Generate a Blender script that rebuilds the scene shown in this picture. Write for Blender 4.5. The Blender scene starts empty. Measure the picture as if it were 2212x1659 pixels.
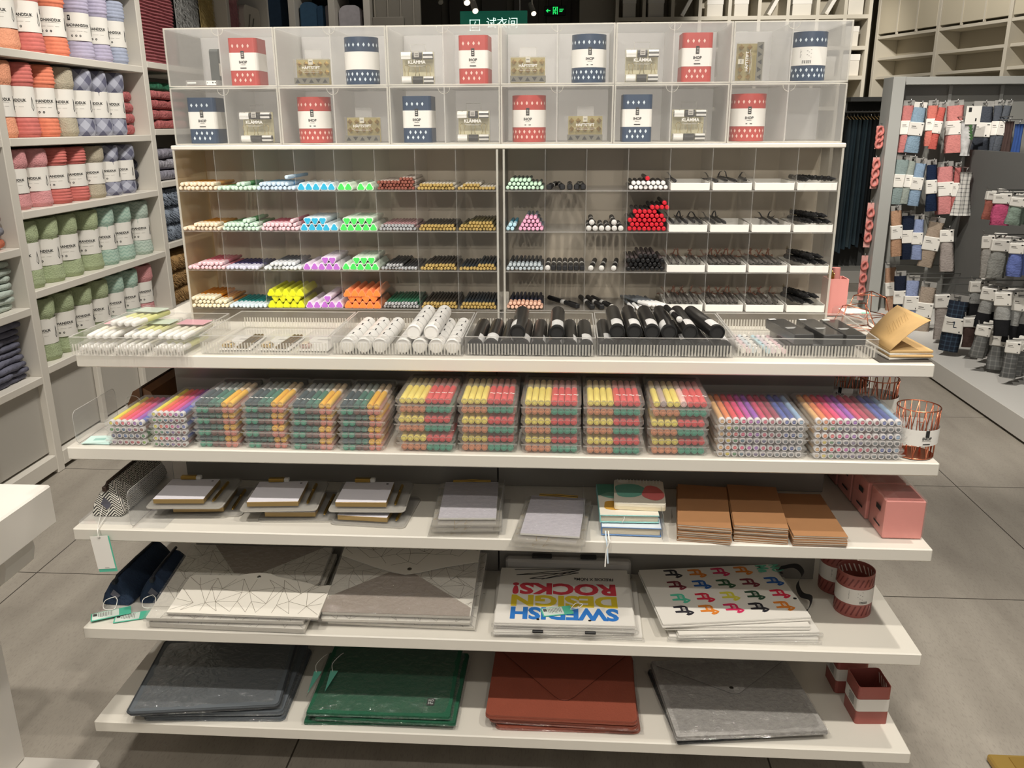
import bpy, math, random
from mathutils import Matrix, Vector, Euler
random.seed(7)
SC = bpy.context.scene
COL = SC.collection
PI = math.pi
R = math.radians

# ---------------------------------------------------------------- camera
CAM_P = Vector((0.15902, -2.11236, 1.50474))
FPX = 1837.93
yaw, pitch, roll = -0.0640222, 0.2957516, -0.0052263
cy_, sy_, cp_, sp_ = math.cos(yaw), math.sin(yaw), math.cos(pitch), math.sin(pitch)
FWD = Vector((sy_ * cp_, cy_ * cp_, -sp_))
RT0 = Vector((cy_, -sy_, 0))
UP0 = RT0.cross(FWD)
RT = RT0 * math.cos(roll) + UP0 * math.sin(roll)
UPV = UP0 * math.cos(roll) - RT0 * math.sin(roll)
cd = bpy.data.cameras.new('camera')
cd.sensor_fit = 'HORIZONTAL'
cd.sensor_width = 36.0
cd.lens = FPX * 36.0 / 2212.0
cd.clip_start = 0.02
cam = bpy.data.objects.new('camera', cd)
COL.objects.link(cam)
mw = Matrix((RT, UPV, -FWD)).transposed().to_4x4()
mw.translation = CAM_P
cam.matrix_world = mw
SC.camera = cam

# ---------------------------------------------------------------- world, exposure, lamps
SC.view_settings.view_transform = 'Standard'
SC.view_settings.look = 'None'
SC.view_settings.exposure = 0.0
SC.view_settings.gamma = 1.0
SC.view_settings.use_curve_mapping = False
SC.cycles.transparent_max_bounces = 28
SC.cycles.max_bounces = 8
SC.cycles.diffuse_bounces = 3
SC.cycles.glossy_bounces = 3
SC.cycles.transmission_bounces = 4
SC.cycles.caustics_reflective = False
SC.cycles.caustics_refractive = False
SC.cycles.sample_clamp_indirect = 4.0
wd = bpy.data.worlds.new('World')
SC.world = wd
wd.use_nodes = True
wd.node_tree.nodes['Background'].inputs[0].default_value = (1.0, 0.95, 0.88, 1)
wd.node_tree.nodes['Background'].inputs[1].default_value = 0.31


def spot(name, loc, aim, power, size=60, radius=0.045, blend=0.5, col=(1.0, 0.94, 0.85)):
    l = bpy.data.lights.new(name, 'SPOT')
    l.energy = power
    l.spot_size = R(size)
    l.spot_blend = blend
    l.shadow_soft_size = radius
    l.color = col
    o = bpy.data.objects.new(name, l)
    COL.objects.link(o)
    o.location = loc
    o.rotation_euler = (Vector(aim) - Vector(loc)).to_track_quat('-Z', 'Y').to_euler()
    return o


# two rows of track spots over the aisle in front of the display
for x in (-1.15, 0.25, 1.5):
    spot('track_or_fill_spot', (x, -1.62, 3.45), (x * 0.62, -0.30, 0.85), 118, 66)
for x in (-0.75, 0.95):
    spot('track_or_fill_spot', (x, -3.05, 3.45), (x * 0.55, -0.30, 0.75), 62, 50)
for x in (-0.75, -0.25, 0.28, 0.78):  # third row far behind the camera, added as fill for the cabinet
    spot('track_or_fill_spot', (x * 1.3, -5.6, 3.3), (x, 0.05, 1.38), 135, 13, 0.045, 0.6)
# unseen spots added to light the neighbouring shelving, floor and back
spot('track_or_fill_spot', (-0.75, 0.9, 3.45), (-2.2, 1.7, 1.1), 155, 68)
spot('track_or_fill_spot', (-0.55, 2.5, 3.45), (-2.2, 2.7, 1.4), 135, 62)
spot('track_or_fill_spot', (-0.9, -0.6, 3.45), (-1.9, 1.0, 0.2), 120, 76)
spot('track_or_fill_spot', (1.25, 1.6, 3.45), (2.55, 3.0, 0.6), 300, 68)
spot('track_or_fill_spot', (1.7, 2.7, 3.45), (2.9, 4.6, 1.2), 260, 60)
spot('track_or_fill_spot', (1.45, -0.4, 3.45), (1.9, 0.6, 0.0), 140, 76)
spot('track_or_fill_spot', (2.9, 5.3, 3.45), (4.1, 7.0, 2.3), 170, 60)
spot('track_or_fill_spot', (2.4, 5.9, 3.45), (2.6, 8.2, 2.3), 220, 60)
for x in (-0.6, 0.6):  # unseen pair added behind to brighten the drawer boxes
    spot('track_or_fill_spot', (x, 1.0, 3.45), (x * 0.9, 0.10, 1.55), 135, 55)
spot('track_or_fill_spot', (-0.8, 4.2, 3.45), (-1.8, 5.8, 2.0), 40, 60)


# ---------------------------------------------------------------- pixel -> point on a real plane
def ray(u, v):
    return RT * ((u - 1106) / FPX) + UPV * (-(v - 829.5) / FPX) + FWD


def at_z(u, v, z):
    d = ray(u, v)
    return CAM_P + d * ((z - CAM_P.z) / d.z)


def at_y(u, v, y):
    d = ray(u, v)
    return CAM_P + d * ((y - CAM_P.y) / d.y)


def at_x(u, v, x):
    d = ray(u, v)
    return CAM_P + d * ((x - CAM_P.x) / d.x)


def at_pl(u, v, P, n):
    d = ray(u, v)
    n = Vector(n)
    return CAM_P + d * ((Vector(P) - CAM_P).dot(n) / d.dot(n))


def rect_on(fl, fr, bl, z):
    """front-left, front-right, back-left picture corners of a flat thing at height z -> centre x, y, rotation, width, depth"""
    a, b, c = at_z(*fl, z), at_z(*fr, z), at_z(*bl, z)
    e = b - a
    w = e.length
    e.normalize()
    n = Vector((-e.y, e.x, 0))
    d = (c - a).dot(n)
    m = a + e * (w / 2) + n * (d / 2)
    return m.x, m.y, math.atan2(e.y, e.x), w, d


# ---------------------------------------------------------------- materials
def C(h):
    h = h.lstrip('#')
    out = []
    for i in (0, 2, 4):
        c = int(h[i:i + 2], 16) / 255.0
        out.append(c / 12.92 if c <= 0.04045 else ((c + 0.055) / 1.055) ** 2.4)
    return (*out, 1.0)


_M = {}


def new_mat(name):
    m = bpy.data.materials.new(name)
    m.use_nodes = True
    nt = m.node_tree
    return m, nt, nt.nodes.get('Principled BSDF'), nt.nodes, nt.links


def mat(col, rough=0.55, metal=0.0, name=None, coat=0.0, emit=None, noise=None, spec=0.5, bump=None):
    """plain coloured material; noise=(scale, amount) mottles the colour a little; bump=(scale, strength)"""
    key = (col, rough, metal, name, coat, emit, noise, spec, bump)
    if key in _M:
        return _M[key]
    m, nt, b, N, L = new_mat(name or 'paint_%s' % str(col).strip('#'))
    c = C(col) if isinstance(col, str) else col
    b.inputs['Base Color'].default_value = c
    b.inputs['Roughness'].default_value = rough
    b.inputs['Metallic'].default_value = metal
    b.inputs['Specular IOR Level'].default_value = spec
    b.inputs['Coat Weight'].default_value = coat
    if emit:
        b.inputs['Emission Color'].default_value = c
        b.inputs['Emission Strength'].default_value = emit
    if noise or bump:
        tc = N.new('ShaderNodeTexCoord')
    if noise:
        n = N.new('ShaderNodeTexNoise')
        n.inputs['Scale'].default_value = noise[0]
        n.inputs['Detail'].default_value = 4
        L.new(tc.outputs['Object'], n.inputs['Vector'])
        mx = N.new('ShaderNodeMix')
        mx.data_type = 'RGBA'
        k = noise[1]
        mx.inputs['A'].default_value = (c[0] * (1 - k), c[1] * (1 - k), c[2] * (1 - k), 1)
        mx.inputs['B'].default_value = (min(1, c[0] * (1 + k)), min(1, c[1] * (1 + k)), min(1, c[2] * (1 + k)), 1)
        L.new(n.outputs['Fac'], mx.inputs['Factor'])
        L.new(mx.outputs['Result'], b.inputs['Base Color'])
    if bump:
        n2 = N.new('ShaderNodeTexNoise')
        n2.inputs['Scale'].default_value = bump[0]
        n2.inputs['Detail'].default_value = 3
        L.new(tc.outputs['Object'], n2.inputs['Vector'])
        bp = N.new('ShaderNodeBump')
        bp.inputs['Strength'].default_value = bump[1]
        bp.inputs['Distance'].default_value = 0.01
        L.new(n2.outputs['Fac'], bp.inputs['Height'])
        L.new(bp.outputs['Normal'], b.inputs['Normal'])
    _M[key] = m
    return m


def acrylic(white=0.06, tint='#ffffff', gloss=0.6, rough=0.04, milk='#f4f2ee', name=None, crinkle=0, base=0.045):
    """thin clear plastic: see-through, a little milky, with a sharp sheen"""
    key = ('acr', white, tint, gloss, rough, milk, crinkle, base)
    if key in _M:
        return _M[key]
    m, nt, b, N, L = new_mat(name or 'clear_plastic')
    N.remove(b)
    out = N['Material Output']
    tr = N.new('ShaderNodeBsdfTransparent')
    tr.inputs[0].default_value = C(tint)
    d1 = N.new('ShaderNodeBsdfDiffuse')
    d1.inputs[0].default_value = C(milk)
    d2 = N.new('ShaderNodeBsdfTranslucent')
    d2.inputs[0].default_value = C(milk)
    df = N.new('ShaderNodeMixShader')
    df.inputs[0].default_value = 0.45
    L.new(d1.outputs[0], df.inputs[1])
    L.new(d2.outputs[0], df.inputs[2])
    m1 = N.new('ShaderNodeMixShader')
    m1.inputs[0].default_value = white
    L.new(tr.outputs[0], m1.inputs[1])
    L.new(df.outputs[0], m1.inputs[2])
    gl = N.new('ShaderNodeBsdfGlossy')
    gl.inputs['Roughness'].default_value = rough
    lw = N.new('ShaderNodeLayerWeight')
    lw.inputs['Blend'].default_value = 0.5
    pw = N.new('ShaderNodeMath')
    pw.operation = 'POWER'
    pw.inputs[1].default_value = 4.0
    L.new(lw.outputs['Facing'], pw.inputs[0])
    mm = N.new('ShaderNodeMath')
    mm.operation = 'MULTIPLY_ADD'
    mm.inputs[1].default_value = gloss * 0.6
    mm.inputs[2].default_value = base * gloss
    L.new(pw.outputs[0], mm.inputs[0])
    m2 = N.new('ShaderNodeMixShader')
    L.new(mm.outputs[0], m2.inputs[0])
    L.new(m1.outputs[0], m2.inputs[1])
    L.new(gl.outputs[0], m2.inputs[2])
    L.new(m2.outputs[0], out.inputs[0])
    if crinkle:
        tc = N.new('ShaderNodeTexCoord')
        n = N.new('ShaderNodeTexNoise')
        n.inputs['Scale'].default_value = crinkle
        n.inputs['Detail'].default_value = 4
        n.inputs['Distortion'].default_value = 1.2
        L.new(tc.outputs['Object'], n.inputs['Vector'])
        bp = N.new('ShaderNodeBump')
        bp.inputs['Strength'].default_value = 1.0
        bp.inputs['Distance'].default_value = 0.012
        L.new(n.outputs['Fac'], bp.inputs['Height'])
        L.new(bp.outputs['Normal'], gl.inputs['Normal'])
    _M[key] = m
    return m


# ---------------------------------------------------------------- mesh builder
def T(x=0, y=0, z=0, rx=0, ry=0, rz=0):
    return Matrix.Translation((x, y, z)) @ Euler((rx, ry, rz)).to_matrix().to_4x4()


class MB:
    def __init__(s):
        s.v, s.f, s.mi, s.sm, s.mats = [], [], [], [], []

    def add(s, vs, fs, m, M=None, smooth=False):
        k = len(s.v)
        if M is not None:
            vs = [(M @ Vector(p))[:] for p in vs]
        s.v.extend([tuple(p) for p in vs])
        if m not in s.mats:
            s.mats.append(m)
        i = s.mats.index(m)
        for f in fs:
            s.f.append(tuple(k + q for q in f))
            s.mi.append(i)
            s.sm.append(smooth)
        return s

    def box(s, x0, x1, y0, y1, z0, z1, m, ch=0.0, M=None):
        if ch <= 0:
            vs = [(x, y, z) for z in (z0, z1) for y in (y0, y1) for x in (x0, x1)]
            return s.add(vs, [(0, 2, 3, 1), (4, 5, 7, 6), (0, 1, 5, 4), (2, 6, 7, 3), (0, 4, 6, 2), (1, 3, 7, 5)], m, M)
        lo, hi = (x0, y0, z0), (x1, y1, z1)
        ch = min(ch, 0.49 * min(hi[i] - lo[i] for i in range(3)))
        vs, ix = [], {}
        for sx in (0, 1):
            for sy in (0, 1):
                for sz in (0, 1):
                    sg = (sx, sy, sz)
                    for a in range(3):
                        p = []
                        for i in range(3):
                            e = hi[i] if sg[i] else lo[i]
                            p.append(e if i == a else (e - ch if sg[i] else e + ch))
                        ix[(sg, a)] = len(vs)
                        vs.append(p)
        fs = []
        for a in range(3):
            b, c = (a + 1) % 3, (a + 2) % 3
            for sa in (0, 1):
                q = []
                for sb, sc in ((0, 0), (1, 0), (1, 1), (0, 1)):
                    sg = [0, 0, 0]
                    sg[a], sg[b], sg[c] = sa, sb, sc
                    q.append(ix[(tuple(sg), a)])
                fs.append(tuple(q if sa else q[::-1]))
        for a in range(3):
            b, c = (a + 1) % 3, (a + 2) % 3
            for sb in (0, 1):
                for sc in (0, 1):
                    s0, s1 = [0, 0, 0], [0, 0, 0]
                    s0[a], s0[b], s0[c] = 0, sb, sc
                    s1[a], s1[b], s1[c] = 1, sb, sc
                    q = [ix[(tuple(s0), b)], ix[(tuple(s1), b)], ix[(tuple(s1), c)], ix[(tuple(s0), c)]]
                    fs.append(tuple(q if (sb + sc) % 2 else q[::-1]))
        for sg in [(i, j, k) for i in (0, 1) for j in (0, 1) for k in (0, 1)]:
            q = [ix[(sg, 0)], ix[(sg, 1)], ix[(sg, 2)]]
            fs.append(tuple(q if sum(sg) % 2 else q[::-1]))
        return s.add(vs, fs, m, M)

    def frustum(s, p0, p1, r0, r1=None, n=12, m=None, cap=True, smooth=True, capm=None, cap0=True):
        r1 = r0 if r1 is None else r1
        p0, p1 = Vector(p0), Vector(p1)
        d = (p1 - p0).normalized()
        q = d.to_track_quat('Z', 'Y').to_matrix()
        ax, ay = q @ Vector((1, 0, 0)), q @ Vector((0, 1, 0))
        vs = []
        for p, r in ((p0, r0), (p1, r1)):
            for i in range(n):
                a = 2 * PI * i / n
                vs.append(p + ax * (r * math.cos(a)) + ay * (r * math.sin(a)))
        s.add(vs, [(i, (i + 1) % n, n + (i + 1) % n, n + i) for i in range(n)], m, None, smooth)
        if cap:
            if cap0:
                s.add(vs[:n], [tuple(range(n))[::-1]], capm or m)
            s.add(vs[n:], [tuple(range(n))], capm or m)
        return s

    def lathe(s, prof, n, m, M=None, smooth=True, mats=None):
        """prof: (r, z) from bottom to top; mats: one material per band"""
        for j in range(len(prof) - 1):
            (ra, za), (rb, zb) = prof[j], prof[j + 1]
            vs = [(ra * math.cos(2 * PI * i / n), ra * math.sin(2 * PI * i / n), za) for i in range(n)]
            vs += [(rb * math.cos(2 * PI * i / n), rb * math.sin(2 * PI * i / n), zb) for i in range(n)]
            mm = mats[j] if mats else m
            if ra < 1e-6:
                s.add([(0, 0, za)] + vs[n:], [(0, 1 + (i + 1) % n, 1 + i) for i in range(n)], mm, M, smooth)
            elif rb < 1e-6:
                s.add([(0, 0, zb)] + vs[:n], [(0, 1 + i, 1 + (i + 1) % n) for i in range(n)], mm, M, smooth)
            else:
                s.add(vs, [(i, (i + 1) % n, n + (i + 1) % n, n + i) for i in range(n)], mm, M, smooth)
        return s

    def prism(s, pts, z0, z1, m, M=None, smooth=False, capm=None, cap=True):
        n = len(pts)
        vs = [(p[0], p[1], z0) for p in pts] + [(p[0], p[1], z1) for p in pts]
        s.add(vs, [(i, (i + 1) % n, n + (i + 1) % n, n + i) for i in range(n)], m, M, smooth)
        if cap:
            s.add(vs[:n], [tuple(range(n))[::-1]], capm or m, M)
            s.add(vs[n:], [tuple(range(n))], capm or m, M)
        return s

    def tube(s, pts, r, n, m, closed=False, M=None, rs=None):
        pts = [Vector(p) for p in pts]
        k = len(pts)
        vs = []
        ref = None
        for i, p in enumerate(pts):
            a = pts[(i - 1) % k] if (closed or i > 0) else pts[i]
            b = pts[(i + 1) % k] if (closed or i < k - 1) else pts[i]
            d = (b - a).normalized()
            if ref is None:
                ref = Vector((0, 0, 1)) if abs(d.z) < 0.9 else Vector((1, 0, 0))
            ax = d.cross(ref)
            if ax.length < 1e-5:
                ax = d.cross(Vector((1, 0.3, 0.2)))
            ax.normalize()
            ay = d.cross(ax).normalized()
            ref = -ay if False else ref
            rr = rs[i] if rs else r
            for j in range(n):
                t = 2 * PI * j / n
                vs.append(p + ax * (rr * math.cos(t)) + ay * (rr * math.sin(t)))
        fs = []
        for i in range(k if closed else k - 1):
            i2 = (i + 1) % k
            for j in range(n):
                fs.append((i * n + j, i * n + (j + 1) % n, i2 * n + (j + 1) % n, i2 * n + j))
        if not closed:
            fs.append(tuple(range(n))[::-1])
            fs.append(tuple((k - 1) * n + j for j in range(n)))
        return s.add(vs, fs, m, M, True)

    def text(s, body, size, m, M=None, wrap=None, bold=0.0):
        vs, fs = text_geo(body, bold)
        vs = [(x * size, y * size, 0) for x, y in vs]
        if wrap:
            vs = [(wrap * math.sin(x / wrap), -wrap * math.cos(x / wrap), y) for x, y, z in vs]
        return s.add(vs, fs, m, M)

    def weld(s, nd=5):
        ix, nv, mp = {}, [], []
        for p in s.v:
            k = (round(p[0], nd), round(p[1], nd), round(p[2], nd))
            if k not in ix:
                ix[k] = len(nv)
                nv.append(p)
            mp.append(ix[k])
        fs, mi, sm = [], [], []
        for f, a, b in zip(s.f, s.mi, s.sm):
            g = []
            for q in f:
                if mp[q] not in g:
                    g.append(mp[q])
            if len(g) > 2:
                fs.append(tuple(g)); mi.append(a); sm.append(b)
        s.v, s.f, s.mi, s.sm = nv, fs, mi, sm
        return s

    def build(s, name, parent=None, loc=None, rz=0):
        me = bpy.data.meshes.new(name)
        me.from_pydata(s.v, [], s.f)
        for m in s.mats:
            me.materials.append(m)
        me.polygons.foreach_set('material_index', s.mi)
        me.polygons.foreach_set('use_smooth', s.sm)
        me.update()
        o = bpy.data.objects.new(name, me)
        COL.objects.link(o)
        if parent:
            o.parent = parent
        if loc is not None:
            o.location = loc
        if rz:
            o.rotation_euler.z = rz
        return o


_TX = {}


def text_geo(body, bold=0.0):
    """outline of a word in the built-in lettering, centred on x, unit cap height, as flat faces"""
    k = (body, bold)
    if k not in _TX:
        cu = bpy.data.curves.new('lettering', 'FONT')
        cu.body = body
        cu.align_x = 'CENTER'
        cu.offset = bold
        cu.resolution_u = 3
        o = bpy.data.objects.new('lettering', cu)
        COL.objects.link(o)
        dg = bpy.context.evaluated_depsgraph_get()
        dg.update()
        me = bpy.data.meshes.new_from_object(o.evaluated_get(dg))
        vs = [(v.co.x / 0.73, v.co.y / 0.73) for v in me.vertices]
        fs = [tuple(p.vertices) for p in me.polygons]
        bpy.data.objects.remove(o)
        bpy.data.curves.remove(cu)
        bpy.data.meshes.remove(me)
        _TX[k] = (vs, fs)
    return _TX[k]


def rrect(w, d, r, n=4):
    pts = []
    for cx, cyy, a0 in ((w / 2 - r, d / 2 - r, 0), (-w / 2 + r, d / 2 - r, 90), (-w / 2 + r, -d / 2 + r, 180), (w / 2 - r, -d / 2 + r, 270)):
        for i in range(n + 1):
            a = R(a0 + 90 * i / n)
            pts.append((cx + r * math.cos(a), cyy + r * math.sin(a)))
    return pts


# ---------------------------------------------------------------- scene objects
def tag(o, label=None, cat=None, group=None, kind=None):
    if label:
        o['label'] = label
    if cat:
        o['category'] = cat
    if group:
        o['group'] = group
    if kind:
        o['kind'] = kind
    return o


def thing(name, label, cat, loc=(0, 0, 0), rz=0, group=None):
    o = bpy.data.objects.new(name, None)
    o.empty_display_size = 0.02
    COL.objects.link(o)
    o.location = loc
    o.rotation_euler.z = rz
    return tag(o, label, cat, group)


def struct(name, mb, label=None):
    return tag(mb.build(name), label, None, None, 'structure')


_CH = {}


def dup(root, loc, rot=(0, 0, 0), label=None, group=None, scale=None):
    if root not in _CH:
        def tree(o):
            return (o, [tree(ch) for ch in o.children])
        _CH[root] = tree(root)

    def cp(node, par):
        c = node[0].copy()
        COL.objects.link(c)
        if par:
            c.parent = par
        for ch in node[1]:
            cp(ch, c)
        return c
    r = cp(_CH[root], None)
    r.location = loc
    r.rotation_euler = rot if not isinstance(rot, (int, float)) else (0, 0, rot)
    if scale:
        r.scale = scale
    if label:
        r['label'] = label
    if group:
        r['group'] = group
    return r


_PROTO = {}


def make(key, builder, loc, rot=(0, 0, 0), label=None, group=None, scale=None):
    """first use builds the thing itself, later uses copy it with its parts"""
    if key not in _PROTO:
        r = builder()
        _PROTO[key] = r
        r.location = loc
        r.rotation_euler = rot if not isinstance(rot, (int, float)) else (0, 0, rot)
        if scale:
            r.scale = scale
        if label:
            r['label'] = label
        if group:
            r['group'] = group
        return r
    return dup(_PROTO[key], loc, rot, label, group, scale)


ORD = ['first', 'second', 'third', 'fourth', 'fifth', 'sixth', 'seventh', 'eighth', 'ninth', 'tenth', 'eleventh', 'twelfth',
       'thirteenth', 'fourteenth', 'fifteenth', 'sixteenth']
# ================================================================ ROOM
def floor_material():
    m, nt, b, N, L = new_mat('stone_tile_floor')
    tc = N.new('ShaderNodeTexCoord')
    sep = N.new('ShaderNodeSeparateXYZ')
    L.new(tc.outputs['Object'], sep.inputs[0])

    def joint(out, off, pitch):
        a = N.new('ShaderNodeMath'); a.operation = 'SUBTRACT'; a.inputs[1].default_value = off - pitch / 2
        d = N.new('ShaderNodeMath'); d.operation = 'DIVIDE'; d.inputs[1].default_value = pitch
        f = N.new('ShaderNodeMath'); f.operation = 'FRACT'
        g = N.new('ShaderNodeMath'); g.operation = 'SUBTRACT'; g.inputs[1].default_value = 0.5
        h = N.new('ShaderNodeMath'); h.operation = 'ABSOLUTE'
        l = N.new('ShaderNodeMath'); l.operation = 'LESS_THAN'; l.inputs[1].default_value = 0.0022 / pitch
        L.new(out, a.inputs[0]); L.new(a.outputs[0], d.inputs[0]); L.new(d.outputs[0], f.inputs[0])
        L.new(f.outputs[0], g.inputs[0]); L.new(g.outputs[0], h.inputs[0]); L.new(h.outputs[0], l.inputs[0])
        return l.outputs[0]
    j1 = joint(sep.outputs['X'], 1.858, 1.183)
    j2 = joint(sep.outputs['Y'], 0.458, 0.93)
    mx = N.new('ShaderNodeMath'); mx.operation = 'MAXIMUM'
    L.new(j1, mx.inputs[0]); L.new(j2, mx.inputs[1])
    mp = N.new('ShaderNodeMapping')
    mp.inputs['Rotation'].default_value = (0, 0, R(4))
    mp.inputs['Scale'].default_value = (4.5, 1.0, 1)
    L.new(tc.outputs['Object'], mp.inputs[0])
    n1 = N.new('ShaderNodeTexNoise'); n1.inputs['Scale'].default_value = 2.2; n1.inputs['Detail'].default_value = 6
    L.new(mp.outputs[0], n1.inputs['Vector'])
    n2 = N.new('ShaderNodeTexNoise'); n2.inputs['Scale'].default_value = 55; n2.inputs['Detail'].default_value = 3
    L.new(mp.outputs[0], n2.inputs['Vector'])
    r1 = N.new('ShaderNodeValToRGB')
    r1.color_ramp.elements[0].position, r1.color_ramp.elements[0].color = 0.3, C('#958e84')
    r1.color_ramp.elements[1].position, r1.color_ramp.elements[1].color = 0.72, C('#aaa398')
    L.new(n1.outputs['Fac'], r1.inputs[0])
    r2 = N.new('ShaderNodeValToRGB')
    r2.color_ramp.elements[0].position, r2.color_ramp.elements[0].color = 0.3, (0.72, 0.72, 0.72, 1)
    r2.color_ramp.elements[1].position, r2.color_ramp.elements[1].color = 0.48, (1, 1, 1, 1)
    L.new(n2.outputs['Fac'], r2.inputs[0])
    mu = N.new('ShaderNodeMix'); mu.data_type = 'RGBA'; mu.blend_type = 'MULTIPLY'; mu.inputs['Factor'].default_value = 0.6
    L.new(r1.outputs[0], mu.inputs['A']); L.new(r2.outputs[0], mu.inputs['B'])
    mj = N.new('ShaderNodeMix'); mj.data_type = 'RGBA'; mj.inputs['B'].default_value = C('#45403a')
    L.new(mx.outputs[0], mj.inputs['Factor']); L.new(mu.outputs['Result'], mj.inputs['A'])
    L.new(mj.outputs['Result'], b.inputs['Base Color'])
    b.inputs['Roughness'].default_value = 0.42
    b.inputs['Specular IOR Level'].default_value = 0.35
    return m


WHITE = mat('#e9e5dd', 0.35, name='white_lacquer')
WHITE2 = mat('#e2ddd3', 0.45, name='white_powder_coat')
GREY_PANEL = mat('#bcb8b0', 0.5, name='grey_laminate')
PALE_PANEL = mat('#c4bfb4', 0.5, name='pale_laminate')
DARK = mat('#161616', 0.6)
BLACK = mat('#1a1a1b', 0.45)
PAPER = mat('#f0ede6', 0.7, name='white_paper')
PAPER2 = mat('#e6e1d6', 0.7, name='off_white_paper')
INK = mat('#242424', 0.7, name='black_print')
INKGREY = mat('#77736e', 0.7, name='grey_print')
GOLD = mat('#c9a75a', 0.28, 1.0, name='gold_metal')
GOLDPALE = mat('#d8c48c', 0.3, 1.0, name='pale_gold_metal')
COPPER = mat('#d98a6c', 0.25, 1.0, name='copper_metal')
STEEL = mat('#b9b9b8', 0.3, 1.0, name='steel')

f = MB()
f.box(-4.5, 6.5, -3.6, 9.5, -0.05, 0, floor_material())
struct('floor', f)
w = MB(); w.box(-2.75, -2.65, -1.2, 9.2, 0, 3.6, PALE_PANEL)
struct('wall_left', w)
w = MB(); w.box(-4.5, 6.5, 9.2, 9.3, 0, 3.6, mat('#8d877c', 0.7))
struct('wall_back', w)
w = MB(); w.box(-4.5, 6.5, -1.9, 9.3, 3.6, 3.68, mat('#3a3835', 0.9))
struct('ceiling', w)
# right wall behind the tall white shelving, at an angle to the aisle
RWP, RWN = Vector((3.7, 8.0, 0)), Vector((0.938, 0.347, 0))
RWA = math.atan2(0.938, -0.347)           # direction along the wall, away from the camera
w = MB(); w.box(-6.2, 1.35, -0.62, -0.54, 0, 3.6, mat('#bdb6a7', 0.7))
o = struct('wall_right', w); o.location = RWP; o.rotation_euler.z = RWA

# ---------------------------------------------------------------- tall shelving on the right wall
t = thing('wall_shelf_unit', 'tall cream wall shelving with cupboard doors along the top, above the sock rack', 'shelving', RWP, RWA)
CREAM = mat('#d6cfbf', 0.5, name='cream_laminate')
CREAMD = mat('#c2baa8', 0.6, name='cream_back_panel')
m = MB(); m.box(-5.0, 0.82, -0.30, -0.28, 0.05, 3.5, CREAMD)
m.build('back_panel', t)
ups = []
for u, v in ((1883, 165), (2016, 130), (2178, 60)):
    q = at_pl(u, v, RWP, RWN) - RWP
    ups.append(q.x * math.cos(RWA) + q.y * math.sin(RWA))
ups += [ups[2] - (ups[1] - ups[2]), ups[2] - 2 * (ups[1] - ups[2]), ups[2] - 3 * (ups[1] - ups[2])]
for x in ups:
    m = MB(); m.box(x - 0.02, x + 0.02, -0.279, 0, 0, 3.5, CREAM, 0.002); m.build('upright', t)
for i in range(len(ups) - 1):
    a, b = ups[i + 1] + 0.022, ups[i] - 0.022
    for z in (0.9, 1.40, 1.99, 2.19, 2.41):
        m = MB(); m.box(a, b, -0.279, -0.005 if z > 2.3 else -0.03, z - 0.018, z + 0.012, CREAM, 0.002); m.build('shelf', t)
    n = 3 if i else 3
    for k in range(n):
        xa, xb = a + (b - a) * k / n + 0.006, a + (b - a) * (k + 1) / n - 0.006
        m = MB(); m.box(xa, xb, -0.03, -0.005, 2.445, 2.80, mat('#cfc6b0', 0.5), 0.003); m.build('cupboard_door', t)
        m = MB(); m.box(xa, xb, -0.03, -0.005, 2.84, 3.2, mat('#cfc6b0', 0.5), 0.003); m.build('cupboard_door', t)
        if k:
            m = MB(); m.box(xa - 0.015, xa + 0.003, -0.02, 0.0, 2.42, 3.2, CREAM); m.build('door_divider', t)
    m = MB(); m.frustum((a, -0.2, 1.86), (b, -0.2, 1.86), 0.012, n=8, m=CREAM); m.build('hanging_rail', t)
    m = MB(); m.box(a + (b - a) * 0.28, a + (b - a) * 0.36, -0.16, -0.10, 1.885, 1.93, PAPER, 0.004); m.build('ticket_holder', t)

# ---------------------------------------------------------------- cubby shelving facing us at the back
t = thing('cubby_shelf', 'pale cubbyhole shelving full of white boxes, high on the back wall', 'shelving', (0, 8.0, 0))
xs = [at_y(u, 30, 8.0).x for u in (1333, 1391, 1453, 1512, 1576, 1640, 1702, 1766, 1826, 1880)]
m = MB(); m.box(xs[0], xs[-1], 0.42, 0.44, 0.05, 3.4, CREAMD); m.build('back_panel', t)
for x in xs:
    m = MB(); m.box(x - 0.018, x + 0.018, -0.003, 0.42, 0, 3.4, CREAM); m.build('upright', t)
for z in (0.4, 0.85, 1.28, 1.66, 1.98, 2.285, 2.60, 2.93):
    m = MB(); m.box(xs[0], xs[-1], 0.0, 0.42, z - 0.02, z + 0.02, CREAM); m.build('shelf', t)
# white boxes standing in the cubbies
k = 0
for i, row in enumerate(((2.622, (0, 0.14, 0.20), (1, 0.17, 0.2), (3, 0.17, 0.17), (4, 0.15, 0.17), (6, 0.2, 0.16), (8, 0.16, 0.22)),
                         (2.307, (0, .08, .1), (1, 0.12, 0.14), (3, 0.13, 0.12), (4, 0.12, 0.16), (6, 0.14, 0.15), (8, 0.15, 0.2)),
                         (2.002, (8, 0.19, 0.22), (7, .18, .2)))):
    for c, wv, h in row[1:]:
        x = (xs[c] + xs[c + 1]) / 2 + random.uniform(-0.03, 0.03)
        m = MB()
        m.box(-wv / 2, wv / 2, 0, 0.2, 0, h, PAPER2, 0.004)
        o = m.build('storage_box', None, (x, 8.06, row[0] - 0.0015))
        lidm = MB(); lidm.box(-wv / 2 - 0.004, wv / 2 + 0.004, -0.004, 0.204, h * 0.72, h + 0.004, PAPER, 0.004); lidm.build('lid', o)
        tag(o, 'white box in the %s cubby from the left, %s row of the pale cubby shelving' % (ORD[c], ('upper', 'middle', 'lower')[i]), 'box', 'white boxes in the back cubbyholes')
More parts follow.
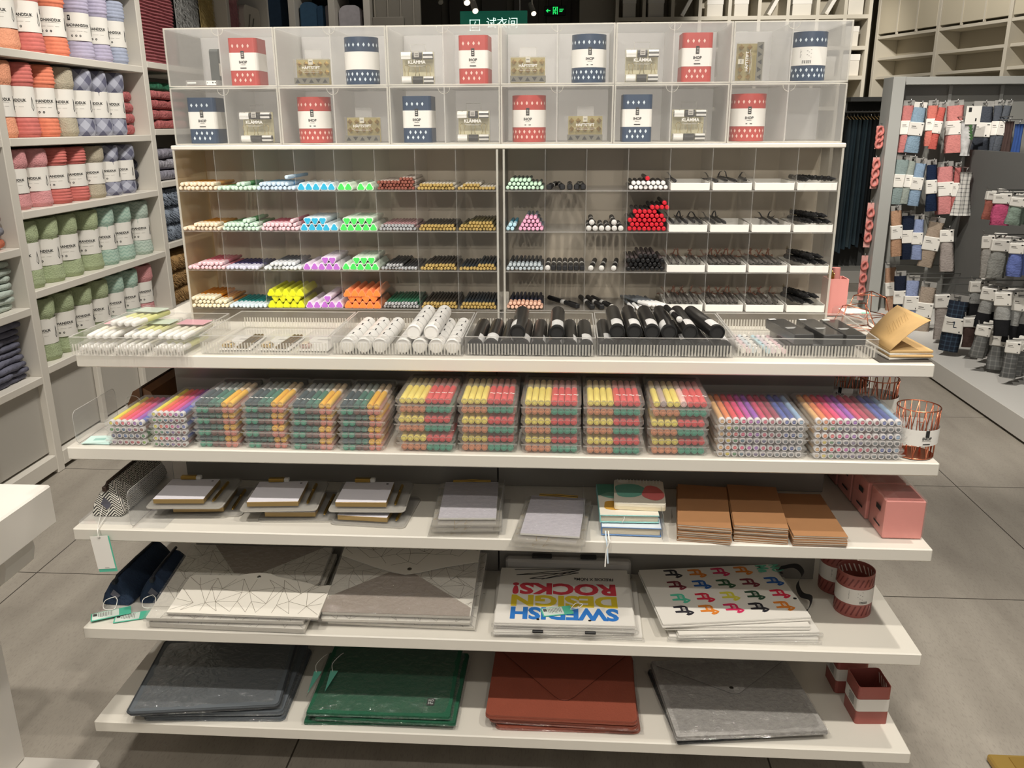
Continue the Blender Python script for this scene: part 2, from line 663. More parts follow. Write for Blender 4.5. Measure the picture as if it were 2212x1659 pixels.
for i, c in enumerate((2, 5, 7)):
    m = MB(); m.box(-0.02, 0.02, 0, 0.2, 0, 0.27, PAPER2, 0.002)
    m.box(-0.016, 0.016, -0.002, 0, 0.02, 0.25, PAPER)
    o = m.build('leaning_box', None, ((xs[c] + xs[c + 1]) / 2 - 0.04, 8.05, 2.632))
    o.rotation_euler = (0, R(28), 0)
    tag(o, 'thin white box leaning over in the %s cubby of the upper row' % ORD[c], 'box', 'leaning boxes in the back cubbyholes')

# pale column left of the cubbies
a, b = at_y(1252, 20, 8.3).x, at_y(1330, 20, 8.3).x
w = MB(); w.box(a, b, 8.3, 8.75, 0, 3.6, mat('#b3ad9f', 0.7)); struct('trim_1', w)
# dark panelled back zone with frames
w = MB()
for i in range(5):
    x0 = at_y(900 + i * 70, 20, 9.1).x
    w.box(x0, x0 + 0.30, 9.12, 9.19, 0, 3.5, mat('#77726a', 0.6), 0.004)
struct('trim_2', w)

# ---------------------------------------------------------------- open wardrobe bays at the back left
P0 = at_y(556, 30, 5.6)
t = thing('wardrobe_bay_unit', 'white open wardrobe bays with a dark inside at the back left', 'shelving', (0, 5.6, 0))
ux = [at_y(u, 30, 5.6).x for u in (558, 630, 716, 792)]
m = MB(); m.box(ux[0], ux[3], 0.55, 0.57, 0, 3.3, mat('#2a2c31', 0.8)); m.build('back_panel', t)
for x in ux:
    m = MB(); m.box(x - 0.028, x + 0.028, 0, 0.55, 0, 3.4, WHITE2, 0.002); m.build('upright', t)
for i, z in ((0, 2.2), (1, 2.2), (2, 2.2), (0, 2.95), (1, 2.68), (2, 2.62)):
    m = MB(); m.box(ux[i] + 0.03, ux[i + 1] - 0.03, 0.0, 0.54, z - 0.02, z + 0.02, WHITE2); m.build('shelf', t)
for i, z in ((0, 1.5), (1, 1.5), (2, 1.5), (0, 0.7), (1, .7), (2, .7)):
    m = MB(); m.box(ux[i] + 0.03, ux[i + 1] - 0.03, 0.0, 0.54, z - 0.02, z + 0.02, WHITE2); m.build('shelf', t)
for i, (u, wv, h, colr, nm, lab) in enumerate(((594, 0.20, 0.42, '#22374d', 'folded_blanket', 'dark navy folded textile standing in the back left wardrobe bay'),
                                               (660, 0.15, 0.30, '#3f617f', 'cushion', 'blue cushion slumped in the wardrobe bay, left one of two'),
                                               (688, 0.080, 0.27, '#31506d', 'cushion', 'darker blue cushion behind the slumped blue one in the wardrobe bay'),
                                               (702, 0.04, 0.27, '#b9b6c0', 'cushion', 'narrow pale grey cushion at the right of the blue cushions'),
                                               (751, 0.20, 0.27, '#c4c0c6', 'cushion', 'rounded pale lilac cushion alone in the third wardrobe bay'))):
    p = at_y(u, 40, 5.6)
    m = MB()
    q = rrect(wv, h, min(0.07, wv * .4), 6)
    m.prism(q, -0.05, 0.05, mat(colr, 0.9, noise=(30, .2)), T(0, 0, h / 2, R(90)))
    o = m.build(nm, None, (p.x, 5.75, 2.2215))
    mm = MB()
    mm.prism(rrect(wv * 0.9, h * 0.9, min(0.06, wv * .35), 6), -0.056, 0.056, mat(colr, 0.9, noise=(30, .2)), T(0, 0, h / 2, R(90))); mm.build('stuffing_panel', o)
    tag(o, lab, 'cushion' if nm == 'cushion' else 'blanket')
# slanted pale stair-like soffit boards right of the bays
a, b = at_y(792, 20, 5.62).x, at_y(905, 20, 5.62).x
m = MB(); m.box(a + 0.05, b, 5.7, 5.74, 0, 3.5, mat('#8d887e', 0.6))
for i in range(4):
    m.box(a + 0.05 + (b - a) * i / 4, a + 0.062 + (b - a) * i / 4, 5.68, 5.7, 0, 3.5, mat('#a7a196', 0.6))
struct('trim_3', m)
p = at_y(805, 60, 5.0)
q = at_y(872, 36, 5.0)
m = MB(); m.box(p.x, q.x, 5.0, 5.05, 0, q.z, mat('#8a857c', 0.6), 0.004)
tag(m.build('partition_board'), 'grey freestanding board behind the clear drawer boxes, left of the green sign', 'board')

# ---------------------------------------------------------------- green fitting-room sign, exit sign, spot lamps
p0, p1 = at_y(994, 22, 6.0), at_y(1139, 19, 6.0)
gz1 = 2.465
t = thing('fitting_room_sign', 'green hanging sign with white Chinese lettering and a hanger symbol', 'sign', ((p0.x + p1.x) / 2, 6.0, gz1 - 0.3))
wd_ = p1.x - p0.x
m = MB(); m.box(-wd_ / 2, wd_ / 2, -0.015, 0.015, 0, 0.3, mat('#1c7a62', 0.4, emit=0.22), 0.003); m.build('panel', t)
m = MB(); m.text('试衣间', 0.070, mat('#e8fff6', 0.5, emit=1.1), T(0.075, -0.0165, 0.165, R(90))); m.build('lettering', t)
WEM = mat('#e8fff6', 0.5, emit=1.1)
m = MB()
sx, sz, hs = -wd_ / 2 + 0.13, 0.185, 0.045
for a in ((-hs, hs, hs - .006, hs), (-hs, hs, -hs, -hs + .006), (-hs, -hs + .006, -hs, hs), (hs - .006, hs, -hs, hs)):
    m.box(sx + a[0], sx + a[1], -0.0175, -0.0155, sz + a[2], sz + a[3], WEM)
m.tube([(sx - .028, -.0165, sz - .02), (sx, -.0165, sz + .006), (sx + .028, -.0165, sz - .02), (sx - .028, -.0165, sz - .02)], .003, 5, WEM)
m.tube([(sx, -.0165, sz + .006), (sx, -.0165, sz + .018), (sx + .009, -.0165, sz + .025), (sx + .002, -.0165, sz + .032)], .003, 5, WEM)
m.build('hanger_symbol', t)
for x in (-0.19, 0.23):
    m = MB(); m.frustum((x, 0, 0.3), (x, 0, 3.6 - gz1 + 0.3), 0.006, n=6, m=STEEL); m.build('hanging_rod', t)

p0, p1 = at_y(1176, 13, 8.6), at_y(1222, 33, 8.6)
t = thing('exit_sign', 'small black emergency sign with a glowing green running figure', 'sign', ((p0.x + p1.x) / 2, 8.6, p1.z))
ew, eh = p1.x - p0.x, p0.z - p1.z
m = MB(); m.box(-ew / 2, ew / 2, 0, 0.04, 0, eh, mat('#0e1511', 0.5), 0.003); m.build('housing', t)
GEM = mat('#27e36a', 0.5, emit=1.3)
m = MB()
zc = eh * 0.5
m.tube([(-ew * .40, -.002, zc), (-ew * .22, -.002, zc)], .005, 5, GEM)
m.tube([(-ew * .33, -.002, zc + .016), (-ew * .41, -.002, zc), (-ew * .33, -.002, zc - .016)], .005, 5, GEM)
for a in ((-.1, .12, .33, .38), (-.1, -.07, -.4, .38), (.09, .12, -.4, .38)):
    m.box(ew * a[0], ew * a[1], -.004, 0, zc + eh * a[2], zc + eh * a[3], GEM)
m.frustum((ew * .03, -.004, zc + eh * .22), (ew * .03, 0, zc + eh * .22), .008, n=8, m=GEM)
m.tube([(ew * .02, -.002, zc + eh * .14), (-ew * .01, -.002, zc - eh * .1), (ew * .04, -.002, zc - eh * .22), (ew * .01, -.002, zc - eh * .36)], .005, 5, GEM)
m.tube([(-ew * .05, -.002, zc + eh * .02), (ew * .02, -.002, zc + eh * .12), (ew * .07, -.002, zc + eh * .02)], .004, 5, GEM)
m.tube([(-ew * .01, -.002, zc - eh * .1), (-ew * .06, -.002, zc - eh * .26)], .004, 5, GEM)
for k in range(3):
    m.box(ew * .2, ew * (.40 - .03 * k), -.003, 0, zc + .012 - .012 * k, zc + .017 - .012 * k, GEM)
m.build('running_figure', t)
for x in (-ew * 0.3, ew * 0.3):
    m = MB(); m.frustum((x, 0.02, eh), (x, 0.02, 3.6 - p1.z), 0.005, n=6, m=DARK); m.build('hanging_rod', t)

LAMP = mat('#fff3dc', 0.4, emit=2.5)
for u, v, y, lab in ((1153, 27, 6.6, 'white spot lamp aimed our way between the green sign and the exit sign'),
                     (1009, 3, 5.0, 'white spot lamp above the left end of the green sign'),
                     (1027, 21, 5.4, 'white spot lamp just over the hanger symbol of the green sign'),
                     (952, 3, 7.0, 'small unlit spot lamp high left of the green sign')):
    p = at_y(u, v, y)
    t = thing('track_spot', lab, 'lamp', p)
    m = MB(); m.frustum((0, -0.005, -0.01), (-0.035, 0.10, 0.085), 0.026, 0.024, 16, WHITE2); m.build('lamp_body', t)
    lit = v > 10 or u > 1000
    m = MB(); m.frustum((0.0008, -0.0085, -0.0125), (0, -0.0055, -0.0100), 0.022, n=14, m=LAMP if lit else PAPER2); m.build('lens', t)
    m = MB(); m.frustum((-0.02, 0.06, 0.05), (-0.02, 0.06, 3.6 - p.z), 0.008, n=6, m=WHITE2); m.build('stem', t)
# ================================================================ LEFT TOWEL SHELVING
LX = -2.128
t = thing('towel_shelving', 'tall white shelving of rolled towels along the left wall', 'shelving', (LX, 0, 0))
UPY = (0.07, 1.362, 2.66, 3.96)
m = MB(); m.box(-0.47, -0.455, 0.07, 3.96, 0.1, 3.2, mat('#5f5b55', 0.7, name='grey_back_board')); m.build('back_panel', t)
for y in UPY:
    m = MB(); m.box(-0.45, 0, y - 0.026, y + 0.026, 0, 3.2, WHITE2, 0.003); m.build('upright', t)
for a, b, zs in ((UPY[0], UPY[1], (0.457, 0.765, 1.02, 1.46, 1.815)), (UPY[1], UPY[2], (0.487, 0.825, 1.165, 1.462, 1.815, 2.2)),
                 (UPY[2], UPY[3], (0.487, 0.86, 1.205, 1.492, 1.845))):
    for z in zs:
        m = MB(); m.box(-0.45, 0.0, a + 0.028, b - 0.028, z - 0.034, z, WHITE2, 0.003); m.build('shelf', t)
m = MB(); m.box(-0.05, -0.03, 0.07, 3.96, 0.1, 0.45, GREY_PANEL); m.build('base_panel', t)
for y in (0.5, 0.93, 1.79, 2.22, 3.1, 3.5):
    m = MB(); m.box(-0.029, -0.005, y - 0.017, y + 0.017, 0.09, 0.45, WHITE2, 0.002); m.build('base_divider', t)
for i in range(3):
    m = MB(); m.box(-0.40, 0.0, UPY[i] + 0.028, UPY[i + 1] - 0.028, 0.02, 0.088, WHITE2, 0.003); m.build('base_rail', t)


def pattern_mat(kind, ca, cb):
    key = (kind, ca, cb)
    if key in _M:
        return _M[key]
    m, nt, b, N, L = new_mat('towel_' + kind)
    tc = N.new('ShaderNodeTexCoord')
    sep = N.new('ShaderNodeSeparateXYZ')
    L.new(tc.outputs['Object'], sep.inputs[0])
    at = N.new('ShaderNodeMath'); at.operation = 'ARCTAN2'
    L.new(sep.outputs['Y'], at.inputs[0]); L.new(sep.outputs['X'], at.inputs[1])

    def mth(op, a, c=None, v=None):
        n = N.new('ShaderNodeMath'); n.operation = op
        L.new(a, n.inputs[0])
        if c is not None:
            L.new(c, n.inputs[1])
        elif v is not None:
            n.inputs[1].default_value = v
        return n.outputs[0]
    th = mth('MULTIPLY', at.outputs[0], v=0.075)
    if kind == 'check':
        u = mth('ADD', th, sep.outputs['Z'])
        w = mth('SUBTRACT', th, sep.outputs['Z'])
        k = 1 / 0.052
        fu = mth('FLOOR', mth('MULTIPLY', u, v=k))
        fw = mth('FLOOR', mth('MULTIPLY', w, v=k))
        s = mth('ADD', mth('ABSOLUTE', mth('MODULO', fu, v=2.0)), mth('ABSOLUTE', mth('MODULO', fw, v=2.0)))
        fac = mth('MULTIPLY', s, v=0.5)
    else:                                   # zigzag
        p = mth('ABSOLUTE', mth('SUBTRACT', mth('FRACT', mth('MULTIPLY', th, v=1 / 0.03)), v=0.5))
        z = mth('ADD', mth('MULTIPLY', sep.outputs['Z'], v=1 / 0.02), mth('MULTIPLY', p, v=1.1))
        fac = mth('GREATER_THAN', mth('FRACT', z), v=0.62)
    mx = N.new('ShaderNodeMix'); mx.data_type = 'RGBA'
    mx.inputs['A'].default_value = C(ca); mx.inputs['B'].default_value = C(cb)
    L.new(fac, mx.inputs['Factor'])
    L.new(mx.outputs['Result'], b.inputs['Base Color'])
    b.inputs['Roughness'].default_value = 0.95
    b.inputs['Specular IOR Level'].default_value = 0.1
    _M[key] = m
    return m


def soft_lathe(mb, prof, n, m, seed, amt=0.03):
    rnd = random.Random(seed)
    ph = [rnd.uniform(0, 6.28) for _ in range(4)]
    k = len(prof)
    vs = []
    for j, (r, z) in enumerate(prof):
        for i in range(n):
            a = 2 * PI * i / n
            g = 1 + amt * (math.sin(2 * a + ph[0] + z * 9) + 0.7 * math.sin(3 * a + ph[1] - z * 14) + 0.6 * math.sin(5 * a + ph[2] + z * 40))
            dz = 0.12 * r * amt * 10 * math.sin(2 * a + ph[3]) * (1 if z > 0.15 else 0) * 0.3
            vs.append((r * g * math.cos(a), r * g * math.sin(a), z + dz))
    fs = [(j * n + i, j * n + (i + 1) % n, (j + 1) * n + (i + 1) % n, (j + 1) * n + i) for j in range(k - 1) for i in range(n)]
    fs.append(tuple(range(n))[::-1])
    fs.append(tuple((k - 1) * n + i for i in range(n)))
    mb.add(vs, fs, m, None, True)


def towel_builder(kind, ca, cb=None, seed=0):
    def b():
        if kind in ('check', 'zigzag'):
            m_ = pattern_mat(kind, ca, cb)
        else:
            m_ = mat(ca, 0.95, noise=(60, 0.16), spec=0.1, bump=(140, 0.5) if kind == 'plush' else None)
        mb = MB()
        prof = []

        def rr(z):
            if z < 0.02:
                r = 0.070 + 0.011 * (z / 0.02)
            elif z < 0.085:
                r = 0.081 - 0.006 * ((z - 0.02) / 0.065)
            elif z < 0.212:
                r = 0.0715
            elif z < 0.232:
                r = 0.0715 + 0.0095 * ((z - 0.212) / 0.02)
            elif z < 0.298:
                r = 0.0815
            else:
                r = 0.0815 - 0.009 * ((z - 0.298) / 0.014) ** 2
            return r
        zs = [0.0, 0.006, 0.014, 0.02]
        st = 0.0055 if kind == 'rib' else 0.013
        z = 0.026
        while z < 0.30:
            zs.append(z); z += st
        zs += [0.300, 0.306, 0.312]
        for i, z in enumerate(zs):
            r = rr(z)
            if kind == 'rib' and not (0.083 < z < 0.214):
                r += 0.0030 * math.sin(z / 0.0165 * 2 * PI)
            prof.append((r, z))
        prof += [(0.052, 0.306), (0.045, 0.295), (0.036, 0.303), (0.026, 0.290), (0.014, 0.299), (0.004, 0.288)]
        soft_lathe(mb, prof, 26, m_, seed, 0.022 if kind == 'rib' else 0.032)
        o = mb.build('rolled_towel')
        bd = MB()
        n = 30
        rb = 0.0765
        vs = [(rb * math.cos(2 * PI * i / n), rb * math.sin(2 * PI * i / n), z) for z in (0.086, 0.213) for i in range(n)]
        bd.add(vs, [(i, (i + 1) % n, n + (i + 1) % n, n + i) for i in range(n)], PAPER, None, True)
        rt = rb + 0.0006
        bd.text('BADHANDDUK', 0.0125, INK, T(0, 0, 0.150), wrap=rt, bold=0.03)
        for k, (x0, x1, z, zz) in enumerate(((-0.05, 0.05, 0.1445, 0.1455), (-0.045, -0.02, .128, .1288), (-.012, .016, .128, .1288), (.024, .046, .128, .1288))):
            q = [(x, zq) for x in [x0 + (x1 - x0) * i / 6 for i in range(7)] for zq in (z, zz)]
            bd.add([(rt * math.sin(x / rt), -rt * math.cos(x / rt), zq) for x, zq in q], [(2 * i, 2 * i + 2, 2 * i + 3, 2 * i + 1) for i in range(6)], INKGREY)

        def patch(x0, x1, z0, z1, mm):
            bd.add([(rt * math.sin(x / rt), -rt * math.cos(x / rt), z) for x, z in ((x0, z0), (x1, z0), (x1, z1), (x0, z1))], [(0, 1, 2, 3)], mm)
        patch(-0.050, -0.037, 0.177, 0.201, INK)
        patch(-0.0475, -0.0395, 0.1915, 0.194, PAPER); patch(-0.0475, -0.0395, 0.185, 0.187, PAPER); patch(-0.0447, -0.0422, 0.187, 0.1915, PAPER)
        for x in (-0.038, -0.018, 0.002):
            pts = [(x + 0.0052 * math.cos(a * PI / 4), 0.108 + 0.0052 * math.sin(a * PI / 4)) for a in range(8)]
            bd.add([(rt * math.sin(px / rt), -rt * math.cos(px / rt), pz) for px, pz in pts], [tuple(range(8))], INK)
            patch(x - .002, x + .002, .1065, .1092, PAPER)
        tri = [(0.086, 0.125), (0.094, 0.17), (0.102, 0.125), (0.094, 0.112), (0.086, 0.125)]
        bd.tube([(rt * math.sin(x / rt), -rt * math.cos(x / rt), z) for x, z in tri], 0.0007, 4, INK)
        bd.tube([(rt * math.sin(x / rt), -rt * math.cos(x / rt), z) for x, z in ((0.094, 0.17), (0.094, 0.112))], 0.0005, 4, INK)
        bd.build('paper_band', o)
        return tag(o, None, 'towel')
    return b


CORAL = ('rib', '#d27a73', None); ORANGE = ('rib', '#e68a6e', None); PEACH = ('plush', '#f0a888', None); LAV = ('rib', '#b9b3cb', None)
BLUEGR = ('rib', '#a9b1c6', None); BEIGE = ('plush', '#b9b09c', None); CHECK = ('check', '#6a6b80', '#b9bccb'); PINKP = ('plush', '#d99a9c', None)
GREEN = ('plush', '#aebb96', None); MINT = ('zigzag', '#b5cdbf', '#9dbcae'); MINTP = ('zigzag', '#c0cfc4', '#a8bcb0')
CN = {CORAL: 'coral ribbed', ORANGE: 'orange ribbed', PEACH: 'peach plush', LAV: 'lavender ribbed', BLUEGR: 'blue-grey ribbed', BEIGE: 'beige plush',
      CHECK: 'grey diamond-check', PINKP: 'pink plush', GREEN: 'green plush', MINT: 'mint zigzag', MINTP: 'pale mint zigzag'}
ROWS = [
    (1.815, 'topmost visible towel shelf', [(5, PEACH), (58, CORAL), (112, ORANGE), (167, LAV), (207, LAV), (243, BLUEGR)], 70),
    (1.462, 'second towel shelf', [(-8, PEACH), (28, PEACH), (82, CORAL), (127, ORANGE), (172, BEIGE), (208, CHECK), (236, CHECK), (262, CHECK)], 230),
    (1.165, 'third towel shelf', [(24, PINKP), (60, PINKP), (106, CORAL), (158, CORAL), (207, BEIGE), (247, CHECK), (281, CHECK)], 380),
    (0.825, 'fourth towel shelf', [(52, GREEN), (92, GREEN), (140, GREEN), (190, GREEN), (222, MINT), (264, MINT), (305, MINTP)], 540),
    (0.487, 'lowest towel shelf', [(88, GREEN), (120, GREEN), (160, GREEN), (198, GREEN), (240, MINT), (278, MINT), (305, PINKP)], 690),
]
for ri, (z, rn, lst, vm) in enumerate(ROWS):
    prev = -9
    cnt = {}
    tot = {}
    for u, k in lst:
        tot[k] = tot.get(k, 0) + 1
    for j, (u, k) in enumerate(lst):
        y = max(at_x(u, vm, LX - 0.085).y, prev + 0.1565)
        if u > 0 and y < 1.475:
            y = max(1.475, prev + 0.1565)
        y = min(y, {1.462: 2.415, 1.165: 2.43}.get(z, 2.545) - (len(lst) - 1 - j) * 0.1565)
        prev = y
        cnt[k] = cnt.get(k, 0) + 1
        lab = 'rolled %s towel in white band, %s' % (CN[k], rn)
        if tot[k] > 1:
            lab += ', %s %s from left' % (ORD[cnt[k] - 1], CN[k].split()[0])
        if u < 0:
            continue
        make(('towel', k, (j + ri) % 2), towel_builder(k[0], k[1], k[2], j + ri), (LX - 0.095, y, z + 0.0005),
             R(30 + random.uniform(-16, 16)), lab, 'rolled towels on the left shelving', (0.90, 0.90, {1.165: 0.80, 0.825: 0.93, 0.487: 0.91}.get(z, 0.985)))

# folded towels in the nearest bay, at the picture's left edge
def folded(w, d, h, m_, seed=0, name='folded_towel', amp=0.006, band=None):
    """a folded towel: rounded fold at the +x front edge, soft top"""
    rnd = random.Random(seed)
    mb = MB()
    nx, n = 12, 10
    secs = []
    for i in range(nx + 1):
        y = -w / 2 + w * i / nx
        e = rnd.uniform(-amp, amp)
        hh = h * (1 - rnd.uniform(0.0, 0.14))
        edge = 0.75 if i in (0, nx) else 1.0
        sec = []
        for j in range(n + 1):
            a = -PI / 2 + PI * j / n
            sec.append((e + (hh / 2) * 0.9 * math.cos(a) * edge, y, h / 2 + hh / 2 * math.sin(a) * edge))
        sec.append((-d, y, h / 2 + hh / 2 * edge))
        sec.append((-d, y, h / 2 - hh / 2 * edge))
        secs.append(sec)
    k = n + 3
    vs = [p for s_ in secs for p in s_]
    fs = [(i * k + j, (i + 1) * k + j, (i + 1) * k + (j + 1) % k, i * k + (j + 1) % k) for i in range(nx) for j in range(k)]
    fs.append(tuple(range(k))); fs.append(tuple(nx * k + j for j in range(k))[::-1])
    mb.add(vs, fs, m_, None, True)
    return mb.build(name)


TW = lambda c: mat(c, 0.95, noise=(45, 0.15), spec=0.1, bump=(120, 0.5))
st = [(1.02, 0.050, (('#8d8794', 'mauve grey'), ('#b59a94', 'dusty beige'), ('#8f8f98', 'slate grey'), ('#d07b62', 'salmon')), 4, 'lowest'),
      (0.765, 0.0295, (('#c3cfc6', 'pale mint'),) * 7, 6, ''), (0.457, 0.0285, (('check', 'grey check'),) * 9, 9, '')]
for z0, h, cols_, n, _ in st:
    cols_ = list(cols_)
    for i in range(len(cols_)):
        c, nm = cols_[len(cols_) - 1 - i] if z0 > 1 else cols_[i]
        mm = TW(c) if c != 'check' else mat('#6f7080', 0.95, noise=(16, 0.55), spec=0.1, bump=(90, .5))
        o = folded(0.40, 0.33, h * 0.97, mm, i + int(z0 * 100))
        o.location = (LX - 0.05 + random.uniform(-0.012, 0.008), 1.10 + random.uniform(-0.01, 0.01), z0 + 0.001 + i * h)
        tag(o, 'folded %s towel, %s from bottom of its stack at the picture left edge' % (nm, ORD[i]), 'towel', 'folded towels in the near left bay')

# bay three: bath mats, rugs and braided mats
def braid_mat(c):
    return mat(c, 0.95, noise=(55, 0.6), spec=0.1, bump=(60, 1.0))


def shag(w, d, h, c, seed, name, tuft=0.022, dens=900):
    """long-pile rug folded in a stack: a soft body with tufts of pile on its front and top"""
    o = folded(w, d, h, mat(c, 1.0, noise=(30, 0.35), spec=0.05), seed, name, 0.012)
    rnd = random.Random(seed + 50)
    mb = MB()
    mm = mat(c, 1.0, noise=(50, 0.4), spec=0.05)
    for _ in range(dens):
        y = rnd.uniform(-w / 2, w / 2)
        a = rnd.uniform(-0.9, 1.45)
        p = Vector((h / 2 * 0.85 * math.cos(a), y, h / 2 + h / 2 * math.sin(a)))
        q = p + Vector((math.cos(a) * tuft * rnd.uniform(.5, 1), rnd.uniform(-.6, .6) * tuft, math.sin(a) * tuft * 0.1 - tuft * rnd.uniform(.3, .9)))
        q.z = min(max(q.z, 0.002), h * 0.985)
        s_ = Vector((rnd.uniform(-.3, .3), 1, rnd.uniform(-.4, .4))).normalized() * 0.004
        mb.add([p - s_, p + s_, q], [(0, 1, 2)], mm)
    pl = mb.build('pile', o)
    pl['kind'] = 'stuff'
    return o


y3 = 2.955
lay = [
    (1.492, [('#b06868', .05, 'dusty pink chenille', 0), ('#b06868', .055, 'dusty pink chenille', 0), ('#ad6464', .055, 'dusty pink chenille', 0), ('#b36c6c', .05, 'dusty pink chenille', 0), ('#3f7a5f', .05, 'green chenille', .12)]),
    (1.205, [('#8d8b96', .06, 'grey and white braided', 0), ('#a09ea6', .06, 'grey and white braided', 0), ('#8d8b96', .06, 'grey and white braided', 0)]),
]
for z0, L_ in lay:
    z = z0 + 0.001
    for i, (c, h, nm, off) in enumerate(L_):
        o = folded(0.50, 0.36, h * 0.96, braid_mat(c), 80 + i + int(z0 * 10), 'folded_bath_mat', 0.012)
        o.location = (LX - 0.055 - off * 0.3, y3 + off, z)
        tag(o, 'folded %s bath mat, %s from bottom of its stack beyond the towels' % (nm, ORD[i]), 'mat', 'bath mats in the far left bay')
        z += h
for i in range(4):
    o = folded(0.11, 0.3, .055, braid_mat('#b06868'), 170 + i, 'folded_bath_mat', 0.008)
    o.location = (LX - 0.10, 2.565, 1.4635 + i * 0.0565)
    tag(o, 'dusty pink chenille mat squeezed beside the upright, %s from bottom, right of the check towels' % ORD[i], 'mat', 'pink mats beside the upright')
for i in range(3):
    o = folded(0.09, 0.3, .055, braid_mat('#4a4a52'), 190 + i, 'folded_bath_mat', 0.008)
    o.location = (LX - 0.12, 2.578, 1.1665 + i * 0.0565)
    tag(o, 'dark charcoal braided bath mat, %s from bottom, right of the check towels' % ORD[i], 'mat', 'dark braided mats')
for z0, c, n, nm in ((0.86, '#8e98a6', 3, 'blue-grey'), (0.487, '#a8875c', 3, 'tan')):
    for i in range(n):
        o = shag(0.5, 0.36, 0.095, c, 20 + i + int(z0 * 100), 'folded_rug')
        o.location = (LX - 0.06, y3, z0 + 0.001 + i * 0.099)
        tag(o, '%s long-pile rug folded, %s from bottom of its stack' % (nm, ORD[i]), 'rug', 'long-pile rugs in the far left bay')

# mats and rugs standing upright on the top shelf
def hung(ya, yb, z0, z1, c, name, lab, cat, shaggy, rows=True, x=LX - 0.08, seed=1):
    mb = MB()
    w, h = yb - ya, z1 - z0
    n = 34 if rows else 4
    vs = []
    rnd = random.Random(seed)
    k = 13
    for i in range(n * 2 + 1):
        for j in range(k):
            zz = h * i / (n * 2)
            vs.append((0.010 * (i % 2 if rows else 0) + 0.004 * math.sin(j * 1.3 + i * .3) - 0.16 * zz * 0.1, w * j / (k - 1), zz))
    fs = [(i * k + j, i * k + j + 1, (i + 1) * k + j + 1, (i + 1) * k + j) for i in range(n * 2) for j in range(k - 1)]
    mm = mat(c, 0.95, noise=(40, 0.35), spec=0.08, bump=(90, .6))
    mb.add(vs, fs, mm, None, False)
    mb.box(-0.07, -0.03, 0, w, 0, h, mm)
    o = mb.build(name, None, (x, ya, z0))
    if shaggy:
        t2 = MB()
        for _ in range(1500):
            y, zz = rnd.uniform(0.016, w - 0.016), rnd.uniform(0.036, h)
            p = Vector((0.002, y, zz)); q = p + Vector((rnd.uniform(.004, .016), rnd.uniform(-.014, .014), -rnd.uniform(.012, .03)))
            s_ = Vector((0, rnd.uniform(.5, 1), rnd.uniform(-.6, .6))).normalized() * 0.0035
            t2.add([p - s_, p + s_, q], [(0, 1, 2)], mm)
        pl = t2.build('pile', o); pl['kind'] = 'stuff'
    return tag(o, lab, cat)


hung(2.72, 3.26, 1.847, 2.45, '#a06065', 'chenille_bath_mat', 'dusty pink chenille mat standing on the top shelf, left of the grey rug', 'mat', False)
hung(3.30, 3.66, 1.847, 2.45, '#9a9a98', 'shag_rug', 'silver grey shaggy rug standing right of the pink chenille mat', 'rug', True, False, seed=3)
hung(3.67, 3.92, 1.847, 2.45, '#d3bd84', 'shag_rug', 'pale yellow fluffy rug standing between grey and pink ones', 'rug', True, False, seed=4)
hung(4.0, 4.38, 1.847, 2.45, '#d49aa2', 'shag_rug', 'pink fluffy rug standing right of the pale yellow one', 'rug', True, False, seed=5)
m = MB(); m.box(-0.40, 0, 3.99, 4.75, 1.80, 1.845, WHITE2, .003); m.box(-0.40, -0.38, 3.99, 4.75, 0.0, 2.6, PALE_PANEL)
m.box(-0.40, 0, 4.75, 4.79, 0, 3.0, WHITE2)
tag(m.build('shelf_bay', None, (LX, 0, 0)), 'white shelf bay end holding the pink fluffy rug, far left', 'shelving')
m = MB()
m.prism(rrect(0.34, 0.5, 0.05, 5), -0.02, 0.02, mat('#dcd6cb', .8), T(0, 0, 0.25, R(90), 0, R(90)))
o = m.build('bath_mat', None, (LX - 0.07, 4.56, 1.8465))
m = MB(); m.tube([(0.024, 0.02, 0.42), (0.026, -0.04, 0.33), (0.026, -0.09, 0.28), (0.026, -0.10, 0.35), (0.026, -0.06, 0.44)], 0.003, 5, INKGREY); m.build('cord_loop', o)
tag(o, 'plain off-white mat with a loop of cord, right of the pink fluffy rug', 'mat')
# ================================================================ SOCK RACK AND TROUSERS ON THE RIGHT
RACKG = mat('#b4b5b1', 0.5, name='grey_rack_metal')
RACKD = mat('#5a5a58', 0.7, name='dark_rack_board')
t = thing('sock_rack', 'grey display rack on a white plinth hung with packs of socks', 'rack', (2.396, 0, 0))
pp = at_y(1917, 300, 4.5)
px0 = pp.x - 2.396
m = MB(); m.box(0, 0.75, 0.9, 4.75, 0.012, 0.126, mat('#dedcd7', 0.4), 0.003); m.build('plinth', t)
m = MB(); m.box(px0 - 0.04, px0 + 0.045, 4.40, 4.60, 0.127, 1.815, RACKG, 0.003); m.build('post', t)
m = MB(); m.box(px0 + 0.046, 1.9, 4.56, 4.60, 0.127, 1.76, mat('#94948f', 0.6)); m.build('back_panel', t)
m = MB(); m.box(px0 + 0.046, 1.9, 4.44, 4.60, 1.761, 1.815, RACKG, 0.003); m.build('top_beam', t)
m = MB(); m.box(0.60, 0.64, 0.9, 4.43, 0.127, 1.32, RACKD); m.build('side_panel', t)
for x in (px0 + 0.42, px0 + 0.78):
    m = MB(); m.box(x - 0.012, x + 0.012, 4.545, 4.56, 0.2, 1.76, RACKG); m.build('slot_strip', t)
HOOKM = mat('#a9a9a8', 0.35, 0.9, name='hook_wire')


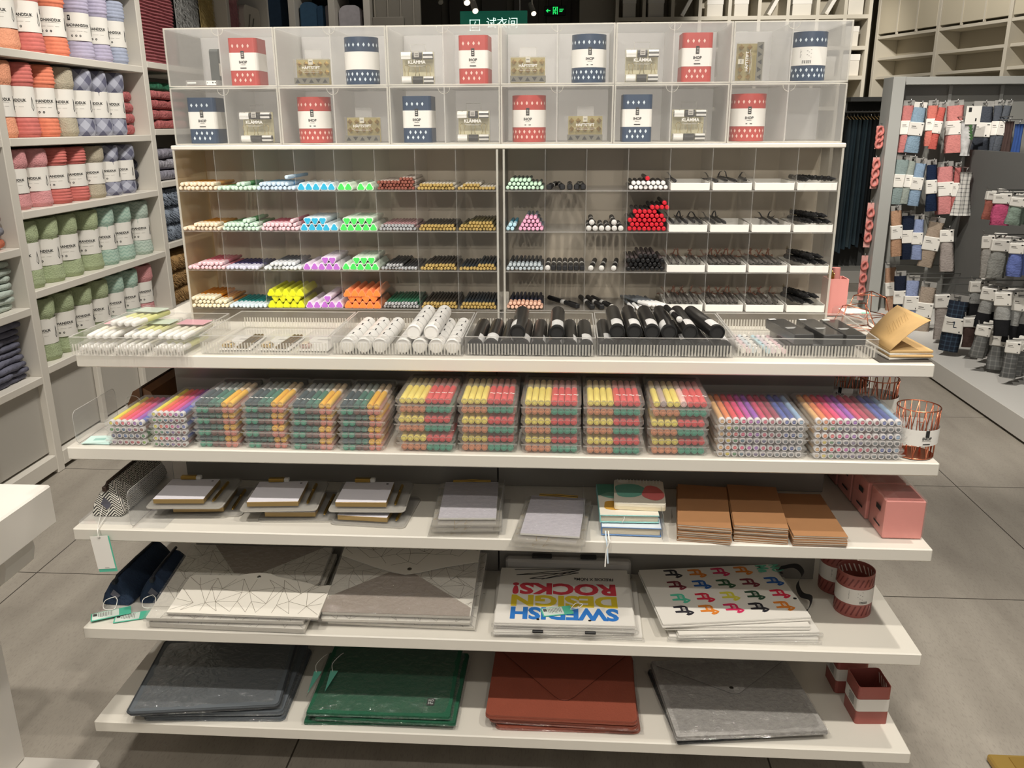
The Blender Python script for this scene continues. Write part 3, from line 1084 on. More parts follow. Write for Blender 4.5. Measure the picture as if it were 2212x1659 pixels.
def sock_builder(ca, w, h, card, plaid=None, bulge=0.016, taper=1.0, band=True, toe=False):
    def b():
        root = bpy.data.objects.new('sock_pack', None)
        COL.objects.link(root)
        mm = mat(ca, 0.9, noise=(70, 0.22), spec=0.15, bump=(90, 0.5)) if not plaid else plaid_mat(ca, plaid)
        mb = MB()
        nx, nz = 6, 10
        rnd = random.Random(hash((ca, w)) % 999)
        vs = []
        for side in (-1, 1):
            for j in range(nz + 1):
                fz = j / nz
                for i in range(nx + 1):
                    fx = i / nx - 0.5
                    e = math.cos(fx * PI) ** 0.5 if abs(fx) < 0.5 else 0
                    ez = math.sin(max(0.02, min(0.98, fz)) * PI) ** 0.35
                    ww = w * (1 - 0.08 * fz + (0.10 * (1 - fz) if taper > 1 else 0)) + 0.004 * math.sin(fz * 9 + ca_hash(ca))
                    vs.append((fx * ww + (1 - fz) * (taper - 1) * w * 0.3, side * bulge * e * ez * (1 + 0.2 * math.sin(fz * 14 + fx * 5)), -h + h * fz))
        k = (nx + 1) * (nz + 1)
        fs = []
        for s_ in (0, 1):
            for j in range(nz):
                for i in range(nx):
                    q = [s_ * k + j * (nx + 1) + i, s_ * k + j * (nx + 1) + i + 1, s_ * k + (j + 1) * (nx + 1) + i + 1, s_ * k + (j + 1) * (nx + 1) + i]
                    fs.append(tuple(q if s_ == 0 else q[::-1]))
        if toe:
            dk = mat('#26272a', 0.9, noise=(70, .2), spec=.15)
            nlow = 4 * nx
            half = nz * nx
            mb.add(vs, fs[nlow:half] + fs[half + nlow:], mm, None, True)
            mb.add(vs, fs[:nlow] + fs[half:half + nlow], dk, None, True)
            mb.weld().build('sock', root)
        else:
            mb.add(vs, fs, mm, None, True)
            mb.weld().build('sock', root)
        if band:
            bd = MB()
            bw = w * 1.02
            z0 = -h * 0.62 if card != 'top' else -h * 0.26
            z1 = z0 + h * 0.30
            if card == 'top':
                z1 = 0.012
            bd.box(-bw / 2, bw / 2, -bulge - 0.003, bulge + 0.003, z0, z1, PAPER, 0.004)
            yy = -bulge - 0.0036
            hh = z1 - z0
            bd.box(-bw * .36, -bw * .05, yy, yy + .0005, z0 + hh * .66, z0 + hh * .72, INKGREY)
            bd.box(-bw * .36, bw * .05, yy, yy + .0005, z0 + hh * .55, z0 + hh * .58, INKGREY)
            bd.box(bw * .26, bw * .40, yy, yy + .0005, z0 + hh * .80, z0 + hh * .92, INK) if card == 'top' else bd.box(bw * .30, bw * .42, yy, yy + .0005, z0 + hh * .82, z0 + hh * .88, INK)
            bd.box(bw * .28, bw * .34, yy, yy + .0005, z0 + hh * .08, z0 + hh * .18, INK)
            bd.build('paper_band', root)
        if card != 'top':
            cm = MB()
            cmm = acrylic(0.35, gloss=0.3) if card == 'clear' else PAPER
            cm.box(-w * .45, -0.007, -0.001, 0.001, -0.004, 0.028, cmm); cm.box(0.007, w * .45, -0.001, 0.001, -0.004, 0.028, cmm); cm.box(-w * .45, w * .45, -0.001, 0.001, 0.0282, 0.036, cmm)
            cm.build('hang_tab', root)
        return tag(root, None, 'socks')
    return b


def ca_hash(c):
    return sum(ord(q) for q in c) % 7


def plaid_mat(ca, cb):
    key = ('plaid', ca, cb)
    if key in _M:
        return _M[key]
    m, nt, b, N, L = new_mat('plaid_cloth')
    tc = N.new('ShaderNodeTexCoord')
    sep = N.new('ShaderNodeSeparateXYZ'); L.new(tc.outputs['Object'], sep.inputs[0])
    fs = []
    for ax in ('X', 'Z'):
        a = N.new('ShaderNodeMath'); a.operation = 'MULTIPLY'; a.inputs[1].default_value = 1 / 0.028
        f_ = N.new('ShaderNodeMath'); f_.operation = 'FRACT'
        g = N.new('ShaderNodeMath'); g.operation = 'LESS_THAN'; g.inputs[1].default_value = 0.22
        L.new(sep.outputs[ax], a.inputs[0]); L.new(a.outputs[0], f_.inputs[0]); L.new(f_.outputs[0], g.inputs[0])
        fs.append(g.outputs[0])
    ad = N.new('ShaderNodeMath'); ad.operation = 'ADD'
    L.new(fs[0], ad.inputs[0]); L.new(fs[1], ad.inputs[1])
    hf = N.new('ShaderNodeMath'); hf.operation = 'MULTIPLY'; hf.inputs[1].default_value = 0.5
    L.new(ad.outputs[0], hf.inputs[0])
    mx = N.new('ShaderNodeMix'); mx.data_type = 'RGBA'
    mx.inputs['A'].default_value = C(ca); mx.inputs['B'].default_value = C(cb)
    L.new(hf.outputs[0], mx.inputs['Factor']); L.new(mx.outputs['Result'], b.inputs['Base Color'])
    b.inputs['Roughness'].default_value = 0.9
    _M[key] = m
    return m


# (u, v of the top of the pack, width px, height px, colour, words, plane, kind)
SOCKS = [
    # first row, on the back panel
    (1963, 228, 26, 95, '#c67f7c', 'salmon pink sock pack behind the light blue one, top row of the rack', 'y', 'band'),
    (1988, 232, 30, 92, '#8ea7bb', 'light blue sock pack with a long white card, top row of the rack', 'y', 'long'),
    (2016, 228, 22, 82, '#d07a6e', 'coral sock pack right of the light blue one, top row of the rack', 'y', 'band'),
    (2036, 232, 18, 85, '#c9655c', 'deeper coral sock pack squeezed in the middle of the top row', 'y', 'band'),
    (2064, 228, 36, 96, '#d68b86', 'wide salmon ribbed sock pack left of the floral scarf', 'y', 'band'),
    (2125, 230, 44, 100, '#4b505a', 'dark slate sock pack right of the floral scarf', 'y', 'band'),
    (2158, 228, 20, 98, '#555a63', 'narrow slate sock pack behind the dark slate one', 'y', 'band'),
    (2178, 228, 16, 98, '#5b6068', 'slate sock pack last before the brown scarf', 'y', 'band'),
    # second row
    (1951, 345, 30, 92, '#8d9d9c', 'sage green sock pack, first of the second row beside the post', 'y', 'band'),
    (1972, 348, 18, 88, '#9aa39c', 'grey green sock pack tucked behind the sage one', 'y', 'band'),
    (1990, 353, 24, 88, '#8ea6bf', 'pale blue sock pack left of the navy one, second row', 'y', 'band'),
    (2013, 356, 22, 96, '#1d2a44', 'navy sock pack between pale blue and ribbed pink, second row', 'y', 'band'),
    (2042, 360, 36, 98, '#d08a89', 'ribbed pink sock pack right of the navy one, second row', 'y', 'band'),
    (2070, 362, 14, 96, '#b56a67', 'dark pink sock pack half hidden behind the ribbed pink one', 'y', 'band'),
    (2134, 366, 42, 96, '#5b6167', 'slate grey sock pack right of the grey plaid scarf, second row', 'y', 'band'),
    # third row
    (1936, 455, 24, 96, '#b79277', 'tan nude sock pack beside the post, third row', 'y', 'band'),
    (1963, 466, 30, 92, '#20283b', 'navy sock pack with wide white label, third row', 'y', 'band'),
    (1986, 474, 22, 84, '#8d9bc0', 'periwinkle sock pack in front of the navy one, third row', 'y', 'band'),
    (2024, 480, 34, 96, '#a79787', 'beige ribbed sock pack left of the navy plaid one, third row', 'y', 'band'),
    (2046, 500, 28, 84, '#a39a95', 'greyish plaid sock pack hanging slanted, third row', 'y', 'top'),
    (2094, 496, 44, 112, '#1d2738', 'navy plaid sock pack, biggest of the third row', 'y', 'plaid'),
    # fourth row, lower and nearer
    (1924, 578, 26, 96, '#b08c74', 'tan nude sock pack nearest the post, fourth row', 'x', 'band'),
    (1945, 596, 26, 96, '#222838', 'navy sock pack between tan and periwinkle, fourth row', 'x', 'band'),
    (1973, 606, 30, 100, '#93a0c4', 'periwinkle sock pack right of the navy one, fourth row', 'x', 'band'),
    (2006, 620, 34, 104, '#a89a8c', 'beige sock pack above the open kraft envelope, fourth row', 'x', 'band'),
    (2036, 640, 30, 92, '#a9a19c', 'light grey sock pack with white top label, left of the big navy plaid one', 'x', 'top'),
    (2072, 650, 42, 110, '#1b2536', 'big navy plaid sock pack at the bottom, above the plinth', 'x', 'plaid'),
    # right hand groups
    (2143, 418, 22, 54, '#a5655a', 'brick red sock pack, white label, first in upper right group', 'x', 'top'),
    (2166, 424, 36, 60, '#cf5f86', 'hot pink sock pack with white top label, upper right group', 'x', 'top'),
    (2200, 432, 30, 52, '#8fa195', 'mint grey sock pack at the picture edge, upper right group', 'x', 'top'),
    (2136, 514, 26, 84, '#aaa7a2', 'light grey sock pack, left one of the middle right group', 'x', 'top'),
    (2162, 522, 36, 76, '#9b9c98', 'marl grey sock pack, middle of the middle right group', 'x', 'top'),
    (2198, 530, 30, 66, '#6f7fc0', 'blue sock pack at the picture edge, middle right group', 'x', 'top'),
    (2110, 612, 28, 52, '#9a9b99', 'marl grey sock pack, leftmost of four with black toes', 'x', 'toe'),
    (2138, 626, 30, 62, '#a2a3a1', 'marl grey sock pack, second of four with black toes', 'x', 'toe'),
    (2168, 636, 34, 66, '#a9aaa8', 'marl grey sock pack, third of four with black toes', 'x', 'toe'),
    (2202, 646, 28, 70, '#a2a3a1', 'marl grey sock pack, cut by the picture edge, fourth with black toes', 'x', 'toe'),
    (2096, 690, 26, 60, '#4c3c38', 'dark brown sock pack low beside the navy plaid one', 'x', 'top'),
    (2126, 708, 30, 66, '#6a6b6a', 'charcoal argyle sock pack, left of three in the lowest row', 'x', 'argyle'),
    (2158, 728, 34, 70, '#6a6b6a', 'charcoal argyle sock pack, middle of three in the lowest row', 'x', 'argyle'),
    (2190, 742, 30, 76, '#5f6060', 'charcoal argyle sock pack, right of three in the lowest row', 'x', 'argyle'),
]
for n_, (u, v, wp, hp, ca, lab, pl, kind) in enumerate(SOCKS):
    yy = 4.43 - 0.05 * (n_ % 4)
    p = at_y(u, v, yy) if pl == 'y' else at_x(u, v, 2.62 - 0.045 * (n_ % 3))
    dep = (p - CAM_P).dot(FWD)
    w, h = wp * dep / FPX * .97, hp * dep / FPX * 1.03
    if kind == 'long':
        bld = sock_builder(ca, w, h, 'card', taper=1.25)
    elif kind == 'plaid':
        bld = sock_builder(ca, w, h, 'clear', plaid='#3f5468', bulge=0.028)
    elif kind == 'toe':
        bld = sock_builder(ca, w, h * 1.35, 'top', toe=True)
    elif kind == 'argyle':
        bld = sock_builder(ca, w, h, 'top', plaid='#8d8e8c')
    else:
        bld = sock_builder(ca, w, h, 'top' if kind == 'top' else 'clear', taper=1.15 if n_ % 3 else 0.95)
    o = bld()
    o.location = p
    ang = -math.atan2(p.x - CAM_P.x, p.y - CAM_P.y)
    o.rotation_euler = (R(random.uniform(-4, 4)), R(random.uniform(-7, 7)), ang * 0.75 + R(random.uniform(-14, 14)))
    tag(o, lab, 'socks', 'sock packs on the grey rack')
    if kind in ('top', 'toe', 'argyle') and u > 2090:
        for kb in (1, 2):
            d_ = dup(o, p + Vector((.050 * kb, .035 * kb, .004 * kb)), (o.rotation_euler.x, o.rotation_euler.y + R(random.uniform(-6, 6)), o.rotation_euler.z + R(random.uniform(-8, 8))),
                     ('pack behind the ' if kb == 1 else 'rear pack behind ') + lab, 'sock packs on the grey rack')
    q = p - Vector((2.396, 0, 0))
    hk = MB()
    if pl == 'y':
        hk.tube([q + Vector((0, -0.035, 0.045)), q + Vector((0, -0.03, 0.022)), q + Vector((0, 0.01, 0.02)), Vector((q.x, 4.559, q.z + 0.02))], 0.0035, 5, HOOKM)
    else:
        hk.tube([q + Vector((-0.04, -0.01, 0.045)), q + Vector((-0.03, 0, 0.022)), q + Vector((0.01, 0, 0.02)), Vector((0.599, q.y, q.z + 0.02))], 0.0035, 5, HOOKM)
    hk.build('hook', t)

# scarves and garments on the rack
def drape(u, v, wp, hp, ca, cb, name, lab, cat, y, folds=5, waist=0.5):
    p = at_y(u, v, y)
    dep = (p - CAM_P).dot(FWD)
    w, h = wp * dep / FPX, hp * dep / FPX
    mm = plaid_mat(ca, cb) if cb and cb != 'floral' else (mat(ca, 0.9, noise=(22, 0.9)) if cb else mat(ca, 0.9, noise=(25, 0.25)))
    mb = MB()
    nz, n = 12, 28
    vs = []
    for j in range(nz + 1):
        f_ = j / nz
        g = 0.45 + 0.55 * abs(f_ - waist) / max(waist, 1 - waist)
        for i in range(n):
            a = 2 * PI * i / n
            rr_ = (1 + 0.16 * math.sin(folds * a + f_ * 2))
            vs.append((w / 2 * g * rr_ * math.cos(a), 0.03 * rr_ * math.sin(a), -h * f_))
    fs = [(j * n + i, j * n + (i + 1) % n, (j + 1) * n + (i + 1) % n, (j + 1) * n + i) for j in range(nz) for i in range(n)]
    fs.append(tuple(range(n))); fs.append(tuple(nz * n + i for i in range(n))[::-1])
    mb.add(vs, fs, mm, None, True)
    o = mb.build(name, None, p)
    hk = MB()
    hk.tube([(0, 0, -0.01), (0, 0, 0.02), (0.012, 0, 0.03), (0, 4.540 - p.y, 0.03)], 0.003, 5, HOOKM)
    hk.build('hook', o)
    return tag(o, lab, cat)


o = drape(2094, 262, 34, 72, '#e5e2d8', 'floral', 'floral_scarf', 'white floral scarf bunched under a white card, top row of the sock rack', 'scarf', 4.20, 4, 0.9)
cm = MB(); cm.box(-0.045, 0.055, -0.036, -0.034, -0.02, 0.10, PAPER); cm.box(-0.03, -0.01, -0.0365, -0.036, 0.06, 0.09, INK); cm.box(0.02, 0.03, -.0365, -.036, 0.0, .02, INK); cm.build('hang_card', o)
LEAF = mat('#3f6b3a', .8)
cm = MB()
for k in range(5):
    cm.add([(-0.02 + 0.004 * k, -0.037, -0.03 - 0.02 * k), (0.01 + .004 * k, -0.039, -0.02 - .02 * k), (0.0 + .004 * k, -0.037, -0.045 - .02 * k)], [(0, 1, 2)], LEAF)
cm.build('leaf_print', o)
drape(2088, 372, 40, 92, '#c9c7c2', '#5a5a5c', 'plaid_scarf', 'grey and white plaid scarf gathered at the neck, second row of the rack', 'scarf', 4.16, 6, 0.25)
drape(2182, 262, 26, 130, '#4a3834', None, 'brown_scarf', 'dark brown scarf hanging right of the slate socks', 'scarf', 4.14, 5, 0.2)
drape(2203, 268, 26, 135, '#2f4f8f', None, 'blue_scarf', 'bright blue scarf at the right picture edge', 'scarf', 4.0, 5, 0.2)

# pink pompom strips on the outer side of the post
for i, (v0, hp, nm) in enumerate(((272, 48, 'uppermost'), (340, 66, 'second'), (438, 96, 'third'), (552, 98, 'lowest'))):
    p = at_y(1889 - 3 * i, v0, 4.46)
    p.x = pp.x - 0.076
    dep = (p - CAM_P).dot(FWD)
    h = hp * dep / FPX
    t2 = thing('hair_band_card', 'salmon pink hair band card, %s of four on the outside of the rack post' % nm, 'hair accessory', p, 0, 'pink hair accessories on the rack post')
    m = MB(); m.box(-0.024, 0.024, -0.002, 0.002, -h, 0, mat('#e2a9a2', .7), .001); m.build('card', t2)
    m = MB()
    for k in range(3):
        zc = -h * (0.22 + 0.28 * k)
        m.tube([(0.022 * math.cos(a), -0.014 + 0.004 * math.sin(2 * a), zc + 0.03 * math.sin(a)) for a in [q * PI / 6 for q in range(12)]], 0.009, 7, mat('#d9827a', .9, noise=(60, .3)), True)
    m.build('hair_bands', t2)
    m = MB(); m.tube([(0, 0, -0.01), (0, 0, 0.012), (0.0, 0.02, 0.014), (pp.x - 0.046 - p.x, 0.05, 0.014)], 0.003, 5, HOOKM); m.build('hook', t2)

# rail of dark trousers further back
YJ = 6.4
xa, xb = at_y(1826, 300, YJ).x, at_y(1932, 300, YJ).x
zr = at_y(1860, 222, YJ).z
t = thing('trouser_rail', 'dark grey clothes rail on a grey plinth, behind the drawer boxes right end', 'rack', ((xa + xb) / 2, YJ, 0))
hw = (xb - xa) / 2
m = MB(); m.box(-hw, hw + .2, -0.05, 0.5, 0.0, 0.12, mat('#b5b3ad', .5), .004); m.build('plinth', t)
m = MB(); m.box(-hw, hw + .2, 0.3, 0.34, 0.12, zr + 0.05, mat('#4b4c4c', .7)); m.build('back_panel', t)
m = MB(); m.box(-hw, hw + .2, -0.04, 0.34, zr + 0.01, zr + 0.05, mat('#5a5b5a', .6), .003); m.build('top_board', t)
m = MB(); m.frustum((-hw, 0.12, zr - 0.08), (hw, 0.12, zr - 0.08), 0.012, n=8, m=STEEL); m.build('rail', t)
for s_ in (-1, 1):
    m = MB(); m.box(s_ * (hw - 0.012) - 0.008, s_ * (hw - 0.012) + 0.008, 0.11, 0.13, zr - 0.08, zr + 0.01, STEEL); m.build('rail_bracket', t)
cols_ = ['#3a474d', '#33444d', '#2c3f49', '#3d4c52', '#2b3d47', '#364850', '#26343d', '#1b2023', '#17191b', '#141516', '#191b1c', '#121314', '#2a2a29']
n = len(cols_)
ztop = at_y(1860, 256, YJ).z - 0.01
for i, c in enumerate(cols_):
    x = xa + 0.036 + (xb - xa - 0.07) * i / (n - 1)
    zb_ = at_y(1860, (545, 548, 540, 535, 538, 530, 535, 505, 515, 520, 512, 505, 510)[i], YJ).z
    mb = MB()
    nz = 10
    th = (xb - xa) / n * 0.34
    vs = []
    for j in range(nz + 1):
        f_ = j / nz
        for (ax, ay) in ((-1, -.5), (-.6, -1), (.6, -1), (1, -.5), (1, 1), (-1, 1)):
            vs.append((ax * th * (0.8 + 0.2 * math.sin(f_ * 5 + i)) + 0.006 * math.sin(f_ * 3 + i * 2), ay * 0.12 * (1 - .15 * f_), -(ztop - zb_) * f_))
    fs = [(j * 6 + k, (j + 1) * 6 + k, (j + 1) * 6 + (k + 1) % 6, j * 6 + (k + 1) % 6) for j in range(nz) for k in range(6)]
    fs.append(tuple(range(6))[::-1]); fs.append(tuple(nz * 6 + k for k in range(6)))
    mb.add(vs, fs, mat(c, 0.9, noise=(14, .2)), None, True)
    o = mb.build('hanging_trousers', None, (x, YJ + 0.12, ztop))
    hk = MB(); hk.tube([(0, -0.10, 0.0), (0, 0, 0.03), (0, 0.10, 0.0)], 0.004, 5, mat('#a58a5a', .5)); dz = zr - 0.08 - ztop
    hk.tube([(0, 0, 0.03), (0, 0.020, dz - 0.006), (0, 0.018, dz + 0.012), (0, 0, dz + 0.0175), (0, -0.017, dz + 0.008)], 0.0022, 5, STEEL)
    hk.build('hanger', o)
    tag(o, '%s trousers on a hanger, %s from left on the dark rail' % ('slate blue denim' if i < 7 else 'black cloth', ORD[i]), 'trousers', 'trousers on the back rail')
p = at_z(1862, 655, 0)
m = MB(); m.box(-0.16, 0.12, 0, 0.35, 0, 0.035, WHITE2, .004)
tag(m.build('low_plinth', None, (p.x, p.y, 0)), 'low white plinth on the floor in front of the trouser rail', 'plinth')
# ================================================================ THE DISPLAY UNIT
Z1, Z2, Z3, Z4, Z5 = 1.0236, 0.8377, 0.6564, 0.4210, 0.1838
XL, XR = -0.922, 0.929
YB = 0.42


def scuffed_white():
    m, nt, b, N, L = new_mat('scuffed_white_shelf')
    tc = N.new('ShaderNodeTexCoord')
    n = N.new('ShaderNodeTexNoise'); n.inputs['Scale'].default_value = 9; n.inputs['Detail'].default_value = 7; n.inputs['Roughness'].default_value = .7; n.inputs['Distortion'].default_value = .6
    L.new(tc.outputs['Object'], n.inputs['Vector'])
    r = N.new('ShaderNodeValToRGB')
    r.color_ramp.elements[0].position, r.color_ramp.elements[0].color = 0.705, C('#dcd7cc')
    r.color_ramp.elements[1].position, r.color_ramp.elements[1].color = 0.75, C('#8a847b')
    L.new(n.outputs['Fac'], r.inputs[0])
    L.new(r.outputs[0], b.inputs['Base Color'])
    b.inputs['Roughness'].default_value = 0.4
    return m


SHELFW = scuffed_white()
g = thing('display_gondola', 'white five-shelf stationery display unit standing in the middle of the floor', 'display shelf', (0, 0, 0))
for z, yf, xl, xr in ((Z1, -0.357, XL, XR), (Z2, -0.444, XL, XR), (Z3, -0.471, XL, XR), (Z4, -0.495, XL, XR), (Z5, -0.514, XL, XR)):
    m = MB(); m.box(xl, xr, yf, YB, z - 0.029, z, SHELFW, 0.0025); m.build('shelf', g)
PANELM = mat('#8b8780', 0.22, name='grey_gloss_panel')
for i, (za, zb) in enumerate(((0.05, Z5 - .03), (Z5, Z4 - .03), (Z4, Z3 - .03), (Z3, Z2 - .03), (Z2, Z1 - .03))):
    for xa, xb in ((-0.782, -0.0015), (0.0015, 0.782)):
        m = MB(); m.box(xa, xb, -0.190, 0.15, za + .0005, zb - .0005, PANELM, 0.001); m.build('back_panel', g)
m = MB(); m.box(-0.80, 0.80, -0.17, 0.13, 0, 0.05, DARK); m.build('base_plinth', g)

# ---------------------------------------------------------------- pen cabinet: two clear units of eight by four compartments
CY0, CY1 = -0.020, 0.165
ZROW = [1.060, 1.1575, 1.255, 1.353]
ZCT = 1.4490
PITCH = 0.0985
CLEAR = acrylic(0.05, gloss=0.5)
CLEARS = acrylic(0.10, gloss=0.5)
EDGE = acrylic(0.55, gloss=0.4, milk='#f6f3ea')
TAUPE = mat('#c9beac', 0.3, name='taupe_back_board')
units = []
for ui, x0 in enumerate((-0.800, 0.006)):
    t = thing('pen_display_cabinet', 'clear acrylic pen cabinet under the drawer boxes, %s' % ('left half, with coloured pens' if ui == 0 else 'right half, with black and white pens'), 'cabinet', (x0, 0, 0))
    W = 0.794
    m = MB(); m.box(0, W, CY1 - 0.006, CY1, Z1 + .0005, ZCT, TAUPE); m.build('back_panel', t)
    side = acrylic(0.5, tint='#f5ead6', milk='#dccdb2', gloss=.4) if ui == 0 else acrylic(0.35, milk='#d8d2c6', gloss=.4)
    for k, x in enumerate((0, W - 0.004)):
        m = MB(); m.box(x, x + 0.004, CY0, CY1 - 0.0065, Z1 + .0005, ZCT, side if (k == 0) == (ui == 0) else CLEARS); m.build('side_panel', t)
        m = MB(); m.box(x - 0.0004, x + 0.0044, CY0 - 0.003, CY0 - .0002, Z1 + .0005, ZCT, EDGE); m.build('edge_strip', t)
    m = MB(); m.box(0.0045, W - 0.0045, CY0, CY1 - .0065, Z1 + .0005, ZROW[0] - 0.003, acrylic(0.5, milk='#a89e8e', gloss=.3)); m.build('base_riser', t)
    for z in ZROW:
        m = MB(); m.box(0.0045, W - 0.0045, CY0, CY1 - .0065, z - 0.0025, z, CLEARS)
        m.box(0.0045, W - 0.0045, CY0 - .0012, CY0 - .0001, z - 0.0022, z + 0.0008, acrylic(0.14, gloss=.4)); m.build('shelf', t)
    for i in range(1, 8):
        x = 0.0025 + PITCH * i
        for z in range(4):
            za, zb = ZROW[z] + .0004, (ZROW[z + 1] - .003 if z < 3 else ZCT)
            m = MB(); m.box(x - 0.0011, x + 0.0011, CY0 + .001, CY1 - .0065, za, zb, CLEAR)
            m.box(x - 0.0008, x + 0.0008, CY0 - .0006, CY0 + .0006, za, zb, acrylic(0.10, gloss=.4)); m.build('partition', t)
    units.append((t, x0))
cap = MB(); cap.box(-0.804, 0.804, -0.022, 0.30, 1.4500, 1.4605, mat('#e2ddd2', 0.4, name='cream_white_board'), 0.002)
tag(cap.build('cabinet_top_board'), 'white board lying on the pen cabinet under the clear drawer boxes', 'board')

# ---------------------------------------------------------------- clear drawer boxes, two tiers of six
BW, BH, BD = 0.2662, 0.1325, 0.21
FROST = acrylic(0.32, gloss=0.35, rough=0.12, milk='#f2f1ee')
FROST2 = acrylic(0.45, gloss=0.3, rough=0.2, milk='#f2f1ee')
FLAP = acrylic(0.045, gloss=0.5, rough=0.05)


def drawer_box():
    r = bpy.data.objects.new('acrylic_drawer_box', None); COL.objects.link(r)
    w = BW / 2 - 0.0006
    m = MB(); m.box(-w, w, 0, BD, 0.0003, 0.003, FROST2); m.build('bottom_panel', r)
    m = MB(); m.box(-w, w, 0, BD, BH - 0.003, BH - .0003, FROST); m.build('top_panel', r)
    for s in (-1, 1):
        m = MB(); m.box(s * w - (0.003 if s > 0 else 0), s * w + (0.003 if s < 0 else 0), 0, BD, 0.0033, BH - .0033, FROST2); m.build('side_panel', r)
    m = MB(); m.box(-w + .0035, w - .0035, BD - .003, BD, 0.0033, BH - .0033, acrylic(0.78, gloss=.2, rough=.3, milk='#f2f1f0')); m.build('back_panel', r)
    m = MB(); m.box(-.0013, .0013, 0.002, BD - .0035, 0.0033, BH - .0033, FROST); m.build('divider', r)
    # front flap with a round finger notch drawn by its rim
    m = MB(); m.box(-w, w, -0.0035, -0.001, 0.004, BH - 0.004, FLAP)
    m.tube([(0.014 * math.cos(a), -0.0037, BH - 0.004 - 0.014 * math.sin(a)) for a in [PI * k / 10 for k in range(11)]], 0.0006, 4, EDGE)
    m.build('front_flap', r)
    m = MB()
    for a in ((-w, w, 0.0003, 0.0032), (-w, w, BH - .0032, BH - .0003), (-w, -w + .0035, .0033, BH - .0033), (w - .0035, w, .0033, BH - .0033)):
        m.box(a[0], a[1], -0.0008, 0.0008, a[2], a[3], EDGE)
    m.box(-.0014, .0014, -.0006, .0014, .0033, BH - .0033, acrylic(0.4, gloss=.4))
    m.build('front_rim', r)
    return tag(r, None, 'drawer box')


ZT = (1.4610, 1.4610 + BH + 0.0012)
CELLX = []
for i in range(6):
    cx = -0.8 + BW / 2 + i * (1.6 / 6)
    CELLX += [cx - BW / 4, cx + BW / 4]
    for j in range(2):
        make('drawer_box', drawer_box, (cx, 0, ZT[j]), 0,
             'clear acrylic two-compartment drawer box, %s of six from left, %s tier' % (ORD[i], ('lower', 'upper')[j]), 'acrylic drawer boxes on top of the display')

# ---- what stands in the boxes
RED, NAVY = '#b94640', '#1f3a58'


def diamonds(m, w, z0, z1, mm, f, step=0.0125, rows=None, slit=False):
    """rows of small diamond cut-outs shown as pale inlays; f(x, z) -> point on the shell"""
    nz = max(1, int((z1 - z0) / 0.0115))
    for r in range(nz):
        z = z0 + (z1 - z0) * (r + .5) / nz
        n = int(w / step)
        for k in range(n):
            x = -w / 2 + step * (k + 0.5 + (0.5 if r % 2 else 0))
            if x > w / 2 - 0.003:
                continue
            a, b = 0.0029, 0.0047
            m.add([f(x - a, z), f(x, z - b), f(x + a, z), f(x, z + b)], [(0, 1, 2, 3)], mm)


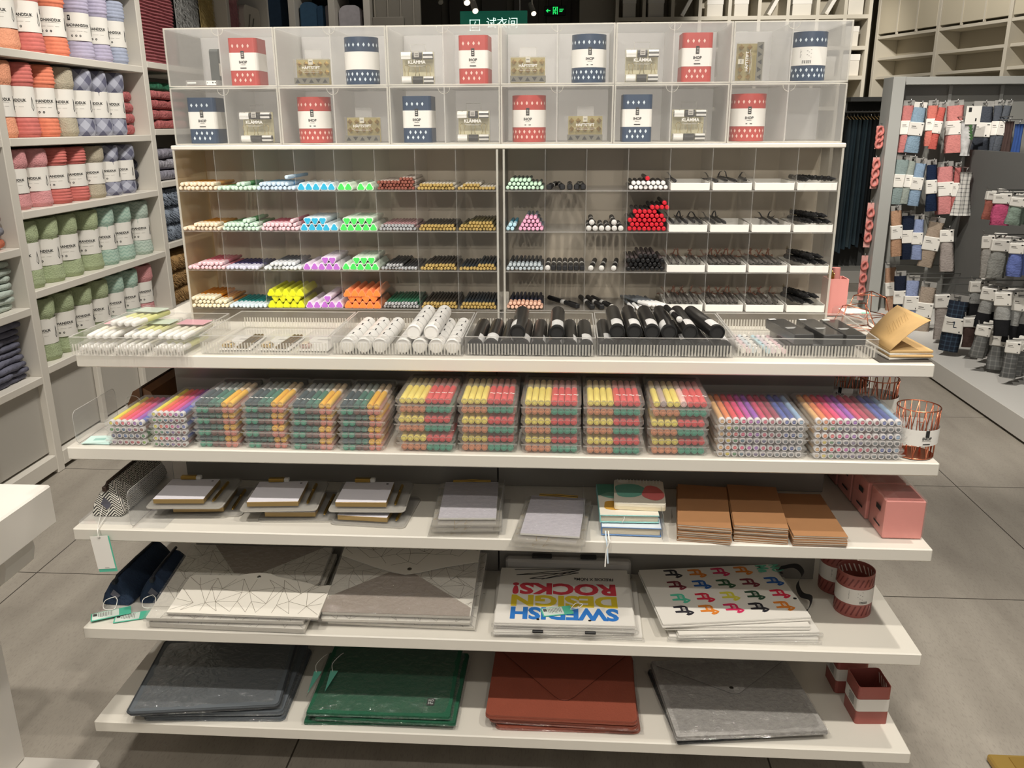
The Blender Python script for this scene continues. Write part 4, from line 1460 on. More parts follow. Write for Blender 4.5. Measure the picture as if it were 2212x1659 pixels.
def pen_cup(col, square, blank=False, barcode=False):
    def b():
        r = bpy.data.objects.new('pen_cup', None); COL.objects.link(r)
        sh = mat(col, 0.38, noise=(20, .08))
        pale = mat('#d9e6ee' if col == NAVY else '#f0c9bd', 0.5)  # pale colour paints the lit inside seen through the cut-outs
        H, Rr = 0.107, 0.0405
        m = MB()
        if square:
            w = 0.070
            pr = rrect(w, 0.078, 0.010, 4)
            pi = rrect(w - 0.004, 0.074, 0.009, 4)
            n = len(pr)
            vs = [(p[0], p[1], 0) for p in pr] + [(p[0], p[1], H) for p in pr] + [(p[0], p[1], H) for p in pi] + [(p[0], p[1], 0.002) for p in pi]
            fs = [(k * n + i, k * n + (i + 1) % n, (k + 1) * n + (i + 1) % n, (k + 1) * n + i) for k in range(3) for i in range(n)]
            fs += [tuple(range(n))[::-1], tuple(3 * n + i for i in range(n))]
            m.add(vs, fs, sh)
            f = lambda x, z: (x, -0.0396, z)
            hw = w - 0.012
            m.build('shell', r)
            dm = MB(); diamonds(dm, hw, 0.078, 0.100, pale, f); diamonds(dm, hw, 0.006, 0.030, pale, f)
            dm.build('cutouts', r)
            bm = MB(); pb = rrect(w + 0.001, 0.079, 0.0105, 4)
            bm.prism(pb, 0.034, 0.074, PAPER, cap=False)
            g_ = lambda x, z: T(x, -0.0400, z, R(90))
            q0 = -0.0401
        else:
            m.lathe([(0, 0), (Rr, 0), (Rr, H), (Rr - .002, H), (Rr - .002, 0.002), (0, .002)], 36, sh)
            m.build('shell', r)
            f = lambda x, z: ((Rr + .0004) * math.sin(x / Rr), -(Rr + .0004) * math.cos(x / Rr), z)
            dm = MB(); diamonds(dm, 2 * PI * Rr * .98, 0.078, 0.100, pale, f); diamonds(dm, 2 * PI * Rr * .98, 0.006, 0.030, pale, f)
            dm.build('cutouts', r)
            bm = MB(); bm.lathe([(Rr + .0008, 0.034), (Rr + .0008, 0.074)], 36, PAPER)
        yf = -0.0403 if square else None
        if not blank:
            rt = Rr + 0.0013
            if barcode:
                for k in range(9):
                    x = -0.024 + 0.0022 * k + (k % 3) * .0004
                    q = [x, x + (.0007 if k % 2 else .0013)]
                    bm.add([(rt * math.sin(a / rt), -rt * math.cos(a / rt), z) for a, z in ((q[0], .038), (q[1], .038), (q[1], .045), (q[0], .045))], [(0, 1, 2, 3)], INK)
                for k in range(7):
                    z = .051 + .0027 * k
                    bm.add([(rt * math.sin(a / rt), -rt * math.cos(a / rt), zz) for a, zz in ((-.030, z), (-.004 - .004 * (k % 3), z), (-.004 - .004 * (k % 3), z + .0009), (-.030, z + .0009))], [(0, 1, 2, 3)], INKGREY)
            else:
                dx = 0 if square else -0.004
                def quad(x0, x1, z0, z1, mm, dy=0.0):
                    if square:
                        bm.add([(x0 + dx, yf - dy, z0), (x1 + dx, yf - dy, z0), (x1 + dx, yf - dy, z1), (x0 + dx, yf - dy, z1)], [(0, 1, 2, 3)], mm)
                    else:
                        bm.add([((rt + dy) * math.sin((a + dx) / rt), -(rt + dy) * math.cos((a + dx) / rt), z) for a, z in ((x0, z0), (x1, z0), (x1, z1), (x0, z1))], [(0, 1, 2, 3)], mm)
                quad(-.004, .004, .061, .078, INK)
                for zz in (.0725, .0685, .0645):
                    quad(-.0022, .0022, zz, zz + .0012, PAPER, .0003)
                quad(-.0055, .0055, .0465, .0474, INKGREY)
                quad(-.0075, .0075, .0385, .0405, INK)
                if square:
                    bm.text('IHOP', 0.0062, INK, T(dx, yf, .050, R(90)), bold=.03)
                else:
                    bm.text('IHOP', 0.0062, INK, T(0, 0, .050, 0, 0, dx / rt), wrap=rt, bold=.03)
        bm.build('paper_band', r)
        return tag(r, None, 'pen cup')
    return b


def clip_pack():
    r = bpy.data.objects.new('binder_clip_pack', None); COL.objects.link(r)
    w, d, h = 0.080, 0.034, 0.074
    m = MB(); m.box(-w / 2 + .002, w / 2 - .002, d - .004, d - .003, .001, h - .001, mat('#cfc7a2', .5)); m.build('card', r)
    m = MB(); m.box(-w / 2, w / 2, 0, d, 0, h, acrylic(0.07, gloss=.6), .001)
    m.tube([(-.018, .03, h), (-.018, .03, h + .016), (.018, .03, h + .016), (.018, .03, h)], .0007, 4, EDGE)
    m.build('clear_case', r)
    polka = dot_mat('#f1efe9', '#1c1c1c', 0.0066)
    strp = stripe_mat('#efede8', '#1c1c1c', 0.009)
    for row, z in ((0, .010), (1, .064)):
        for k, (x, mm) in enumerate(((-.026, polka), (0, BLACK), (.026, strp))):
            c = MB()
            pts = [(-.008, -.0085), (.008, -.0085), (.0015, .008), (-.0015, .008)]
            s = 1 if row == 0 else -1
            c.frustum((x - .0115, .012, z), (x + .0115, .012, z), .0085, .0085, 10, mm)
            c.box(x - .0115, x + .0115, .0045, .0195, z + (0.001 if s > 0 else -.0075), z + (.0075 if s > 0 else -.001), mm)
            o = c.build('clip', r)
            if row == 0:
                wm = MB()
                wm.tube([(x - .005, .0085, z + .009), (x - .0035, .0085, z + .018), (x - .0065, .0085, z + .028), (x - .003, .0085, z + .033), (x + .003, .0085, z + .033), (x + .0065, .0085, z + .028), (x + .0035, .0085, z + .018), (x + .005, .0085, z + .009)], .0008, 5, GOLDPALE)
                wm.build('wire_handle', o)
    m = MB(); m.text('KLÄMMA', .0075, PAPER, T(0, -.0006, h * .62, R(90)), bold=.03)
    m.box(-.02, .02, -.0006, -.0004, h * .56, h * .565, PAPER); m.box(-.015, .015, -.0006, -.0004, h * .535, h * .54, PAPER)
    m.box(-.006, .006, -.0008, -.0004, h - .014, h - .001, mat('#bdb9b2', .5)); m.box(-.004, .004, -.001, -.0008, h - .0075, h - .0055, INKGREY); m.box(-.004, .004, -.001, -.0008, h - .0115, h - .0095, INKGREY)
    m.build('print', r)
    return tag(r, None, 'clips')


def dot_mat(ca, cb, pitch):
    key = ('dot', ca, cb, pitch)
    if key in _M:
        return _M[key]
    m, nt, b, N, L = new_mat('polka_dots')
    tc = N.new('ShaderNodeTexCoord')
    v = N.new('ShaderNodeTexVoronoi'); v.inputs['Scale'].default_value = 1 / pitch; v.inputs['Randomness'].default_value = .25
    L.new(tc.outputs['Object'], v.inputs['Vector'])
    lt = N.new('ShaderNodeMath'); lt.operation = 'LESS_THAN'; lt.inputs[1].default_value = .27
    L.new(v.outputs['Distance'], lt.inputs[0])
    mx = N.new('ShaderNodeMix'); mx.data_type = 'RGBA'
    mx.inputs['A'].default_value = C(ca); mx.inputs['B'].default_value = C(cb)
    L.new(lt.outputs[0], mx.inputs['Factor']); L.new(mx.outputs['Result'], b.inputs['Base Color'])
    b.inputs['Roughness'].default_value = .35
    _M[key] = m
    return m


def stripe_mat(ca, cb, pitch, axis='Z', rot=0):
    key = ('stripe', ca, cb, pitch, axis, rot)
    if key in _M:
        return _M[key]
    m, nt, b, N, L = new_mat('stripes')
    tc = N.new('ShaderNodeTexCoord')
    mp = N.new('ShaderNodeMapping'); mp.inputs['Rotation'].default_value = (0, R(rot), 0)
    L.new(tc.outputs['Object'], mp.inputs[0])
    sep = N.new('ShaderNodeSeparateXYZ'); L.new(mp.outputs[0], sep.inputs[0])
    a = N.new('ShaderNodeMath'); a.operation = 'MULTIPLY'; a.inputs[1].default_value = 1 / pitch
    f_ = N.new('ShaderNodeMath'); f_.operation = 'FRACT'
    g_ = N.new('ShaderNodeMath'); g_.operation = 'LESS_THAN'; g_.inputs[1].default_value = .5
    L.new(sep.outputs[axis], a.inputs[0]); L.new(a.outputs[0], f_.inputs[0]); L.new(f_.outputs[0], g_.inputs[0])
    mx = N.new('ShaderNodeMix'); mx.data_type = 'RGBA'
    mx.inputs['A'].default_value = C(ca); mx.inputs['B'].default_value = C(cb)
    L.new(g_.outputs[0], mx.inputs['Factor']); L.new(mx.outputs['Result'], b.inputs['Base Color'])
    b.inputs['Roughness'].default_value = .35
    _M[key] = m
    return m


def stud_pack(tab=True):
    r = bpy.data.objects.new('push_pin_pack', None); COL.objects.link(r)
    w, d, h = 0.086, 0.030, 0.060
    m = MB(); m.box(-w / 2 + .002, w / 2 - .002, d - .004, d - .003, .001, h - .001, mat('#a99a62', .45)); m.build('card', r)
    m = MB(); m.box(-w / 2, w / 2, 0, d, 0, h, acrylic(0.06, gloss=.6), .001)
    if tab:
        m.box(-.02, .02, d - .003, d - .001, h, h + .022, acrylic(0.25, gloss=.4))
    m.build('clear_case', r)
    for row, z in ((0, .049), (1, .030)):
        for k in range(5):
            x = -.033 + .0165 * k
            c = MB(); s = .0066
            c.add([(x - s, .020, z), (x, .020, z - s), (x + s, .020, z), (x, .020, z + s), (x, .010, z)], [(0, 1, 4), (1, 2, 4), (2, 3, 4), (3, 0, 4), (0, 3, 2, 1)], GOLD)
            c.build('pyramid_pin', r)
    m = MB(); m.box(-w / 2 + .001, w / 2 - .001, .0005, .0015, .002, .017, mat('#6d6a5e', .5))
    for k in range(5):
        x = -.034 + .0165 * k
        m.add([(x - .006, .0002, .005), (x + .006, .0002, .005), (x, .0002, .014)] if k % 2 == 0 else [(x - .006, .0002, .014), (x + .006, .0002, .014), (x, .0002, .005)], [(0, 1, 2)], BLACK)
    m.build('printed_strip', r)
    m = MB(); m.text('HÄFTSTIFT', .0066, PAPER, T(0, -.0006, .036, R(90)), bold=.02)
    m.box(-.026, .026, -.0006, -.0004, .0315, .0320, PAPER); m.box(-.02, .02, -.0006, -.0004, .0285, .029, PAPER)
    m.box(-.0055, .0055, -.0008, -.0004, h - .014, h - .001, mat('#c9c4b4', .5)); m.box(-.0035, .0035, -.001, -.0008, h - .0085, h - .0065, INKGREY)
    m.build('print', r)
    return tag(r, None, 'push pins')


UP, LO = ZT[1] + .0036, ZT[0] + .0036
CUPS = [  # cell, tier, colour, square, px u of centre, blank, barcode
    (1, 1, RED, True, 536, 0, 0), (3, 1, NAVY, False, 782, 1, 0), (5, 1, RED, True, 1027, 0, 0), (7, 1, NAVY, False, 1272, 0, 0), (9, 1, RED, True, 1501, 0, 0), (11, 1, NAVY, False, 1745, 0, 1),
    (0, 0, NAVY, True, 447, 0, 0), (2, 0, RED, False, 680, 0, 0), (4, 0, NAVY, True, 906, 0, 0), (6, 0, RED, False, 1143, 0, 0), (8, 0, NAVY, True, 1374, 0, 0), (10, 0, RED, False, 1615, 0, 0)]
for c, tier, col, sq, u, bl, bc in CUPS:
    z = (LO, UP)[tier]
    p = at_y(u, 250 if tier == 0 else 130, 0.05)
    lab = '%s %s pen cup in %swhite band, %s compartment, %s tier' % ('red' if col == RED else 'navy', 'rounded-square' if sq else 'round', 'blank ' if bl else ('barcoded ' if bc else ''), ORD[c], ('lower', 'upper')[tier])
    make(('cup', col, sq, bl, bc), pen_cup(col, sq, bl, bc), (p.x, 0.052, z), R(random.uniform(-7, 7) if sq else random.uniform(-14, 14)), lab, 'pen cups in the drawer boxes')
for c, tier, u, f_, rot in ((4, 1, 902, 'k', 0), (8, 1, 1387, 'k', 0), (1, 0, 552, 'k', 0), (5, 0, 1022, 'k', 0), (9, 0, 1490, 'k', 0),
                            (2, 1, 674, 'h', 0), (6, 1, 1141, 'h', 0), (3, 0, 784, 'h', 0), (7, 0, 1264, 'h', 0)):
    z = (LO, UP)[tier]
    p = at_y(u, 250 if tier == 0 else 130, 0.03)
    if f_ == 'k':
        make('clip_pack', clip_pack, (p.x, 0.016, z), R(random.uniform(-4, 4)), 'clear pack of patterned binder clips with gold handles, %s compartment, %s tier' % (ORD[c], ('lower', 'upper')[tier]), 'binder clip packs in the drawer boxes')
    else:
        make('stud_pack', stud_pack, (p.x, 0.016, z), R(random.uniform(-4, 4)), 'clear pack of gold pyramid pins, lying level in the %s compartment, %s tier' % (ORD[c], ('lower', 'upper')[tier]), 'gold pin packs in the drawer boxes')
p = at_y(1618, 130, 0.03)
make('stud_pack_end', lambda: stud_pack(False), (p.x + 0.034, 0.03, UP + 0.0445), (0, R(-90), 0), 'clear pack of gold pyramid pins standing on its short end, upper tier', 'gold pin packs in the drawer boxes')
p = at_y(438, 176, 0.03)
t = thing('flat_clip_pack', 'clip pack lying flat at the bottom of the first upper compartment', 'clips', (p.x, 0.06, UP))
m = MB(); m.box(-.038, .038, -.035, .035, 0, .002, mat('#7d6b66', .6)); m.build('card', t)
m = MB(); m.box(-.04, .04, -.037, .037, 0.0022, .013, acrylic(.15, gloss=.6), .001); m.build('clear_case', t)
m = MB(); m.box(.012, .036, -.0378, -.0372, .002, .012, dot_mat('#f1efe9', '#1c1c1c', .0066)); m.box(-.036, -.014, -.0378, -.0372, .006, .009, PAPER); m.build('print', t)
p = at_y(462, 140, 0.15)
o = MB(); o.prism(rrect(.02, .095, .009, 4), 0, .022, mat('#5d615f', .5), T(0, 0, .0475, R(90), 0, R(90)))
o = o.build('storage_tin', None, (p.x - .01, 0.16, UP)); m = MB(); m.box(.0222, .0226, -.008, .008, .03, .06, PAPER2); m.build('paper_band', o)
tag(o, 'dark rounded tin at the back of the first upper compartment', 'tin')
# ================================================================ LOOSE PENS IN THE CABINET
def pen_round(body, capc, dia=0.0092, L=0.138, clearcap=True, endm=None, cap_len=0.035, white_band=False):
    """pen lying along y, its front end at y = 0, centre of the barrel at z = 0"""
    def b():
        r = dia / 2
        m = MB()
        m.frustum((0, cap_len * 0.6, 0), (0, L, 0), r * 0.86, r * 0.80, 10, body)
        o = m.build('pen')
        c = MB()
        c.frustum((0, 0, 0), (0, cap_len, 0), r * 0.93, r, 10, capc, capm=endm or capc)
        c.frustum((0, -0.0016, 0), (0, 0, 0), r * 0.62, r * 0.93, 10, endm or capc)
        c.build('cap', o)
        return tag(o, None, 'pen')
    return b


def pencil(body, endc, dia=0.0078, L=0.15):
    def b():
        r = dia / 2
        m = MB(); m.frustum((0, 0.010, 0), (0, L, 0), r * 0.96, r * .96, 8, body)
        o = m.build('pencil')
        c = MB(); c.frustum((0, 0, 0), (0, 0.0135, 0), r, r, 10, endc); c.frustum((0, -0.0012, 0), (0, 0, 0), r * .7, r, 10, endc); c.build('end_cap', o)
        return tag(o, None, 'pencil')
    return b


def trihl(col, body, flip=False):
    """fat triangular highlighter: rounded three-sided body, coloured end"""
    def b():
        def tri(s, n=4):
            pts = []
            for i in range(24):
                q = 2 * PI * i / 24
                rad = s * (0.86 + 0.17 * math.cos(3 * (q - R(90) - (PI if flip else 0))))
                pts.append((rad * math.cos(q), rad * math.sin(q)))
            return pts
        s = 0.0108
        m = MB(); m.prism(tri(s), 0, 0.125, body, T(0, 0.125, 0, R(90)), True)
        o = m.build('highlighter')
        c = MB(); c.prism(tri(s * 0.78), 0, 0.0012, col, T(0, 0.0, 0, R(90)))
        c.build('cap_end', o)
        return tag(o, None, 'highlighter')
    return b


def clearbody(c, w=0.5):
    return acrylic(w, tint=c, milk=c, gloss=.5, rough=.1)


ROWN = ['bottom', 'third', 'second', 'top']     # shelf names from index 0 = lowest


def cell_x(c):
    return (-0.800 + 0.0025 + PITCH * (c + .5)) if c < 8 else (0.006 + 0.0025 + PITCH * (c - 8 + .5))


def fill(key, builder, desc, col, row, layers, dia, group, y0=-0.012, slack=0.0005, up=0.0, x0=None, jy=0.004, yaw=0.0, pitch=0.0, h=None):
    """layers: counts from the bottom, or (count, start slot)"""
    cx = cell_x(col)
    z = ZROW[row] + dia / 2 + 0.0012 + up
    step = dia + slack
    xl = cx - 0.0475 + dia / 2 + .0012 if x0 is None else cx - .0475 + x0 + dia / 2
    for li, ly in enumerate(layers):
        n, s = ly if isinstance(ly, tuple) else (ly, 0)
        for k in range(n):
            x = xl + (k + s) * step + (step / 2 if li % 2 else 0)
            lab = '%s, %s from left in %s layer, %s shelf, %s compartment' % (desc, ORD[k], ('lowest', 'second', 'third', 'fourth', 'fifth', 'sixth', 'seventh')[li], ROWN[row], ORD[col])
            make(key, builder, (x, y0 + random.uniform(-jy, jy), z + li * (h or step * 0.87)), (pitch, 0, yaw + R(random.uniform(-.25, .25))), lab, group)


G = 'pens lying in the acrylic cabinet'
FR = lambda c: acrylic(0.62, tint=c, milk=c, gloss=.5, rough=.15)
# gel pens with frosted clear caps, left columns
gel = {}
for nm, bc, cc in (('orange', '#e29a2e', '#f6e3c8'), ('green', '#6aa873', '#d2ead9'), ('blue', '#7fb4dc', '#cfe2f2'), ('pink', '#df7386', '#f3cfd6'), ('indigo', '#37336b', '#d9d8ea'),
                   ('grey', '#6d7479', '#dfe3e6'), ('teal', '#1f8d8b', '#d9e9f0'), ('cream orange', '#e79a33', '#f4e9cb'), ('cyan', '#38a7c9', '#bfe3ef')):
    gel[nm] = pen_round(mat(bc, .35), mat(cc, .3), dia=.0102, endm=mat(cc, .35), cap_len=.042)
D = 0.0102
def gelfill(nm, col, row, layers, **k):
    fill(('gel', nm), gel[nm], '%s gel pen' % nm, col, row, layers, D, G, y0=k.pop('y0', -0.024), **k)


gelfill('orange', 0, 3, [9, 8]); gelfill('green', 1, 3, [9, (2, 4)]); gelfill('blue', 2, 3, [9, 7])
make(('gel', 'blue'), gel['blue'], (cell_x(2) + .030, -.028, ZROW[3] + .0325), (0, 0, R(-4)), 'blue gel pen lying on top of the pile, top shelf, third compartment', G)
gelfill('orange', 0, 2, [9, (6, 2)]); gelfill('green', 1, 2, [9, (8, 0), (2, 5)]); gelfill('pink', 2, 2, [9, 8, (1, 7)])
gelfill('pink', 0, 1, [9, (6, 2)]); gelfill('indigo', 1, 1, [8]); gelfill('grey', 2, 1, [9, (6, 1)])
gelfill('cream orange', 0, 0, [9, 8, (6, 0)]); gelfill('teal', 1, 0, [9])
# triangular highlighters
HL = {}
for nm, cc, bc in (('blue', '#35b4dd', '#e4eef3'), ('green', '#4ede62', '#e2f2e0'), ('violet', '#bd6fd0', '#eee2f0'), ('yellow', '#e2e31f', '#dcdf3a'), ('orange', '#ff8a3c', '#ff9a68')):
    for fl in (False, True):
        HL[nm, fl] = (('hl', nm, fl), trihl(mat(cc, .4), mat(bc, .3), fl))


def hlfill(nm, col, row, counts):
    """alternate upright and inverted triangles like the packed markers"""
    for li, n in enumerate(counts):
        n, s = n if isinstance(n, tuple) else (n, 0)
        for k in range(n):
            key, bl = HL[nm, li % 2 == 1]
            x = cell_x(col) - .0475 + .0105 + .0187 * (k + s) + (0.0093 if li % 2 else 0)
            z = ZROW[row] + 0.0080 + li * 0.0150 + (0.0022 if li % 2 else 0)
            make(key, bl, (x, -.016 + random.uniform(-.003, .003), z), (0, 0, R(random.uniform(-.3, .3))),
                 '%s triangular highlighter, %s from left in %s layer, %s shelf' % (nm, ORD[k], ('lowest', 'second', 'third')[li], ROWN[row]) + (', %s compartment' % ORD[col]), 'triangular highlighters')


hlfill('blue', 3, 3, [5]); hlfill('green', 4, 3, [(2, 0), ]); hlfill('blue', 3, 2, [5, (3, 0)]); hlfill('green', 4, 2, [5, 4])
make(*HL['green', False], (cell_x(4) + .012, -.016, ZROW[3] + .0080), 0, 'green triangular highlighter, third in line, top shelf, fifth compartment', 'triangular highlighters')
make(*HL['green', False], (cell_x(4) + .033, -.014, ZROW[3] + .0080), 0, 'green triangular highlighter, last in line, top shelf, fifth compartment', 'triangular highlighters')
hlfill('violet', 3, 1, [5, (2, 2)]); hlfill('green', 4, 1, [5, (3, 1)]); hlfill('yellow', 2, 0, [5, 4, 5]); hlfill('violet', 3, 0, [5, (1, 2)]); hlfill('orange', 4, 0, [5, 4, 5])
# metal-ended pencils and pens
P = 0.0078
COPPERM = mat('#a8685a', .3, .5); GOLDM = mat('#cdb06c', .3, .4); SILVM = mat('#c3c5c8', .25, .45)
KP = {}
for nm, bc, ec in (('copper-ended pencil', '#d8cbc3', COPPERM), ('gold-ended white pencil', '#e6dfd2', GOLDM), ('silver-ended pink pencil', '#b98f93', SILVM), ('silver-ended black pencil', '#2e3033', SILVM),
                   ('gold-ended black pencil', '#35302a', GOLDM), ('gold-ended olive pencil', '#57502f', GOLDM), ('silver-ended green pencil', '#2f6f52', SILVM), ('gold-ended dark pencil', '#28323a', GOLDM)):
    KP[nm] = (('pcl', nm), pencil(mat(bc, .4), ec))


def pfill(nm, col, row, layers, **k):
    fill(KP[nm][0], KP[nm][1], nm, col, row, layers, P, 'metal-ended pencils', **k)


pfill('copper-ended pencil', 5, 3, [11, 10, 11, (4, 6)]); pfill('gold-ended white pencil', 6, 3, [11, 10]); pfill('gold-ended white pencil', 7, 3, [11, (5, 1)])
pfill('silver-ended pink pencil', 5, 2, [11, 10]); pfill('gold-ended black pencil', 6, 2, [11, 10]); pfill('gold-ended olive pencil', 7, 2, [11, 10, (7, 3)])
pfill('silver-ended black pencil', 5, 1, [11, (5, 1)]); pfill('gold-ended black pencil', 6, 1, [11, (9, 1)]); pfill('gold-ended dark pencil', 7, 1, [11, (5, 5)])
pfill('silver-ended green pencil', 5, 0, [11, 10]); pfill('gold-ended black pencil', 6, 0, [11, 10]); pfill('gold-ended dark pencil', 7, 0, [11, 10])
# right unit: fine liners, markers
liner = {}
for nm, bc, cc, ec in (('mint', '#5f6f6a', '#b7dcc0', '#cdeBd3'), ('pink', '#8d96a3', '#e39bbd', '#efb0cc'), ('grey-blue', '#3b3f44', '#a9b4ba', '#bcc6cb'), ('peach', '#23283f', '#e7b79e', '#efc3ab')):
    liner[nm] = (('lin', nm), pen_round(mat(bc, .4), mat(cc, .4), dia=.0098, endm=mat(ec, .4), cap_len=.03))


def lfill(nm, col, row, layers, **k):
    fill(liner[nm][0], liner[nm][1], '%s capped liner' % nm, col, row, layers, .0098, G, **k)


lfill('mint', 8, 3, [9, 8, (5, 1)]); lfill('pink', 8, 2, [(6, 3), (5, 3), (4, 4), (3, 4)])
fill(('gel', 'cyan'), gel['cyan'], 'cyan capped pen', 8, 2, [2, 2], D, G)
lfill('grey-blue', 8, 1, [9, 8]); lfill('peach', 8, 0, [9, 8])
capw = {}
for nm, bc, ec in (('white-ended', '#2b2b2c', '#f1efec'), ('red-ended', '#4a4445', '#cf2030'), ('black-ended', '#6a5f60', '#141415')):
    capw[nm] = (('capw', nm), pen_round(mat(bc, .4), mat(ec, .35), dia=.0112, endm=mat(ec, .35), cap_len=.012))


def cfill(nm, col, row, layers, **k):
    fill(capw[nm][0], capw[nm][1], '%s felt pen' % nm, col, row, layers, .0112, 'felt pens of the right cabinet', **k)


cfill('white-ended', 11, 3, [8, 7]); cfill('red-ended', 11, 2, [8, 7, 8, (6, 1), (5, 1), (4, 4), (1, 7)]); cfill('black-ended', 11, 1, [8, 7, 8, (4, 2)])
make(capw['red-ended'][0], capw['red-ended'][1], (cell_x(11) - .002, -.012, ZROW[3] + .0275), 0, 'red-ended felt pen lying on the white-ended ones, top shelf', 'felt pens of the right cabinet')


def marker_black(endw):
    def b():
        m = MB(); m.frustum((0, .004, 0), (0, .135, 0), .0062, .0062, 12, BLACK, capm=BLACK)
        o = m.build('marker')
        c = MB()
        if endw:
            c.frustum((0, 0, 0), (0, .006, 0), .0064, .0066, 12, PAPER); c.frustum((0, -.002, 0), (0, 0, 0), .003, .0064, 12, mat('#d5d2cd', .5))
        else:
            c.box(-.0062, .0062, -.002, .030, -.0058, .0062, mat('#202022', .5), .0018)
        c.build('end_cap', o)
        c = MB(); c.box(-.0014, .0014, .004, .042, .0066, .0082, BLACK, .0005); c.box(-.0014, .0014, .004, .010, .0058, .0066, BLACK); c.build('clip', o)
        c = MB(); c.lathe([(.00635, 0), (.00635, .016)], 12, mat('#c9c7c3', .5), T(0, .056, 0, R(-90))); c.build('label', o)
        return tag(o, None, 'marker')
    return b


def place_marker(endw, col, row, dx, lab, rz=0, dz=0, y=-.012):
    make(('mk', endw), marker_black(endw), (cell_x(col) + dx, y, ZROW[row] + .0075 + dz), (0, 0, R(rz)), lab, 'black markers of the right cabinet')


place_marker(False, 9, 3, -.040, 'black marker with square cap, alone at the left, top shelf', -6)
for i, dx in enumerate((-.008, .010, .026, .042)):
    place_marker(False, 9, 3, dx, 'black square-capped marker, %s of the loose four, top shelf' % ORD[i], (4, 0, -3, 1)[i])
for i in range(6):
    place_marker(True, 10, 2, -.041 + .0155 * i, 'black marker with white end, %s in the lowest row, second shelf' % ORD[i])
for i, dx in enumerate((-.034, .020)):
    place_marker(True, 10, 2, dx, 'black marker with white end, %s on top of the others, second shelf' % ('left' if i == 0 else 'right'), dz=.0142)
for i in range(7):
    place_marker(i == 0, 9, 1, -.042 + .0142 * i, 'black marker, %s from left in the tenth compartment, third shelf' % ORD[i])
for i, dx in enumerate((-.034, -.008, .022)):
    place_marker(True, 10, 1, dx, 'black marker with white end, %s of three set apart, third shelf' % ORD[i], -6)
make(('mk', False), marker_black(False), (cell_x(9) + .034, -.004, ZROW[0] + .0075), (0, 0, R(33)), 'black marker lying diagonally alone, bottom shelf', 'black markers of the right cabinet')
place_marker(False, 10, 0, -.028, 'black square-capped marker, left of three slanted ones, bottom shelf', 12)
place_marker(False, 10, 0, -.004, 'black square-capped marker, middle of three slanted ones, bottom shelf', 14)
place_marker(True, 10, 0, .022, 'black marker, right of three slanted ones, bottom shelf', 20)
# loose heap of white and grey pens
wp = pen_round(mat('#6f7479', .4), mat('#f0efed', .4), dia=.0095, endm=mat('#f6f5f3', .4), cap_len=.05)
z = ZROW[0] + .006
for i in range(6):
    make('whitepen', wp, (cell_x(11) - .026 + .0125 * i, -.014 + .002 * i, z), (0, 0, R(8)), 'white-capped grey pen, %s from left in the heap, bottom shelf' % ORD[i], 'white-capped pens in a heap')
for i in range(5):
    make('whitepen', wp, (cell_x(11) + .014 + .0102 * i, -.026 - .001 * i, z + .0104), (R(-.6), 0, R(27)), 'white-capped grey pen, %s of the slanted ones on the heap, bottom shelf' % ORD[i], 'white-capped pens in a heap')

# white trays with novelty pens
def bin_tray():
    m = MB()
    w = .0455
    m.box(-w, w, 0, .012, 0, .002, PAPER)
    m.box(-w, w, 0, .13, 0, .0015, PAPER)
    m.box(-w, w, -.0012, 0, 0, .017, PAPER, .0004)
    for s in (-1, 1):
        m.box(s * w - .0006, s * w + .0006, 0, .13, .0015, .019, PAPER)
    m.box(-w, w, .1295, .1305, .0015, .019, PAPER)
    o = m.build('paper_tray')
    return tag(o, None, 'tray')


def antler_pen(body, horn, branch=True):
    def b():
        m = MB()
        m.frustum((0, 0, 0), (0, .018, 0), .0018, .0044, 10, body); m.frustum((0, .018, 0), (0, .115, 0), .0044, .0036, 10, body)
        o = m.build('novelty_pen')
        c = MB(); c.frustum((0, -.002, 0), (0, .0, 0), .0012, .0017, 8, DARK); c.build('tip', o)
        h = MB()
        for s in (-1, 1):
            h.tube([(0, .112, 0), (s * .004, .120, .004), (s * .008, .123, .011), (s * .007, .123, .016)], .0014, 6, horn, rs=[.002, .0018, .0014, .0008])
            if branch:
                h.tube([(s * .006, .122, .008), (s * .011, .123, .010)], .0012, 6, horn)
                h.tube([(s * .008, .123, .011), (s * .012, .124, .015)], .001, 6, horn)
        h.build('antlers', o)
        return tag(o, None, 'pen')
    return b


def twist_pen():
    m = MB()
    n = 40
    pts = [(0.0006 * math.cos(i), .116 * i / n, .0006 * math.sin(i)) for i in range(n + 1)]
    m.tube(pts, .005, 8, BLACK, rs=[.0012 + .0042 * min(1, i / 5) * (1 + .22 * math.sin(i * 1.9)) for i in range(n + 1)])
    o = m.build('twisted_pen')
    c = MB(); c.frustum((0, .115, 0), (0, .123, 0), .004, .002, 8, GOLD); c.build('gold_tip', o)
    return tag(o, None, 'pen')


